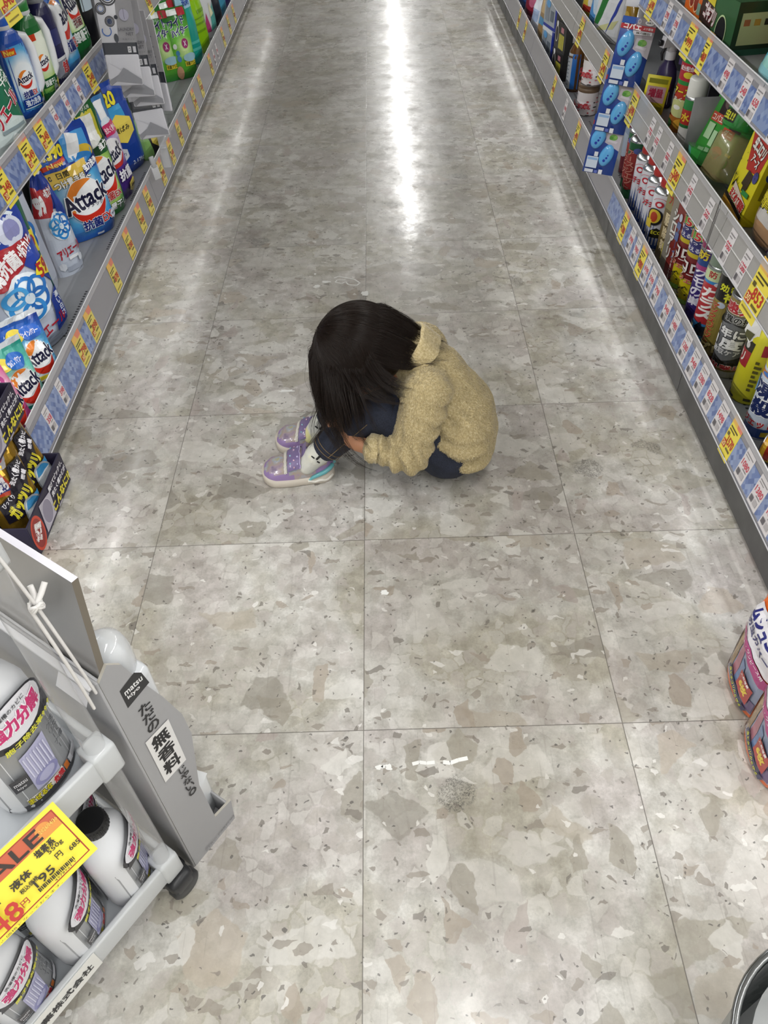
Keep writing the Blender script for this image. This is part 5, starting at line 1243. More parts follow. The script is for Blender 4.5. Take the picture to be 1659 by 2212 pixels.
# ================================================================ HANGING GOODS
film = mat('eceef2', .08, alpha=.05, coat=.4)
def net_pack():
    W, H = .098, .245
    b = MB()
    # clear bag: two thin bowed films
    for sg in (-1, 1):
        vs, fs = [], []
        for i in range(13):
            for j in range(7):
                u, v = j / 6 - .5, i / 12
                y = sg * (.0065 * (1 - (2 * u) ** 2) * (1 - v) ** .5 + .0006)
                vs.append((u * W, y, v * H))
        for i in range(12):
            for j in range(6):
                q = (i * 7 + j, i * 7 + j + 1, (i + 1) * 7 + j + 1, (i + 1) * 7 + j)
                fs.append(q if sg < 0 else q[::-1])
        b.add(vs, fs, film, True)
    c = MB()
    c.rbox(-W * .47, -.0012, H * .33, W * .47, .0012, H * .99, mat('d6d6dc', .35), .001, 1)
    f = flat((0, -.0013, 0), (W, 0, 0), (0, 0, H), (0, -1, 0))
    els = [('p', [(-.02, .45), (.47, .45), (.47, .99), (.08, .99)], '8d8c90'), ('r', -.47, .33, .47, .455, '20242f')]
    for x, y, r_ in ((-.12, .90, .24), (-.34, .78, .14), (-.16, .66, .13)):
        for k, (q, cl) in enumerate(((1, '23232a'), (.76, '23232a'), (.52, '3c64a8'))):
            els.append(('g', x, y, r_ * q, r_ * q * W / H, .16, cl))
    els += [('e', -.16, .66, .07, .07 * W / H, '2c3a58'), ('g', -.28, .57, .13, .13 * W / H, .2, '3c64a8', 150, 400), ('e', -.06, .50, .06, .11 * W / H, '30343e'), ('e', .02, .70, .05, .05 * W / H, '30343e'), ('e', .24, .72, .13, .14 * W / H, 'a4a2b4'), ('r', .235, .68, .245, .78, '5c5a68'),
            ('t', 'LAUNDRY', .24, .585, .42, .03, '55545c', .005), ('t', 'NET', .32, .54, .2, .03, '55545c', .005), ('t', '洗濯ネット', .26, .49, .34, .016, '66656c', 0), ('r', .2, .36, .29, .42, 'd2d2d6'), ('r', .34, .36, .42, .42, 'c2c2c8'), ('g', .245, .39, .026, .018, .3, '20242f')]
    art(c, els, f, W, H)
    art(c, [('r', -.47, .33, .47, .99, 'b4b2b4'), ('r', -.47, .33, .47, .455, '20242f'), *[('r', -.1, .5 + i * .035, .3 - .04 * (i % 3), .512 + i * .035, '83828a') for i in range(10)]], flat((0, .0013, 0), (-W, 0, 0), (0, 0, H), (0, 1, 0)), W, H)
    n = MB()
    wm_ = mat('c9c9d0', .8)
    gm_ = mat('8e8f95', .85)
    n.rbox(-W * .46, -.004, .006, W * .46, .004, H * .34, wm_, .0035, 2)
    n.add([(-W * .40, -.0068, H * .26), (-W * .46, -.0046, H * .1), (W * .44, -.0055, .012), (W * .05, -.0074, H * .17)], [(0, 1, 2, 3)], wm_)
    n.add([(-W * .30, -.0075, .02), (W * .45, -.0062, .010), (W * .45, -.0062, .022), (W * .0, -.0078, .052)], [(0, 1, 2, 3)], gm_)
    n.add([(-W * .46, -.0052, H * .08), (-W * .40, -.0055, H * .03), (W * .02, -.0082, H * .15), (-W * .06, -.0082, H * .165)], [(0, 1, 2, 3)], gm_)
    return [('clear_bag', b), ('printed_card', c), ('folded_net', n)]
n0 = place('laundry_net_pack', 'frontmost laundry net pack with blue circle pattern, hanging at the left shelves', 'laundry net pack', 'laundry net packs on the hanging strip', net_pack(), -.716, 2.42, .525, 12, 0, -4, 4)
again(n0, 'second laundry net pack from the front, its folded net showing below the first', -.700, 2.465, .480, 8, 0, -5, 1)
again(n0, 'third laundry net pack, its clear corner showing right of the second', -.686, 2.50, .445, 4, 0, -6, -2)
again(n0, 'laundry net pack turned to its grey printed back, right of the others', -.668, 2.545, .415, 152, 0, 5, 5)
again(n0, 'lowest laundry net pack with a dark band, just above the bottom left rail', -.692, 2.505, .352, 6, 0, -6, -5)
hs = MB()
cl = mat('d8dade', .12, alpha=.5, coat=.5)
hs.rbox(-.012, -.0008, 0, .012, .0008, .55, cl, .0006, 1)
for i in range(6):
    hs.rbox(-.009, -.010, .06 + .08 * i, .009, .001, .066 + .08 * i, cl, .001, 1)
hk = MB()
hk.tube([(0, 0, .55), (0, 0, .575), (-.02, .02, .59), (-.075, .06, .59)], .003, cl, 6)
place('hanging_strip', 'clear plastic hanging strip carrying the laundry net packs', 'hanging strip', None, [('strip', hs), ('hook', hk)], -.694, 2.575, .24, 6)
ch = MB()
ch.rbox(-.014, -.0012, 0, .014, .0012, .045, mat('d9dade', .2, alpha=.7), .001, 1)
ch.rbox(-.009, -.004, .038, .009, .004, .075, mat('c6c8cc', .2, alpha=.75), .002, 1)
place('tag_clip', 'clear plastic tag clip on the bottom left rail below the nets', 'clip', None, [('clip', ch)], -.785, 2.76, .13, 50, 0, -12)

# fruit-fly trap cards
def trap_card():
    W, H = .094, .170
    b = MB()
    b.rbox(-W / 2, -.0008, 0, W / 2, .0008, H, mat('22408c', .3, coat=.3), .0006, 1)
    f = flat((0, -.0009, 0), (W, 0, 0), (0, 0, H), (0, -1, 0))
    els = [('p', [(-.02, 1), (.5, 1), (.5, .46), (.2, .52), (.02, .62), (-.1, .84)], '9a9298'), ('p', [(.0, .56), (.5, .44), (.5, .72), (.05, .72)], 'b6b0b8'), ('e', .24, .66, .13, .05, '6aa04a'), ('e', .17, .645, .06, .03, '4f8a3a'), ('e', .3, .67, .05, .03, '84b45a'), ('p', [(.06, .585), (.36, .56), (.4, .6), (.1, .62)], 'c9c4cc'),
           ('r', -.5, .83, .5, .90, 'b8303a'), ('t', 'コバエ', -.16, .872, .5, .075, 'f4f2f2', .045, 'b8303a', -3), ('t', 'よけ最強', .3, .865, .28, .035, 'f0e4e6', .01), ('p', [(-.1, .76), (.46, .78), (.44, .83), (-.12, .82)], 'c9c6cc'), ('t', '強力誘引', .18, .795, .4, .03, '3c3a1c', .02), ('e', .3, .95, .13, .035, 'eceaea'), ('t', '消臭力', .3, .95, .18, .025, '2a2a3a', .01), ('r', -.5, .91, -.12, 1, '2a55a8'), ('g', .0, .955, .05, .028, .2, 'dcdade'),
           ('r', -.44, .1, -.08, .3, 'c6d2e2'), ('r', -.42, .24, -.1, .28, '8aaed8'), ('r', -.44, .02, -.16, .075, 'cdd2dc'), ('r', -.12, .02, -.02, .07, '5a6ab4'), ('r', .02, .01, .14, .09, 'dcdee4'), ('r', -.24, .31, -.12, .39, 'd4d8de')]
    art(b, els, f, W, H)
    cases = []
    for cx, cz in ((-.022, .105), (.014, .058)):
        c = MB()
        bm_ = mat('5aa6dc', .22, coat=.5)
        rings = []
        for k in range(9):
            a = (PI / 2) * k / 8
            s_ = max(math.cos(a), .04)
            ring = []
            for j in range(28):
                t = 2 * PI * j / 28
                rx = .0195 + .0025 * math.sin(2 * t + .4)
                ring.append((cx + rx * s_ ** .6 * math.cos(t) + .004 * math.sin(t) * abs(math.sin(t)), -.001 - .011 * math.sin(a), cz + .033 * s_ ** .6 * math.sin(t)))
            rings.append(ring[::-1])
        c.loft(rings, bm_)
        for dx, dz, r_ in ((.0045, .004, .0023), (.002, -.004, .0033), (-.004, -.0125, .0042)):
            c.lathe([(r_, 0), (r_ * .9, .0007)], mat('2036a0', .3), 12)
            n_ = 24
            c.v[-48:] = [(cx + p[0] + dx, -.0128 - p[2] * .8, cz + p[1] + dz) for p in c.v[-48:]]
        cases.append(('bait_case', c))
    return [('card', b)] + cases
t0 = place('fly_trap_card', 'top blue fly trap card with red コバエ band, hanging at the right shelves', 'fly trap', 'fly trap cards on the hanging strip', trap_card(), .700, 2.452, .470, -17, 0, -4, 6)
again(t0, 'middle blue fly trap card of the three hanging at the right shelves', .684, 2.462, .338, -17, 0, -3, 6)
again(t0, 'lowest blue fly trap card, its foot by the bottom right rail', .673, 2.472, .212, -17, 0, -2, 5)
hs = MB()
hs.rbox(-.05, -.0008, .44, .05, .0008, .50, mat('dcdde2', .3), .0006, 1)
art(hs, [('r', -.3, .3, -.1, .6, '3a4a9a'), ('r', .1, .3, .3, .6, '3a4a9a'), ('r', -.02, .3, .02, .6, '3a4a9a')], flat((0, -.0009, .44), (.1, 0, 0), (0, 0, .06), (0, -1, 0)), .1, .06)
hs.rbox(-.012, -.0006, 0, .012, .0006, .45, cl, .0004, 1)
hh = MB()
hh.tube([(.03, 0, .49), (.05, .01, .50), (.07, .02, .50)], .002, mat('c4c6ca', .2, metal=1), 6)
place('hanging_strip', 'hanging strip with white header carrying the blue fly trap cards', 'hanging strip', None, [('strip', hs), ('hook', hh)], .698, 2.482, .215, -17, 0, -3, 4)
wh = MB()
st = mat('9a9a9c', .25, metal=1)
wh.tube([(0, 0, .0), (.004, -.004, .02), (.004, -.004, .10), (-.004, -.002, .115), (-.006, -.001, .10), (-.004, -.002, .03), (0, -.006, .02)], .0014, st, 6)
place('wire_hook', 'thin steel wire hook hooked over the clear second right rail', 'hook', None, [('wire', wh)], .712, 1.625, .385, -80, 0, 0, 6)

# ================================================================ FLOOR DISPLAY CARTON
dk = mat('231f38', .45)
dsp = empty('display_carton', (-.83, 1.235, 0))
def tray_front(b, x, z0, z1, ya, yb):
    """front wall of a tray with the printed slogan, facing the aisle"""
    b.rbox(x - .002, ya, z0, x + .002, yb, z1, dk, .001, 1)
    L, H = yb - ya, z1 - z0
    art(b, [('r', -.5, 0, .5, 1, '262138'), ('e', -.37, .46, .125, .52, 'c9442c'), ('e', -.37, .46, .10, .44, '8f2a26'), ('t', 'カビ菌', -.37, .5, .16, .36, 'f2f0f0', .05, None, 60), ('p', [(-.24, .08), (.02, .08), (.06, .75), (-.2, .92)], 'b8b4c0'), ('e', -.1, .48, .105, .36, '8f8a9c'), ('g', -.1, .48, .105, .36, .06, 'cfcad6'),
            ('t', '開けてビックリ、', .25, .80, .40, .15, 'eceaf0', .03), ('t', '洗たく槽カビが', .27, .57, .40, .15, 'eceaf0', .03), ('t', 'こんなに!?', .25, .27, .48, .26, 'e2d43a', .045), ('r', .1, .05, .2, .1, 'a8a4b0')],
        flat((x + .002, (ya + yb) / 2, z0), (0, L, 0), (0, 0, H), (1, 0, 0)), L, H, rough=.4)
b = MB()
b.box(-.06, -.12, .001, .068, .12, .006, dk)
b.rbox(-.06, -.12, .004, .07, -.116, .088, dk, .001, 1)
b.rbox(-.06, .116, .004, .07, .12, .088, dk, .001, 1)
tray_front(b, .071, .004, .088, -.12, .12)
b.build('lower_tray', dsp)
b = MB()
b.rbox(-.064, -.12, .002, -.060, .12, .46, mat('2a2640', .5), .001, 1)
b.build('back_panel', dsp)
b = MB()
b.box(-.058, -.12, .200, .03, .12, .205, dk)
b.rbox(-.058, -.12, .203, .032, -.116, .285, dk, .001, 1)
b.rbox(-.058, .116, .203, .032, .12, .285, dk, .001, 1)
tray_front(b, .033, .203, .285, -.12, .12)
b.build('upper_tray', dsp)
tag(dsp, 'dark purple two-tier display carton on the floor at the left shelf end', 'display carton')
gold = mat('a88430', .25, metal=.75)
def gold_bag():
    W, H = .108, .215
    els = [('r', -.5, 0, .5, 1, gold), ('p', [(-.46, .80), (.14, .74), (.26, .98), (-.4, 1)], 'b4b2b8'), ('t', 'カビ菌除去率', -.14, .93, .46, .05, '2a2a30', .02), ('t', '99.9', -.1, .855, .5, .075, 'c43a34', .04), ('p', [(-.5, .56), (-.1, .50), (.0, .6), (-.1, .76), (-.5, .74)], 'b5402a'), ('p', [(-.46, .56), (-.04, .54), (-.1, .70), (-.44, .70)], '2c2f6e'), ('t', '洗たく槽', -.25, .665, .34, .06, 'f0eef4', .03, None, 6), ('t', 'カビ取り', -.25, .595, .38, .08, 'f2f2f6', .05, None, 4),
           ('p', [(-.40, .24), (.10, .26), (.46, .62), (.42, .80), (.1, .74), (-.1, .50), (-.42, .46)], '1d1a26'), ('t', '洗たく槽カビ', .2, .66, .5, .07, 'eceaf0', .03, None, 38), ('t', '密着', .33, .6, .2, .06, 'eceaf0', .03, None, 38), ('t', 'ガッツリ', .0, .39, .66, .13, 'e6da3c', .05, None, 30), ('t', 'びっくり', -.22, .46, .3, .05, 'eceaf0', .02, None, 20), ('e', .20, .22, .25, .16, 'd3d9df'), ('p', [(.0, .28), (.4, .30), (.44, .40), (.1, .36)], '3f86b8'), ('g', .20, .22, .27, .175, .12, '9aa0a6'), *[('e', .08 + .05 * (i % 5), .14 + .03 * (i // 5), .01, .006, '8a9096') for i in range(15)], ('r', -.3, .04, .4, .1, 'c2b48a'), *[('r', -.2 + .1 * i, .05, -.15 + .1 * i, .09, '2a2a24') for i in range(5)]]
    return pouch(W, H, .05, 'a88430', els, seed=111, wr=.005, rough=.22, coat=.2, tprof=((0, .6), (.2, 1), (.75, .6), (.95, .08), (1, .03)))
GBG = gold_bag()
g0 = place('cleaner_pouch', 'nearest gold washer-cleaner pouch leaning in the dark floor tray', 'cleaner pouch', 'gold cleaner pouches in the display carton', [('pouch', GBG)], -.776, 1.175, .008, 58, .05, -13, 4)
again(g0, 'gold washer-cleaner pouch behind the nearest one in the lower tray', -.780, 1.285, .008, 62, .05, -12, -3)
again(g0, 'gold washer-cleaner pouch in the upper tray of the dark display carton', -.815, 1.19, .207, 66, .04, -4, 2)

# ================================================================ RIGHT FOREGROUND
def cover_pack():
    W, H = .128, .205
    els = [('r', -.5, 0, .5, 1, 'd8662c'), ('p', [(-.47, .50), (-.46, .06), (.44, .05), (.46, .40), (-.2, .70)], '8f97ae'), ('p', [(-.47, .50), (-.46, .12), (-.2, .10), (-.24, .58), (-.36, .64)], 'a88c68'), ('p', [(-.3, .14), (-.2, .12), (-.24, .52), (-.32, .46)], '8a7050'), ('p', [(-.18, .18), (-.04, .16), (-.1, .52), (-.2, .5)], 'a8727e'), ('p', [(-.04, .16), (.12, .14), (.08, .42), (-.06, .44)], '6a7ea6'), ('p', [(.12, .12), (.3, .1), (.26, .3), (.1, .36)], '8d9ab4'), ('p', [(.3, .08), (.44, .07), (.44, .2), (.3, .22)], '6a5a7c'),
           ('p', [(-.49, .56), (-.47, .0), (-.42, .0), (-.43, .56)], 'd6d4d6'), ('p', [(-.48, .74), (-.40, .93), (.46, .96), (.46, .54), (-.36, .68)], 'dcdae0'), ('t', 'ムシューダ', .06, .845, .86, .12, '262a72', .045, None, -6), ('t', '防虫カバー', .0, .735, .74, .08, '262a72', .03, None, -8), ('p', [(-.42, .63), (-.36, .69), (.46, .53), (.46, .44), (.40, .42)], 'a83a78'), ('t', 'コート・ワンピース用', .04, .575, .72, .035, 'f0e2ea', .015, None, -12.5),
           ('p', [(-.24, .17), (.34, .02), (.40, .08), (-.20, .24)], '2a2c58'), ('t', '虫とホコリから守る', .07, .13, .54, .045, 'd8d84a', .02, None, -27), ('p', [(.06, .20), (.36, .13), (.38, .34), (.08, .40)], 'a83a34'), ('t', '6枚', .22, .26, .2, .09, 'e8c83a', .05, None, -15), ('t', '入数増量', .21, .355, .22, .03, 'f0e8e6', .01, None, -13), ('e', .1, .975, .18, .016, 'e6d6cc')]
    return pouch(W, H, .055, 'd8662c', els, seed=121, wr=.0025, rough=.18, coat=.5, wprof=((0, .98), (.05, 1), (.95, 1), (1, .97)), tprof=((0, .92), (.1, 1), (.80, .95), (.93, .5), (1, .02)))
CP_ = cover_pack()
c0 = place('garment_cover_pack', 'orange and white garment cover pack farther along at the right picture edge', 'garment cover pack', 'orange garment cover packs on the floor', [('pouch', CP_)], .590, .742, .004, -91, .055)
again(c0, 'orange and white garment cover pack nearer the camera, lower one at the right edge', .577, .617, .004, -93, .055)
# round galvanised bin
bn = MB()
gal = NT('galvanised')
co = gal.n('ShaderNodeTexCoord').outputs['Object']
gal.put(gal.b.inputs['Base Color'], gal.ramp(gal.vor(co, 60).outputs['Color'], [(.2, '8f9494'), (.8, 'a9adad')]))
gal.b.inputs['Metallic'].default_value = .85
gal.b.inputs['Roughness'].default_value = .42
ro = .128
bn.lathe([(.095, .002), (.100, .0), (ro - .004, .292)], gal.m, 64, cap=False)
bn.lathe([(ro - .006, .292), (.098, .006), (.002, .006)], gal.m, 64, cap=False)
rim_ = MB()
rim_.tube([(ro * math.cos(2 * PI * i / 64) - .001 * math.cos(2 * PI * i / 64), (ro - .001) * math.sin(2 * PI * i / 64), .295) for i in range(64)], .0045, mat('8a8d8e', .2, metal=1), 8, closed=True)
ln = MB()
ln.lathe([(ro - .02, .285), (ro - .024, .262), (.103, .17), (.0, .165)], mat('b9bbbb', .5, alpha=.85), 40, cap=False)
place('metal_bin', 'round galvanised metal bin cut by the bottom right picture corner', 'bin', None, [('body', bn), ('rim', rim_), ('liner', ln)], .447, .132, 0, 0)
# ================================================================ WHEELED DISPLAY CART
O_ = Vector((-.327, .436, 0))
AX, BX = Vector((.574, .819, 0)), Vector((-.819, .574, 0))      # along the front away from us / into the cart
CARTZ = math.atan2(AX.y, AX.x)
frost = NT('frosted_plastic')
frost.b.inputs['Base Color'].default_value = (*lin('cfd2d4'), 1)
frost.b.inputs['Roughness'].default_value = .32
frost.b.inputs['Alpha'].default_value = .80
frost.b.inputs['Coat Weight'].default_value = .2
frost = frost.m
acryl = NT('clear_acrylic')
acryl.b.inputs['Base Color'].default_value = (*lin('dcdcdc'), 1)
acryl.b.inputs['Roughness'].default_value = .05
acryl.b.inputs['Coat Weight'].default_value = 1.0
lw = acryl.n('ShaderNodeLayerWeight', ins={'Blend': .5})
acryl.put(acryl.b.inputs['Alpha'], acryl.n('ShaderNodeMapRange', ins={0: acryl.math('POWER', lw.outputs['Facing'], 2.5), 1: 0.0, 2: 1.0, 3: .07, 4: .62}).outputs[0])
acryl = acryl.m
cart = empty('display_cart', O_, CARTZ)                          # local x = along the front, local y = into the cart
LX, LY = .36, .30
def cart_tray(z, floor_c):
    b = MB()
    b.box(-LX, .006, z - .004, -.004, LY, z, mat(floor_c, .35))
    for x0, y0, x1, y1 in ((-LX, 0, 0, .010), (-LX, LY - .008, 0, LY), (-.009, 0, 0, LY), (-LX, 0, -LX + .009, LY)):
        b.rbox(x0, y0, z - .010, x1, y1, z + .034, frost, .003, 2)
    return b
for z, nm in ((.078, 'lower_tray'), (.398, 'middle_tray'), (.760, 'top_tray')):
    t_ = cart_tray(z, '9fa3a8').build(nm, cart)
    s_ = MB()
    for x, y in ((-.012, .014), (-.012, LY - .014), (-LX + .012, .014), (-LX + .012, LY - .014)):
        q = MB()
        q.rbox(x - .0165, y - .0165, z - .016, x + .0165, y + .0165, z + .038, frost, .006, 2)
        q.build('corner_sleeve', t_)
posts = ((-.012, .014), (-.012, LY - .014), (-LX + .012, .014), (-LX + .012, LY - .014))
for x, y in posts:
    p = MB()
    p.tube([(x, y, .05), (x, y, .80)], .0125, acryl, 16)
    p.build('post', cart)
blk = mat('232427', .4)
for x, y in posts:
    c = MB()
    c.rbox(x - .018, y - .024, .020, x + .022, y + .024, .056, blk, .009, 2)
    c.build('caster', cart)
    wv = MB()
    for sy in (-.014, .014):
        rings = []
        for k, (rad, off) in enumerate(((.006, -.009), (.021, -.009), (.024, -.006), (.024, .006), (.021, .009), (.006, .009))):
            rings.append([(x + .004 + rad * math.cos(2 * PI * j / 24), y + sy + off, .0242 + rad * math.sin(2 * PI * j / 24)) for j in range(24)])
        wv.loft(rings, blk)
    wo = wv.build('wheel', cart)
lb = MB()
lb.add([(-.285, -.0012, .070), (-.150, -.0012, .070), (-.150, -.0012, .112), (-.285, -.0012, .112), (-.285, -.0004, .070), (-.150, -.0004, .070), (-.150, -.0004, .112), (-.285, -.0004, .112)], [(0, 1, 2, 3), (7, 6, 5, 4), (0, 4, 5, 1), (2, 6, 7, 3), (1, 5, 6, 2), (0, 3, 7, 4)], mat('dcdcd8', .4))
art(lb, [('t', 'ス製薬株式会社', .0, .5, .84, .36, '1e1e20', .03)], flat((-.2175, -.0013, .070), (.135, 0, 0), (0, 0, .042), (0, -1, 0)), .135, .042)
lb.build('maker_label', cart)
tag(cart, 'frosted plastic three-tier display cart with clear posts, lower left of the picture', 'display cart')

def W_(a, b, z):
    return O_ + AX * a + BX * b + Vector((0, 0, z))

# bottles of tub cleaner
def tub_bottle():
    prof = [(0, .039, .027), (.004, .043, .031), (.012, .044, .032), (.115, .044, .032), (.148, .042, .0315), (.168, .035, .029), (.181, .026, .025), (.189, .021, .021), (.193, .019, .019)]
    els = [('r', -.5, .03, .5, .70, '8f9194'), ('r', -.5, .03, .5, .10, '35353a'), ('r', -.5, .015, .5, .04, 'd4d5d8'), ('p', [(-.36, .10), (.14, .10), (.14, .16), (-.36, .16)], 'e6e2d8'), ('t', 'まぜるな', -.21, .13, .28, .05, 'd8cc2c', .035, '2a2a1c'), ('t', '危険', .05, .13, .16, .055, 'c43038', .04, 'f0ece8'), ('r', .15, .10, .22, .16, 'c8702c'), ('r', .24, .1, .46, .16, 'cfcfd4'),
           ('p', [(-.22, .20), (.10, .18), (.16, .56), (-.20, .54)], 'a5a5c2'), ('g', -.04, .26, .16, .06, .3, '8484ac'), *[('r', -.18 + .045 * i, .32, -.165 + .045 * i, .52, 'c3c3d8') for i in range(7)], ('r', -.38, .30, -.22, .42, '35353a'), ('t', 'matsu', -.30, .375, .12, .03, 'c8c8cc', .01), ('t', 'kiyo', -.31, .335, .08, .028, 'c8c8cc', .01),
           ('v', '洗たく槽', .30, .48, .07, .22, '55575c', .02), ('v', 'クリーナー', .22, .45, .07, .26, '55575c', .02),
           ('e', -.0, .81, .42, .17, '2a2a30'), ('p', [(-.40, .70), (.40, .66), (.42, .76), (-.36, .80)], '2a2a30'), ('e', .0, .835, .38, .135, 'd2d2d8'), ('t', '強力分解', .0, .83, .60, .11, 'c02a6c', .035, 'f2eef2'), ('t', '洗濯槽のカビに', -.02, .925, .40, .03, '3a3a40', .01), ('t', '胞子除去率99.9', .06, .68, .64, .045, 'd4d23a', .02)]
    b = bottle(prof, 'd6d8dc', els, .086, .17, n=2.3, rough=.32, coat=.15)
    art(b, [('r', -.5, .03, .5, .66, 'c4c5c8'), *[('r', -.3, .1 + .05 * i, .3 - .05 * (i % 3), .115 + .05 * i, '6a6a70') for i in range(10)]], lambda u, v, d: (0, .0325 + d, .0 + v * .17) if False else (u * .06, .032 + d - .004 * abs(2 * u) ** 2, v * .17), .06, .17, du=.25)
    c = cap_mb(.0195, .024, '151517', .192, rough=.3, seg=28)
    return [('body', b), ('cap', c)]
G_C = 'white tub-cleaner bottles on the cart'
TBP = tub_bottle()
def bot(a, b, z, rz, label, src=[]):
    p = W_(a, b, z)
    if not src:
        src.append(place('cleaner_bottle', label, 'bottle', G_C, TBP, p.x, p.y, p.z, rz))
        o = src[0]
    else:
        o = again(src[0], label, p.x, p.y, p.z, rz)
    o.scale = (1, 1, .88) if z < .2 else (1.1, 1.1, 1.1)
F0 = math.degrees(CARTZ)
bot(-.052, .050, .0785, F0 + 48, 'white black-capped bottle at the clear corner post of the lower tray')
bot(-.140, .048, .0785, F0 + 44, 'white black-capped bottle second from the corner post in the lower tray')
bot(-.232, .046, .0785, F0 + 24, 'white black-capped bottle below the yellow sale card, lower tray')
bot(-.318, .050, .0785, F0 + 20, 'white bottle in the lower tray cut by the bottom left picture corner')
bot(-.060, .128, .0785, F0 + 40, 'white bottle in the second row behind the corner bottle, lower tray')
bot(-.155, .126, .0785, F0 + 6, 'white bottle in the second row half hidden by the sale card')
bot(-.066, .064, .3985, F0 + 10, 'white bottle alone at the front of the middle tray')

# sale card hung on the middle tray
SW, SH = .172, .070
sc = MB()
TXT = '2a2418'
c0_ = W_(-.082, -.006, .447)
SU = (AX * .985 + Vector((0, 0, .07)) - BX * .10).normalized()
SN = (Vector((.30, -.62, .74)))
SN = (SN - SU * SN.dot(SU)).normalized()
SV = SN.cross(SU).normalized()
ux, vx = SU * SW, SV * SH
o_ = -ux - vx                                                   # local origin: top right corner of the card
th = -SN * .0008
q = [o_, o_ + ux, o_ + ux + vx, o_ + vx]
sc.add([*q, *[p + th for p in q]], [(0, 1, 2, 3), (7, 6, 5, 4), (0, 4, 5, 1), (1, 5, 6, 2), (2, 6, 7, 3), (3, 7, 4, 0)], mat('e8d53c', .45))
els = [('r', .055, .07, .965, .93, '9c2f22'), ('r', .063, .088, .957, .912, 'e8d53c'), ('r', .063, .66, .957, .912, 'b85838'), ('p', [(.70, .66), (.957, .66), (.957, .80), (.82, .74)], 'cf8a3c'), ('e', .86, .80, .05, .09, 'd08a3e'),
       ('t', 'SALE', .62, .79, .42, .20, '2c2018', .03), ('t', '2026/04/30', .895, .79, .12, .06, 'e8c860', .005),
       ('t', '塩素系', .80, .58, .13, .11, TXT, .03), ('t', '550g', .845, .48, .10, .08, TXT, .012), ('t', '液体', .60, .48, .13, .12, TXT, .03), ('t', '税込価格', .615, .345, .12, .07, TXT, .02), ('t', '195', .70, .285, .13, .12, TXT, .022), ('t', '円', .83, .36, .04, .09, TXT, .02), ('t', '685', .925, .31, .07, .07, TXT, .02),
       *[('r', .63 + .0105 * i, .155, .636 + .0105 * i + (.003 if i % 3 == 0 else 0), .215, TXT) for i in range(24)], ('t', '4978961 9', .80, .135, .15, .035, TXT, 0),
       ('t', '円', .545, .22, .045, .09, '9c2f22', .02), ('t', '148', .40, .24, .23, .26, 'b02c22', .022), ('r', .36, .455, .46, .475, TXT), ('t', '表示の価格となっております。', .50, .055, .5, .035, TXT, .0), ('t', '洗たく槽クリーナー', .25, .57, .3, .09, TXT, .02)]
art(sc, els, flat(o_, ux, vx, SN), SW, SH, rough=.45)
so = sc.build('sale_card', None, c0_)
tag(so, 'yellow sale card with red border reading SALE and 195, on the cart', 'sale card')

# grey carton with die-cut sides leaning at the cart end
grey = mat('98989a', .4)
edge_m = mat('b6b2a8', .7)
crt = empty('display_carton', W_(.024, .012, 0), CARTZ)            # local x outward from the cart, local y along it
outline = [(x_ * .91, z_ * 1.035) for x_, z_ in [(0, 0), (.098, 0), (.104, .055), (.066, .060), (.063, .17), (.075, .235), (.084, .285), (.082, .335), (.066, .395), (.046, .455), (.034, .498), (.018, .515), (0, .500)]]
def prism(out, y0, y1, m, me):
    b = MB()
    n = len(out)
    b.add([(x, y0, z) for x, z in out], [tuple(range(n))], m)
    b.add([(x, y1, z) for x, z in out], [tuple(range(n))[::-1]], m)
    vs = [(x, y, z) for x, z in out for y in (y0, y1)]
    b.add(vs, [(2 * i, 2 * ((i + 1) % n), 2 * ((i + 1) % n) + 1, 2 * i + 1) for i in range(n)], me)
    return b
side = prism(outline, 0, .004, grey, edge_m)
f = flat((0, 0, 0), (1, 0, 0), (0, 0, 1), (0, -1, 0))
art(side, [('p', [(.016, .445), (.052, .452), (.048, .478), (.040, .488), (.016, .481)], '2a2a2c'), ('t', 'matsu', .033, .470, .026, .008, 'e2e2e2', .02), ('t', 'kiyo', .030, .460, .018, .008, 'e2e2e2', .02),
           ('v', 'ただの', .034, .400, .018, .062, '1f1f21', .02), ('r', .0155, .258, .0545, .365, 'd6d5d4'), ('v', '無香料', .035, .3125, .026, .098, '161618', .035), ('v', 'じゃない。', .044, .214, .014, .084, '1f1f21', .02), ('t', 'ZERO PARFUM', .056, .012, .066, .0065, '77777a', 0)], f, 1, 1, rough=.45, o0=.0003, do=.0001)
side.build('printed_side', crt)
prism(outline, .276, .280, grey, edge_m).build('far_side', crt)
b = MB()
b.rbox(-.004, 0, 0, .0, .28, .52, grey, .001, 1)
b.build('back_wall', crt)
b = MB()
b.rbox(-.012, .004, .512, .004, .28, .517, mat('cfcfd2', .35), .001, 1)
b.add([(-.012, .004, .512), (-.022, .004, .496), (-.022, .055, .496), (-.012, .055, .512)], [(0, 1, 2, 3)], mat('d8d8dc', .3))
b.build('folded_flap', crt)
b = MB()
b.rbox(.0, .004, .0, .087, .276, .004, grey, .001, 1)
b.build('carton_floor', crt)
b = MB()
b.rbox(.085, .004, 0, .089, .276, .060, grey, .001, 1)
b.build('front_lip', crt)
b = MB()
hx = lambda z: .004 + .022 * (z - .50) / .18
hp_ = [(hx(z) + dx, y, z) for z in (.50, .662) for y in (.004, .28) for dx in (0, .008)]
b.add(hp_, [(0, 2, 6, 4), (1, 5, 7, 3)], mat('8e8c8a', .25, coat=.3))
b.add(hp_, [(4, 6, 7, 5)], mat('dcdae4', .4))
b.add(hp_, [(0, 4, 5, 1), (2, 3, 7, 6), (0, 1, 3, 2)], mat('6e675c', .6))
b.build('header_panel', crt)
tag(crt, 'grey die-cut carton reading ただの無香料じゃない, standing at the end of the cart', 'display carton')
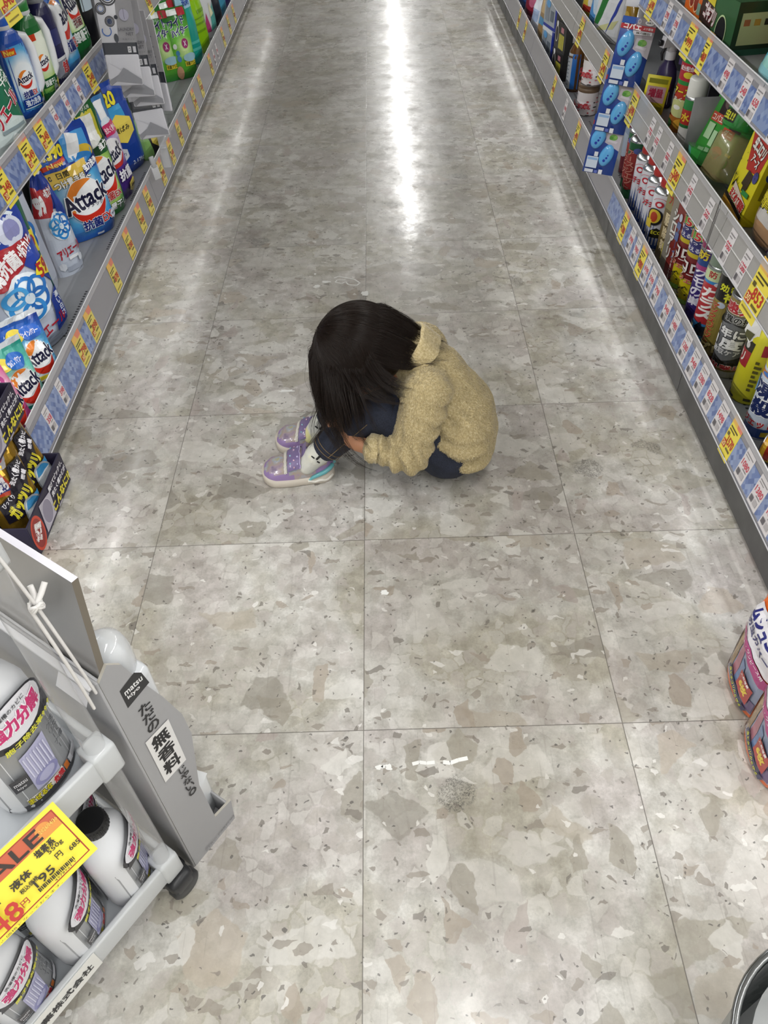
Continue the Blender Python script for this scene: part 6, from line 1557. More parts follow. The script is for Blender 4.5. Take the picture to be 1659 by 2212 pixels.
whm = mat('dcdfe2', .25, coat=.4)
def white_refill():
    b = MB()
    b.rbox(-.030, -.024, 0, .030, .024, .105, whm, .008, 2)
    b.add([(-.03, -.024, .10), (.03, -.024, .10), (.012, 0, .15), (-.012, 0, .15), (.03, .024, .10), (-.03, .024, .10)], [(0, 1, 2, 3), (5, 3, 2, 4), (1, 4, 2), (0, 3, 5)], whm)
    return b
wr0 = None
for (x, y, z, rz, lab) in ((.058, .050, .006, 20, 'white refill pack in the lower opening of the grey carton'), (.058, .128, .006, 8, 'white refill pack behind the first in the lower opening of the grey carton'), (.058, .206, .006, 8, 'white refill pack deepest in the lower opening of the grey carton')):
    p = W_(.024 + x, .012 + y, z)
    if wr0 is None:
        wr0 = place('refill_pack', lab, 'refill pack', 'white refill packs in the grey carton', [('pack', white_refill())], p.x, p.y, p.z, F0 + rz)
    else:
        again(wr0, lab, p.x, p.y, p.z, F0 + rz)
def white_bottle():
    b = MB()
    b.rbox(-.027, -.033, 0, .027, .033, .19, mat('d2d5d9', .2, coat=.5), .014, 3)
    c = MB()
    cm = mat('dfe2e5', .1, alpha=.55, coat=.8)
    c.lathe([(.026, .188), (.028, .195), (.028, .222), (.024, .240), (.014, .249), (.002, .251)], cm, 28)
    n = MB()
    n.lathe([(.02, .188), (.021, .21), (.016, .225), (.002, .226)], mat('e4e6e8', .35), 24)
    return [('body', b), ('clear_cap', c), ('inner_cap', n)]
wb0 = None
for (y, lab) in ((.045, 'white bottle with a clear domed cap nearest in the top of the grey carton'), (.118, 'white bottle with a clear domed cap second in the top of the grey carton'), (.19, 'white bottle with a clear domed cap behind the white header panel')):
    p = W_(.024 + .040, .012 + y, .268)
    if wb0 is None:
        wb0 = place('detergent_bottle', lab, 'bottle', 'white bottles in the grey carton', white_bottle(), p.x, p.y, p.z, F0 + 4)
    else:
        again(wb0, lab, p.x, p.y, p.z, F0 + 4)
b = MB()
b.rbox(.002, .004, .262, .075, .276, .267, grey, .001, 1)
b.build('middle_shelf', crt)
# knotted cord looped round the post and the carton
cd_ = MB()
cm = mat('d8d6d4', .8)
p0, p1, p2 = Vector((-.008, .000, .80)), Vector((.002, -.004, .690)), Vector((.014, .004, .520))
def sag(a, b, n, s): return [a.lerp(b, i / n) + Vector((0, -s * math.sin(PI * i / n), -s * math.sin(PI * i / n))) for i in range(n + 1)]
cd_.tube(sag(p0, p1, 8, .002), .0017, cm, 6)
cd_.tube(sag(p1, p2, 8, .003), .0017, cm, 6)
cd_.tube(sag(Vector((-.004, -.004, .69)), Vector((.004, .002, .505)), 12, .004), .0018, cm, 6)
for k in range(3):
    cd_.tube([p1 + Vector((.006 * math.cos(t + k), .005 * math.sin(t + k), .004 * math.sin(t * 2 + k))) for t in [i * .6 for i in range(11)]], .0017, cm, 6)
cd_.tube([p1, p1 + Vector((.010, .002, .006)), p1 + Vector((.018, .004, .012))], .0028, cm, 8)
cd_.tube([p1, p1 + Vector((.006, .008, .004)), p1 + Vector((.008, .012, .012))], .0028, cm, 8)
tag(cd_.build('cord', None, O_, (0, 0, CARTZ)), 'knotted white cord tied along the clear corner post of the cart', 'cord')
# ================================================================ THE CHILD (sits facing -x, knees drawn up, head bowed)
skin = NT('skin')
skin.b.inputs['Base Color'].default_value = (*lin('b5805f'), 1)
skin.b.inputs['Roughness'].default_value = .5
skin.b.inputs['Subsurface Weight'].default_value = .15
skin.b.inputs['Subsurface Radius'].default_value = (.006, .003, .0015)
skin = skin.m
V = Vector
HC = V((-.058, 1.392, .298))                    # centre of the skull
CROWN = V((-.86, -.04, .51)).normalized()        # top of the head points forward and up
FACE = V((-.50, -.10, -.86))
FACE = (FACE - CROWN * FACE.dot(CROWN)).normalized()
EAR = CROWN.cross(FACE).normalized()             # towards one ear
if EAR.y > 0: EAR = -EAR                         # near (camera) side
HM = Matrix((EAR, -FACE, CROWN)).transposed()    # local x = near ear, y = back of head, z = crown
def hd(x, y, z): return HC + HM @ V((x, y, z))
NECK = V((.030, 1.392, .285))
CHEST = V((.075, 1.388, .225))
BELLY = V((.120, 1.385, .145))
HIP = V((.135, 1.385, .090))
SHN, SHF = V((.075, 1.300, .262)), V((.075, 1.475, .262))
ELN, ELF = V((.036, 1.262, .120)), V((.030, 1.520, .130))
WRN, WRF = V((-.075, 1.292, .138)), V((-.075, 1.490, .138))
HNN = V((-.128, 1.338, .150))
KN, KF = V((-.040, 1.338, .205)), V((-.045, 1.435, .208))
AN, AF = V((-.170, 1.330, .070)), V((-.165, 1.437, .070))
HPN, HPF = V((.125, 1.335, .085)), V((.125, 1.440, .085))

# ---- body: one continuous surface
caps = [(HIP, .070, BELLY, .075), (BELLY, .075, CHEST, .072), (CHEST, .072, NECK, .045), (NECK, .030, HC + HM @ V((0, .02, -.06)), .032),
        (CHEST + V((0, -.04, .01)), .045, SHN, .032), (CHEST + V((0, .04, .01)), .045, SHF, .032), (SHN, .030, ELN, .023), (SHF, .030, ELF, .023), (ELN, .023, WRN, .0165), (ELF, .023, WRF, .0165),
        (HPN, .055, KN, .036), (HPF, .055, KF, .036), (KN, .034, AN, .019), (KF, .034, AF, .019), (AN, .019, AN + V((-.045, 0, -.046)), .011), (AF, .019, AF + V((-.045, 0, -.046)), .011)]
def hand(wr, palm_c, fingers, thumb):
    """flattened palm, four fingers of unequal length and a thumb from the side of the palm"""
    out = []
    for p in palm_c:
        out.append((wr, .0165, p, .0115))
    for chain in fingers + [thumb]:
        for (a, ra), (b_, rb) in zip(chain, chain[1:]):
            out.append((V(a), ra, V(b_), rb))
    return out
def curl(root, d0, d1, d2, ln, r_):
    a = V(root)
    b_ = a + V(d0).normalized() * ln * .45
    c = b_ + V(d1).normalized() * ln * .32
    d = c + V(d2).normalized() * ln * .23
    return [(a, r_), (b_, r_ * .95), (c, r_ * .88), (d, r_ * .75)]
# near hand laid round the front of the shins
palm = [HNN + V((0, 0, dz)) for dz in (-.016, -.005, .006, .016)]
fg = [curl(HNN + V((-.004, .004, z)), (-.35, 1, .05 * k), (.15, 1, .0), (.55, .8, 0), l, .0072) for k, (z, l) in enumerate(((-.018, .040), (-.006, .050), (.006, .054), (.018, .050)))]
th_ = [(WRN + V((-.022, .010, .016)), .0085), (WRN + V((-.034, .022, .034)), .0085), (WRN + V((-.046, .044, .044)), .0075)]
caps += hand(WRN, palm, fg, th_)
HNF = V((-.126, 1.446, .172))
palm = [HNF + V((0, 0, dz)) for dz in (-.016, -.005, .006, .016)]
fg = [curl(HNF + V((-.004, -.004, z)), (-.35, -1, .0), (.1, -1, 0), (.5, -.8, 0), l, .0072) for z, l in ((-.018, .040), (-.006, .050), (.006, .054), (.018, .050))]
th_ = [(WRF + V((-.022, -.010, .016)), .0085), (WRF + V((-.034, -.022, .034)), .0085), (WRF + V((-.046, -.044, .044)), .0075)]
caps += hand(WRF, palm, fg, th_)
# face: nose, brow, lips, chin, ears
caps += [(hd(0, -.070, .000), .010, hd(0, -.084, -.020), .0095), (hd(-.006, -.078, -.023), .0065, hd(.006, -.078, -.023), .0065),
         (hd(-.030, -.070, .018), .009, hd(.030, -.070, .018), .009), (hd(-.013, -.072, -.043), .0055, hd(.013, -.072, -.043), .0055), (hd(-.011, -.069, -.050), .006, hd(.011, -.069, -.050), .006), (hd(-.008, -.052, -.070), .016, hd(.008, -.052, -.070), .016)]
for s in (1, -1):
    caps += [(hd(s * .069, .004, .008), .010, hd(s * .070, .000, -.018), .006), (hd(s * .071, .010, .004), .006, hd(s * .070, .006, -.012), .005), (hd(s * .036, -.046, -.034), .022, hd(s * .030, -.040, -.046), .022)]
ells = [(HC + HM @ V((0, .008, .012)), (.069, .083, .078), HM.to_quaternion().to_matrix()), (HC + HM @ V((0, -.020, -.026)), (.056, .052, .058), HM.to_quaternion().to_matrix()), (HIP + V((.01, 0, -.012)), (.085, .085, .075), Matrix.Identity(3))]
bodym = blob(caps, ells, .0032, 8)
person = mesh_obj('person', bodym, skin)
tag(person, 'dark-haired child in a beige fleece jacket sitting curled up on the aisle floor', 'person')
for s in (1, -1):
    e = MB()
    e.lathe([(.001, -.0085), (.006, -.006), (.0085, 0), (.006, .006), (.001, .0085)], mat('20160f', .25), 14)
    e.xform(Matrix.Translation(hd(s * .027, -.0625, -.003)))
    e.build('eye', person)

# ---- jeans
denim = NT('denim')
dco = denim.n('ShaderNodeTexCoord').outputs['Object']
wv = denim.n('ShaderNodeMapping', ins={'Vector': dco, 'Scale': (900, 900, 380), 'Rotation': (.4, .6, .3)}).outputs[0]
dc = denim.ramp(denim.noise(wv, 1.0, 2).outputs[0], [(.35, '171b28'), (.65, '282e40')])
dc = denim.mix(.6, dc, denim.ramp(denim.noise(dco, 28, 4).outputs[0], [(.35, .75), (.7, 1.25)]), 'MULTIPLY')
denim.put(denim.b.inputs['Base Color'], dc)
denim.b.inputs['Roughness'].default_value = .85
denim.put(denim.b.inputs['Normal'], denim.n('ShaderNodeBump', ins={'Strength': .25, 'Distance': .002, 'Height': denim.noise(dco, 60, 4).outputs[0]}))
denim = denim.m
CN, CF = KN.lerp(AN, .78), KF.lerp(AF, .78)
caps = [(HPN + V((0, 0, -.004)), .072, KN + V((.02, 0, -.012)), .050), (HPF + V((0, 0, -.004)), .072, KF + V((.02, 0, -.012)), .050), (KN + V((.006, 0, -.006)), .046, CN, .0345), (KF + V((.006, 0, -.006)), .046, CF, .0345)]
ells = [(HIP + V((.004, -.008, -.014)), (.088, .100, .075), Matrix.Identity(3))]
jm = blob(caps, ells, .0045, 6)
jeans = mesh_obj('jeans', jm, denim, person)
st_ = mat('8a7450', .8)
sm = MB()
for (a, b_, off) in ((KN, CN, V((-.006, -.040, .0))),):
    pts = [a.lerp(b_, t) + V((.0, -.0475 + .012 * t, -.004)) for t in [i / 10 for i in range(1, 11)]]
    sm.tube(pts, .0008, st_, 4)
for k in (.80, .855):
    c = KN.lerp(AN, k - .06)
    d = (AN - KN).normalized()
    up = d.orthogonal().normalized()
    w2 = d.cross(up)
    sm.tube([c + (up * math.cos(t) + w2 * math.sin(t)) * .0358 for t in [i * 2 * PI / 28 for i in range(28)]], .0007, st_, 4, closed=True)
sm.build('stitching', jeans)

# ---- socks
sock_m = NT('sock_cotton')
so_ = sock_m.n('ShaderNodeTexCoord').outputs['Object']
sock_m.put(sock_m.b.inputs['Base Color'], sock_m.ramp(sock_m.noise(so_, 22, 2).outputs[0], [(.42, 'c9cac4'), (.55, 'd2d2c8'), (.66, 'd9d69c')]))
sock_m.b.inputs['Roughness'].default_value = .9
sock_m.put(sock_m.b.inputs['Normal'], sock_m.n('ShaderNodeBump', ins={'Strength': .3, 'Distance': .001, 'Height': sock_m.noise(so_, 400, 2).outputs[0]}))
sock_m = sock_m.m
for k, (a, kk) in enumerate(((AN, KN), (AF, KF))):
    top = a.lerp(kk, .28)
    sk = blob([(top, .0275, a + V((0, 0, .006)), .027), (a + V((0, 0, .006)), .026, a + V((-.024, 0, -.024)), .0215)], [], .003, 3)
    s_ = mesh_obj('sock', sk, sock_m, person)
    mk = MB()
    bm_ = mat('141416', .8)
    c = a.lerp(kk, .10)
    d = (kk - a).normalized()
    for (ua, ub, w2) in (((-.002, .012), (-.002, -.006), .0024), ((-.016, -.010), (-.008, -.008), .0016), ((.004, -.009), (.014, -.008), .0016), ((.001, .026), (.001, .016), .0012), ((.016, .010), (.02, .018), .0012)):
        ps = []
        for t in (0, .5, 1):
            u, v = ua[0] + (ub[0] - ua[0]) * t, ua[1] + (ub[1] - ua[1]) * t
            ang = -2.0 + u / .029
            side_ = V((math.cos(ang) * .9, math.sin(ang), .0))
            ps.append(c + d * v + (side_ - d * side_.dot(d)).normalized() * .0292)
        mk.tube(ps, w2, bm_, 6)
    mk.build('sock_print', s_)

# ---- shoes
pearl = NT('shoe_pearl')
pc_ = pearl.n('ShaderNodeTexCoord').outputs['Object']
pearl.put(pearl.b.inputs['Base Color'], pearl.ramp(pearl.noise(pc_, 26, 3, .6).outputs[0], [(.30, '80728a'), (.42, 'a08f9c'), (.50, 'a29488'), (.58, '979fae'), (.66, 'aaa57c')]))
pearl.b.inputs['Roughness'].default_value = .3
pearl.b.inputs['Coat Weight'].default_value = .4
pearl = pearl.m
lilac = mat('8f78a6', .45, coat=.1)
lilac_d = mat('75668f', .4, coat=.25)
teal = mat('5fa7ae', .3, coat=.4)
rubber = mat('c2baae', .55)
LEN = .168
def outl(s):
    """half width of the shoe, s from heel 0 to toe 1"""
    return .0330 * (max(0.0, 1 - (2 * max(0, .22 - s) / .44) ** 2) ** .5) * (1 + .16 * math.sin(PI * min(1, max(0, (s - .3) / .75)))) * (1 if s < .78 else max(.02, 1 - ((s - .78) / .22) ** 2.6) ** .5)
def toph(s):
    return interp(((0, .064), (.12, .070), (.30, .062), (.42, .070), (.55, .064), (.70, .050), (.85, .043), (.95, .033), (1, .018)), s)
def shoe(name, toe, ang, label=None):
    o = empty(name, toe, ang)                      # local +x = toe
    X = lambda s: -LEN + s * LEN
    N = 44
    ss = [0.003] + [i / N for i in range(1, N)] + [.997]
    sole = MB()
    rings = []
    for s in ss:
        w2 = outl(s) * 1.07 + .001
        zt = .021 + .008 * max(0, 1 - s / .25) + .007 * max(0, (s - .8) / .2)
        zb = .0 + .006 * max(0, (s - .82) / .18) ** 1.5 + .003 * max(0, 1 - s / .06) + .0016 * (1 if .42 < s < .5 else 0)
        rings.append([(X(s), -w2 * .94, zb), (X(s), -w2, zb + .004), (X(s), -w2 * 1.01, (zb + zt) / 2), (X(s), -w2 * .97, zt), (X(s), w2 * .97, zt), (X(s), w2 * 1.01, (zb + zt) / 2), (X(s), w2, zb + .004), (X(s), w2 * .94, zb)])
    sole.loft(rings, rubber)
    for sg in (-1, 1):
        sole.tube([(X(s), sg * (outl(s) * 1.08 + .0015), .012 + .002 * math.sin(s * 40)) for s in [i / 14 * .34 + .03 for i in range(15)]], .0034, mat('d8d4cc', .4), 6)
    sole.build('sole', o)
    up = MB()
    rows = 12
    grid = []
    up.slot(pearl)
    for s in ss:
        w2, h = outl(s), toph(s)
        ring = []
        for j in range(rows + 1):
            t = PI * j / rows
            c, q = math.cos(t), math.sin(t)
            y = -w2 * math.copysign(abs(c) ** .62, c)
            z = .018 + (h - .018) * q ** .72
            ring.append((X(s), y, z))
        grid.append(ring)
    def zone(s, j):
        side_ = min(j, rows - j) / (rows / 2)
        if s > .80 and side_ < .42 + (s - .8) * 3.2: return lilac
        if s > .55 and side_ < .24 + .2 * math.sin((s - .55) * 9): return lilac
        if s < .26 and side_ < .55 - s * .6: return lilac
        return pearl
    up.v = [p for ring in grid for p in ring]
    for i in range(len(ss) - 1):
        s = (ss[i] + ss[i + 1]) / 2
        for j in range(rows):
            if .06 < s < .40 and 4 <= j <= 7:      # ankle opening
                continue
            q0 = i * (rows + 1) + j
            up.f.append((q0, q0 + rows + 1, q0 + rows + 2, q0 + 1))
            up.mi.append(up.slot(zone(s, j)))
            up.sm.append(True)
    up.build('upper', o)
    tr = MB()
    lo_ = [i for i, s in enumerate(ss) if .05 <= s <= .41]
    loop = [grid[i][4] for i in lo_] + [grid[i][8] for i in reversed(lo_)]
    tr.tube(loop, .0042, lilac_d, 8, closed=True)
    tr.build('collar', o)
    hb = MB()
    for sg in (-1, 1):
        pts = [(X(s), sg * (outl(s) * 1.045 + .001), z) for s, z in ((.36, .014), (.30, .022), (.22, .029), (.13, .034), (.06, .038), (.02, .041))]
        hb.tube(pts, [.002, .0042, .0052, .0056, .0056, .0056], teal, 8)
    hb.tube([(X(.004), y, .042) for y in (-.008, 0, .008)], .0056, teal, 8)
    hb.build('heel_trim', o)
    sp = MB()
    def over(s, t, d=.0035):
        w2, h = outl(s), toph(s)
        c, q = math.cos(t), math.sin(t)
        return (X(s), -(w2 + d) * math.copysign(abs(c) ** .62, c), .018 + (h - .018 + d) * q ** .72)
    vs, fs = [], []
    nn = 14
    for i in range(nn + 1):
        t = .55 + (PI - 1.1) * i / nn
        fl = .012 * math.sin(i * 1.35) ** 2
        for s in (.455 - fl, .50, .56, .62 + fl):
            vs.append(over(s, t))
    for i in range(nn):
        for j in range(3):
            fs.append((i * 4 + j, i * 4 + j + 1, (i + 1) * 4 + j + 1, (i + 1) * 4 + j))
    sp.add(vs, fs, lilac_d, True)
    sp.add(vs[::1], [(i * 4, i * 4 + 4, i * 4 + 5, i * 4 + 1) for i in range(0)], lilac_d)
    for i in range(11):
        t = .8 + .16 * i
        sp.tube([over(.50 + .05 * (i % 3) - .02, t, .0036), over(.503 + .05 * (i % 3) - .02, t + .02, .0052)], .0021, (mat('b8b2d6', .3), mat('c6a6b8', .3), mat('8fb4c8', .3))[i % 3], 6)
    sp.tube([over(.455 - .012 * math.sin(i * 1.35) ** 2, .55 + (PI - 1.1) * i / nn, .004) for i in range(nn + 1)], .0012, mat('b4a4cc', .35), 6)
    sp.build('strap', o)
    lc = MB()
    for s in (.645, .665):
        lc.tube([over(s + .004 * math.sin(i * 2.4), .5 + (PI - 1.0) * i / 20, .0014) for i in range(21)], .0018, mat('d4d0c8', .7), 6)
    lc.build('lace_trim', o)
    tg_ = MB()
    g0_ = [over(.40, t, .001) for t in (1.0, 1.3, 1.57, 1.84, 2.14)]
    tg_.loft([[(p[0] + dx, p[1] * k, p[2] + dz) for p in g0_] for dx, dz, k in ((.006, -.004, 1), (-.002, .012, .95), (-.008, .020, .8))], lilac_d, cap=False, closed=False)
    tg_.build('tongue', o)
    o.parent = person
    return o
shoe('shoe', (-.302, 1.343, 0), PI + .06)
shoe('shoe', (-.280, 1.462, 0), PI - .06)

# ---- fleece jacket: folds in the surface, then a coat of short pile
caps = [(HIP + V((.012, -.004, .014)), .096, BELLY + V((.012, 0, .0)), .100), (BELLY + V((.012, 0, 0)), .100, CHEST + V((.008, 0, .0)), .088), (CHEST + V((.008, 0, 0)), .088, NECK + V((.022, 0, .004)), .058),
        (CHEST + V((.0, -.030, .012)), .066, SHN + V((.004, .004, 0)), .050), (CHEST + V((.0, .030, .012)), .066, SHF + V((.004, -.004, 0)), .050),
        (SHN, .050, ELN + V((.004, 0, .004)), .040), (SHF, .050, ELF, .040), (ELN + V((.004, 0, .004)), .040, WRN.lerp(ELN, .34), .0285), (ELF, .040, WRF.lerp(ELF, .10), .0285)]
ells = [(V((.150, 1.378, .128)), (.085, .120, .102), Matrix.Rotation(.25, 3, 'Y')), (V((.168, 1.385, .080)), (.072, .118, .062), Matrix.Identity(3))]
jk = blob(caps, ells, .0042, 7)
# creases from the elbow, the armpit and the waist
def folds(p):
    q = 0.0
    for c, d, w_, amp in ((V((.02, 1.24, .13)), V((1, .25, .35)), 190, .0032), (V((.12, 1.275, .20)), V((.5, .0, .9)), 150, .0030), (V((.15, 1.28, .11)), V((.25, .1, 1)), 130, .0038), (V((-.03, 1.25, .145)), V((1, -.1, 0)), 230, .0028)):
        r_ = (p - c).length
        q += amp * 1.9 * math.exp(-(r_ / .06) ** 2) * math.sin(w_ * d.normalized().dot(p - c) + 1.5 * noise.noise(p * 22))
    return q + .0036 * noise.noise(p * 16) + .0012 * noise.noise(p * 60)
jk.update()
nrm = [v.normal.copy() for v in jk.vertices]
for v, n_ in zip(jk.vertices, nrm):
    v.co += n_ * folds(v.co)
    if v.co.z < .028: v.co.z = .028 + (v.co.z - .028) * .1
jk.update()
fleece = NT('fleece')
fc = fleece.n('ShaderNodeTexCoord').outputs['Object']
fleece.put(fleece.b.inputs['Base Color'], fleece.ramp(fleece.noise(fc, 240, 3, .6).outputs[0], [(.3, 'a3926a'), (.5, 'b9a87e'), (.7, 'cdbf9a')]))
fleece.b.inputs['Roughness'].default_value = .95
fleece.b.inputs['Specular IOR Level'].default_value = .15
fleece.b.inputs['Sheen Weight'].default_value = .35
fleece.put(fleece.b.inputs['Normal'], fleece.n('ShaderNodeBump', ins={'Strength': .5, 'Distance': .003, 'Height': fleece.noise(fc, 170, 3).outputs[0]}))
fleece = fleece.m
jacket = mesh_obj('jacket', jk, fleece, person)
co = np.array([v.co for v in jk.vertices])
polys = [tuple(p.vertices) for p in jk.polygons]
pa = np.array([p.area for p in jk.polygons])
pn = np.array([p.normal for p in jk.polygons])
def pile(n, L, name, par, me_src=None):
    global co, polys, pa, pn
    if me_src is not None:
        co = np.array([v.co for v in me_src.vertices])
        polys = [tuple(p.vertices) for p in me_src.polygons]
        pa = np.array([p.area for p in me_src.polygons])
        pn = np.array([p.normal for p in me_src.polygons])
    idx = rng.choice(len(polys), n, p=pa / pa.sum())
    vs = np.zeros((n, 5, 3)); 
    for k, i in enumerate(idx):
        P = co[list(polys[i])]
        wts = rng.dirichlet(np.ones(len(P)))
        p = wts @ P
        nv_ = pn[i]
        g = np.array([.25, -.05, -1.0]) + .55 * np.array(noise.noise_vector(Vector(p * 45))) + rng.normal(0, .22, 3)
        t = g - nv_ * g.dot(nv_)
        t /= np.linalg.norm(t) + 1e-9
        s = np.cross(nv_, t)
        l = L * rng.uniform(.6, 1.3)
        wd = .00062 * rng.uniform(.7, 1.4)
        m = p + nv_ * l * .38 + t * l * .35
        e = p + nv_ * l * .42 + t * l * .95
        vs[k] = (p - s * wd, p + s * wd, m + s * wd * .9, m - s * wd * .9, e)
    faces = []
    for k in range(n):
        b = k * 5
        faces += [(b, b + 1, b + 2, b + 3), (b + 3, b + 2, b + 4)]
    me = bpy.data.meshes.new(name)
    me.from_pydata(vs.reshape(-1, 3).tolist(), [], faces)
    o = mesh_obj(name, me, fleece, par)
    return tag(o, kind='stuff')
pile(60000, .0046, 'fleece_pile', jacket)
# collar standing round the nape, hem and cuffs
cl_ = MB()
cc, cu = NECK + V((.020, 0, .018)), V((-.60, 0, .80)).normalized()
ca = cu.cross(V((0, 1, 0))).normalized()
ringset = []
for (h_, ra, rb) in ((-.020, .062, .066), (.006, .058, .062), (.026, .055, .059), (.034, .051, .055), (.028, .046, .050), (.004, .045, .048), (-.012, .045, .048)):
    ring = []
    for j in range(36):
        t = 2 * PI * j / 36
        wob = 1 + .04 * math.sin(3 * t + 1) + .03 * math.sin(7 * t)
        dirx = math.cos(t)
        ring.append(tuple(cc + cu * (h_ * (.55 - .45 * dirx if True else 1)) + ca * dirx * ra * wob + V((0, 1, 0)) * math.sin(t) * rb * wob))
    ringset.append(ring)
cl_.loft(ringset, fleece, cap=False)
collar = cl_.build('collar', jacket)
pile(9000, .0042, 'fleece_pile', collar, collar.data)
for wr_, el_ in ((WRN, ELN), (WRF, ELF)):
    d = (wr_ - el_).normalized()
    c = wr_.lerp(el_, .30)
    u_ = d.orthogonal().normalized()
    w_ = d.cross(u_)
    cf = MB()
    cf.loft([[tuple(c + d * z + (u_ * math.cos(2 * PI * j / 28) + w_ * math.sin(2 * PI * j / 28)) * (r_ + .0008 * math.sin(5 * j))) for j in range(28)] for z, r_ in ((-.018, .0315), (.004, .0315), (.010, .030), (.010, .024), (-.01, .022))], fleece, cap=False)
    cf.build('cuff', jacket)

# ---- hair
hair_m = bpy.data.materials.new('dark_hair')
hair_m.use_nodes = True
b_ = hair_m.node_tree.nodes['Principled BSDF']
b_.inputs['Base Color'].default_value = (*lin('1b110c'), 1)
b_.inputs['Roughness'].default_value = .34
b_.inputs['Specular IOR Level'].default_value = .3
cap_e = [(HC + HM @ V((0, .012, .014)), (.077, .090, .085), HM.to_quaternion().to_matrix()), (HC + HM @ V((.012, .025, -.03)), (.068, .060, .05), HM.to_quaternion().to_matrix())]
hm_ = blob([], cap_e, .005, 4)
hair = mesh_obj('hair', hm_, hair_m, person)
# strands: grow from the whorl over the skull, then fall
A_, B_, C_ = .079, .093, .088
cen = HC + HM @ V((0, .012, .014))
HMi = HM.transposed()
cols = [(HIP + V((.01, 0, 0)), BELLY, .108), (BELLY + V((.012, 0, 0)), CHEST, .100), (CHEST, NECK + V((.02, 0, -.01)), .050), (SHN, ELN, .056), (SHF, ELF, .056), (ELN, WRN, .043), (ELF, WRF, .043), (KN, CN, .050), (KF, CF, .050), (HPN, KN, .058), (HPF, KF, .058)]
def push(p, lift):
    q = HMi @ (p - cen)
    f = math.sqrt((q.x / A_) ** 2 + (q.y / B_) ** 2 + (q.z / C_) ** 2)
    nz_ = (HM @ V((q.x / A_ ** 2, q.y / B_ ** 2, q.z / C_ ** 2))).normalized().z
    if f < 1 + lift or (f < 1.5 and nz_ > .06 and q.z > -.004):
        p = cen + HM @ (q * ((1 + lift) / max(f, 1e-4)))
    for a, b2, r_ in cols:
        ab = b2 - a
        t = max(0, min(1, (p - a).dot(ab) / ab.length_squared))
        d = p - (a + ab * t)
        l = d.length
        if l < r_ + .002:
            p = a + ab * t + d * ((r_ + .002) / max(l, 1e-5))
    if p.z < .01: p.z = .01
    return p
whorl = cen + HM @ V((.006, .012, .088))
strands = []
rs = random.Random(21)
def grow(root, d, L, n, lift, grav, target, tw, curlw, stop=.0):
    pts = [root]
    p = root.copy()
    st = L / n
    ph = rs.uniform(0, 6.28)
    for i in range(n):
        k = i / n
        tv = target - p
        if tv.length < stop: break
        g = V((0, 0, -1)) * grav * (.3 + k) + tv.normalized() * tw * (.25 + 1.2 * k)
        d = (d + g * st * 26).normalized()
        if curlw: d = (d + V((math.sin(ph + k * 6), math.cos(ph * 1.3 + k * 5), .5 * math.sin(ph + k * 7))) * curlw * k).normalized()
        p2 = push(p + d * st, lift)
        if (p2 - p).length > 1e-6: d = (d * .4 + (p2 - p).normalized() * .6).normalized()
        p = p2
        pts.append(p)
    return pts
def lock(pts, n, spread, lift):
    """n strands bundled round a guide, drawing together towards the tip"""
    for _ in range(n):
        o = V((rs.gauss(0, 1), rs.gauss(0, 1), rs.gauss(0, 1))) * spread
        ph, am = rs.uniform(0, 6.28), rs.uniform(.0004, .0016)
        end, lf = rs.uniform(.82, 1.0), max(0, lift + rs.uniform(-.02, .03))
        m = max(4, int(len(pts) * end))
        out = []
        for i, p in enumerate(pts[:m]):
            k = i / len(pts)
            q = p + o * (1 - .45 * k) + V((math.sin(ph + 7 * k), math.cos(ph + 6 * k), math.sin(ph * 2 + 5 * k))) * am * k
            out.append(push(q, lf))
        strands.append(out)
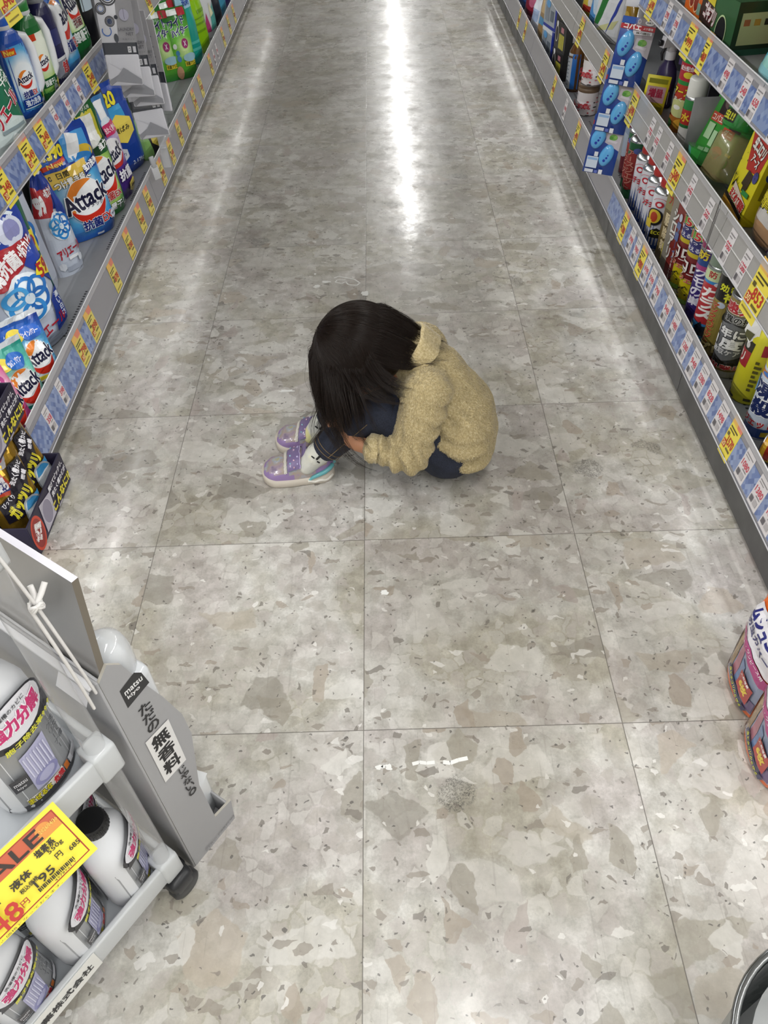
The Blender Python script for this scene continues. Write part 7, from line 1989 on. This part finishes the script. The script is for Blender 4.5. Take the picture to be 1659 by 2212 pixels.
for s in range(520):
    lift = rs.uniform(.0, .045)
    a = rs.uniform(0, 2 * PI)
    rad = abs(rs.gauss(0, .045)) + .004 if s % 5 < 3 else rs.uniform(.03, .076)
    lx, ly = math.cos(a) * rad, math.sin(a) * rad * 1.1 + .003
    lz = C_ * math.sqrt(max(1 - (lx / A_) ** 2 - (ly / B_) ** 2, .01))
    root = cen + HM @ V((lx, ly, lz))
    dl = V((lx + .004, ly, 0))
    if dl.length < 1e-4: dl = V((1, 0, 0))
    dl.normalize()
    tang = HM @ V((dl.x + rs.gauss(0, .03), dl.y + rs.gauss(0, .03), -.3))
    near_ = 1 if dl.x > 0 else -1
    gs = lambda q: rs.gauss(0, q)
    if dl.y > .22:          # back of the head, down into the collar
        tgt = V((.078 + gs(.006), 1.392 - .056 * dl.x + gs(.006), .312 + gs(.006)))
        L, grav, tw, cw = rs.uniform(.19, .235), .08, .62, .012
    elif dl.y > -.45:       # sides, drawn back towards the shoulder
        f = (dl.y + .45) / .67
        tgt = V((-.090 + .135 * f + gs(.014), 1.392 - near_ * (.090 + gs(.008)), .165 + .085 * f + gs(.010)))
        L, grav, tw, cw = rs.uniform(.14, .20), .22, .6, .03
    else:                   # fringe, falling past the face on to the shins
        tgt = V((-.108 + gs(.012), 1.385 - .055 * dl.x + gs(.012), .18 + gs(.018)))
        L, grav, tw, cw = rs.uniform(.14, .205), .35, .45, .02
    lock(grow(root + (root - cen).normalized() * .002, tang.normalized(), L, 20, lift, grav, tgt, tw, cw, .016), 18, .0042, lift)
# one long lock over the near sleeve
for s in range(8):
    root = cen + HM @ V((.050 + rs.gauss(0, .012), -.045 + rs.gauss(0, .012), .045 + rs.gauss(0, .012)))
    lock(grow(push(root, .05), V((-.25, -.35, -.7)).normalized(), rs.uniform(.20, .265), 24, .05, .25, V((-.030 + rs.gauss(0, .010), 1.240, .155)), .6, .01), 11, .003, .05)
# ends flicked outwards at the near shoulder
for s in range(34):
    root = cen + HM @ V((.068 + rs.gauss(0, .006), .034 + rs.gauss(0, .018), .02 + rs.gauss(0, .014)))
    lock(grow(push(root, .05), V((.2, -.35, -.6)).normalized(), rs.uniform(.10, .145), 18, .05 + rs.uniform(0, .04), .06, V((.100 + rs.gauss(0, .010), 1.275, .318 + rs.gauss(0, .010))), .8, .02), 16, .003, .05)
for s in range(22):
    a = rs.uniform(0, 2 * PI)
    root = cen + HM @ V((.03 * math.cos(a), .03 * math.sin(a), .080))
    strands.append(grow(root, (HM @ V((math.cos(a), math.sin(a), .1))).normalized(), rs.uniform(.08, .15), 16, .07 + rs.uniform(0, .05), .2, V((.09, 1.40 + rs.uniform(-.1, .1), .33)), .35, .08))
def stray(pts):
    return any((p - cen).length > .125 and p.x > .03 and p.y > 1.44 for p in pts) or any((p - cen).length > .135 and p.z > cen.z + .055 for p in pts)
strands = [p for p in strands if not stray(p)]
hc = bpy.data.hair_curves.new('hair_strands')
hc.add_curves([len(p) for p in strands])
flatp = np.array([c for p in strands for q in p for c in q], dtype=np.float32)
hc.points.foreach_set('position', flatp)
rad_ = np.concatenate([np.linspace(.00034, .00010, len(p)) for p in strands]).astype(np.float32)
hc.points.foreach_set('radius', rad_)
ho = bpy.data.objects.new('hair_strands', hc)
COL.objects.link(ho)
hc.materials.append(hair_m)
ho.parent = hair
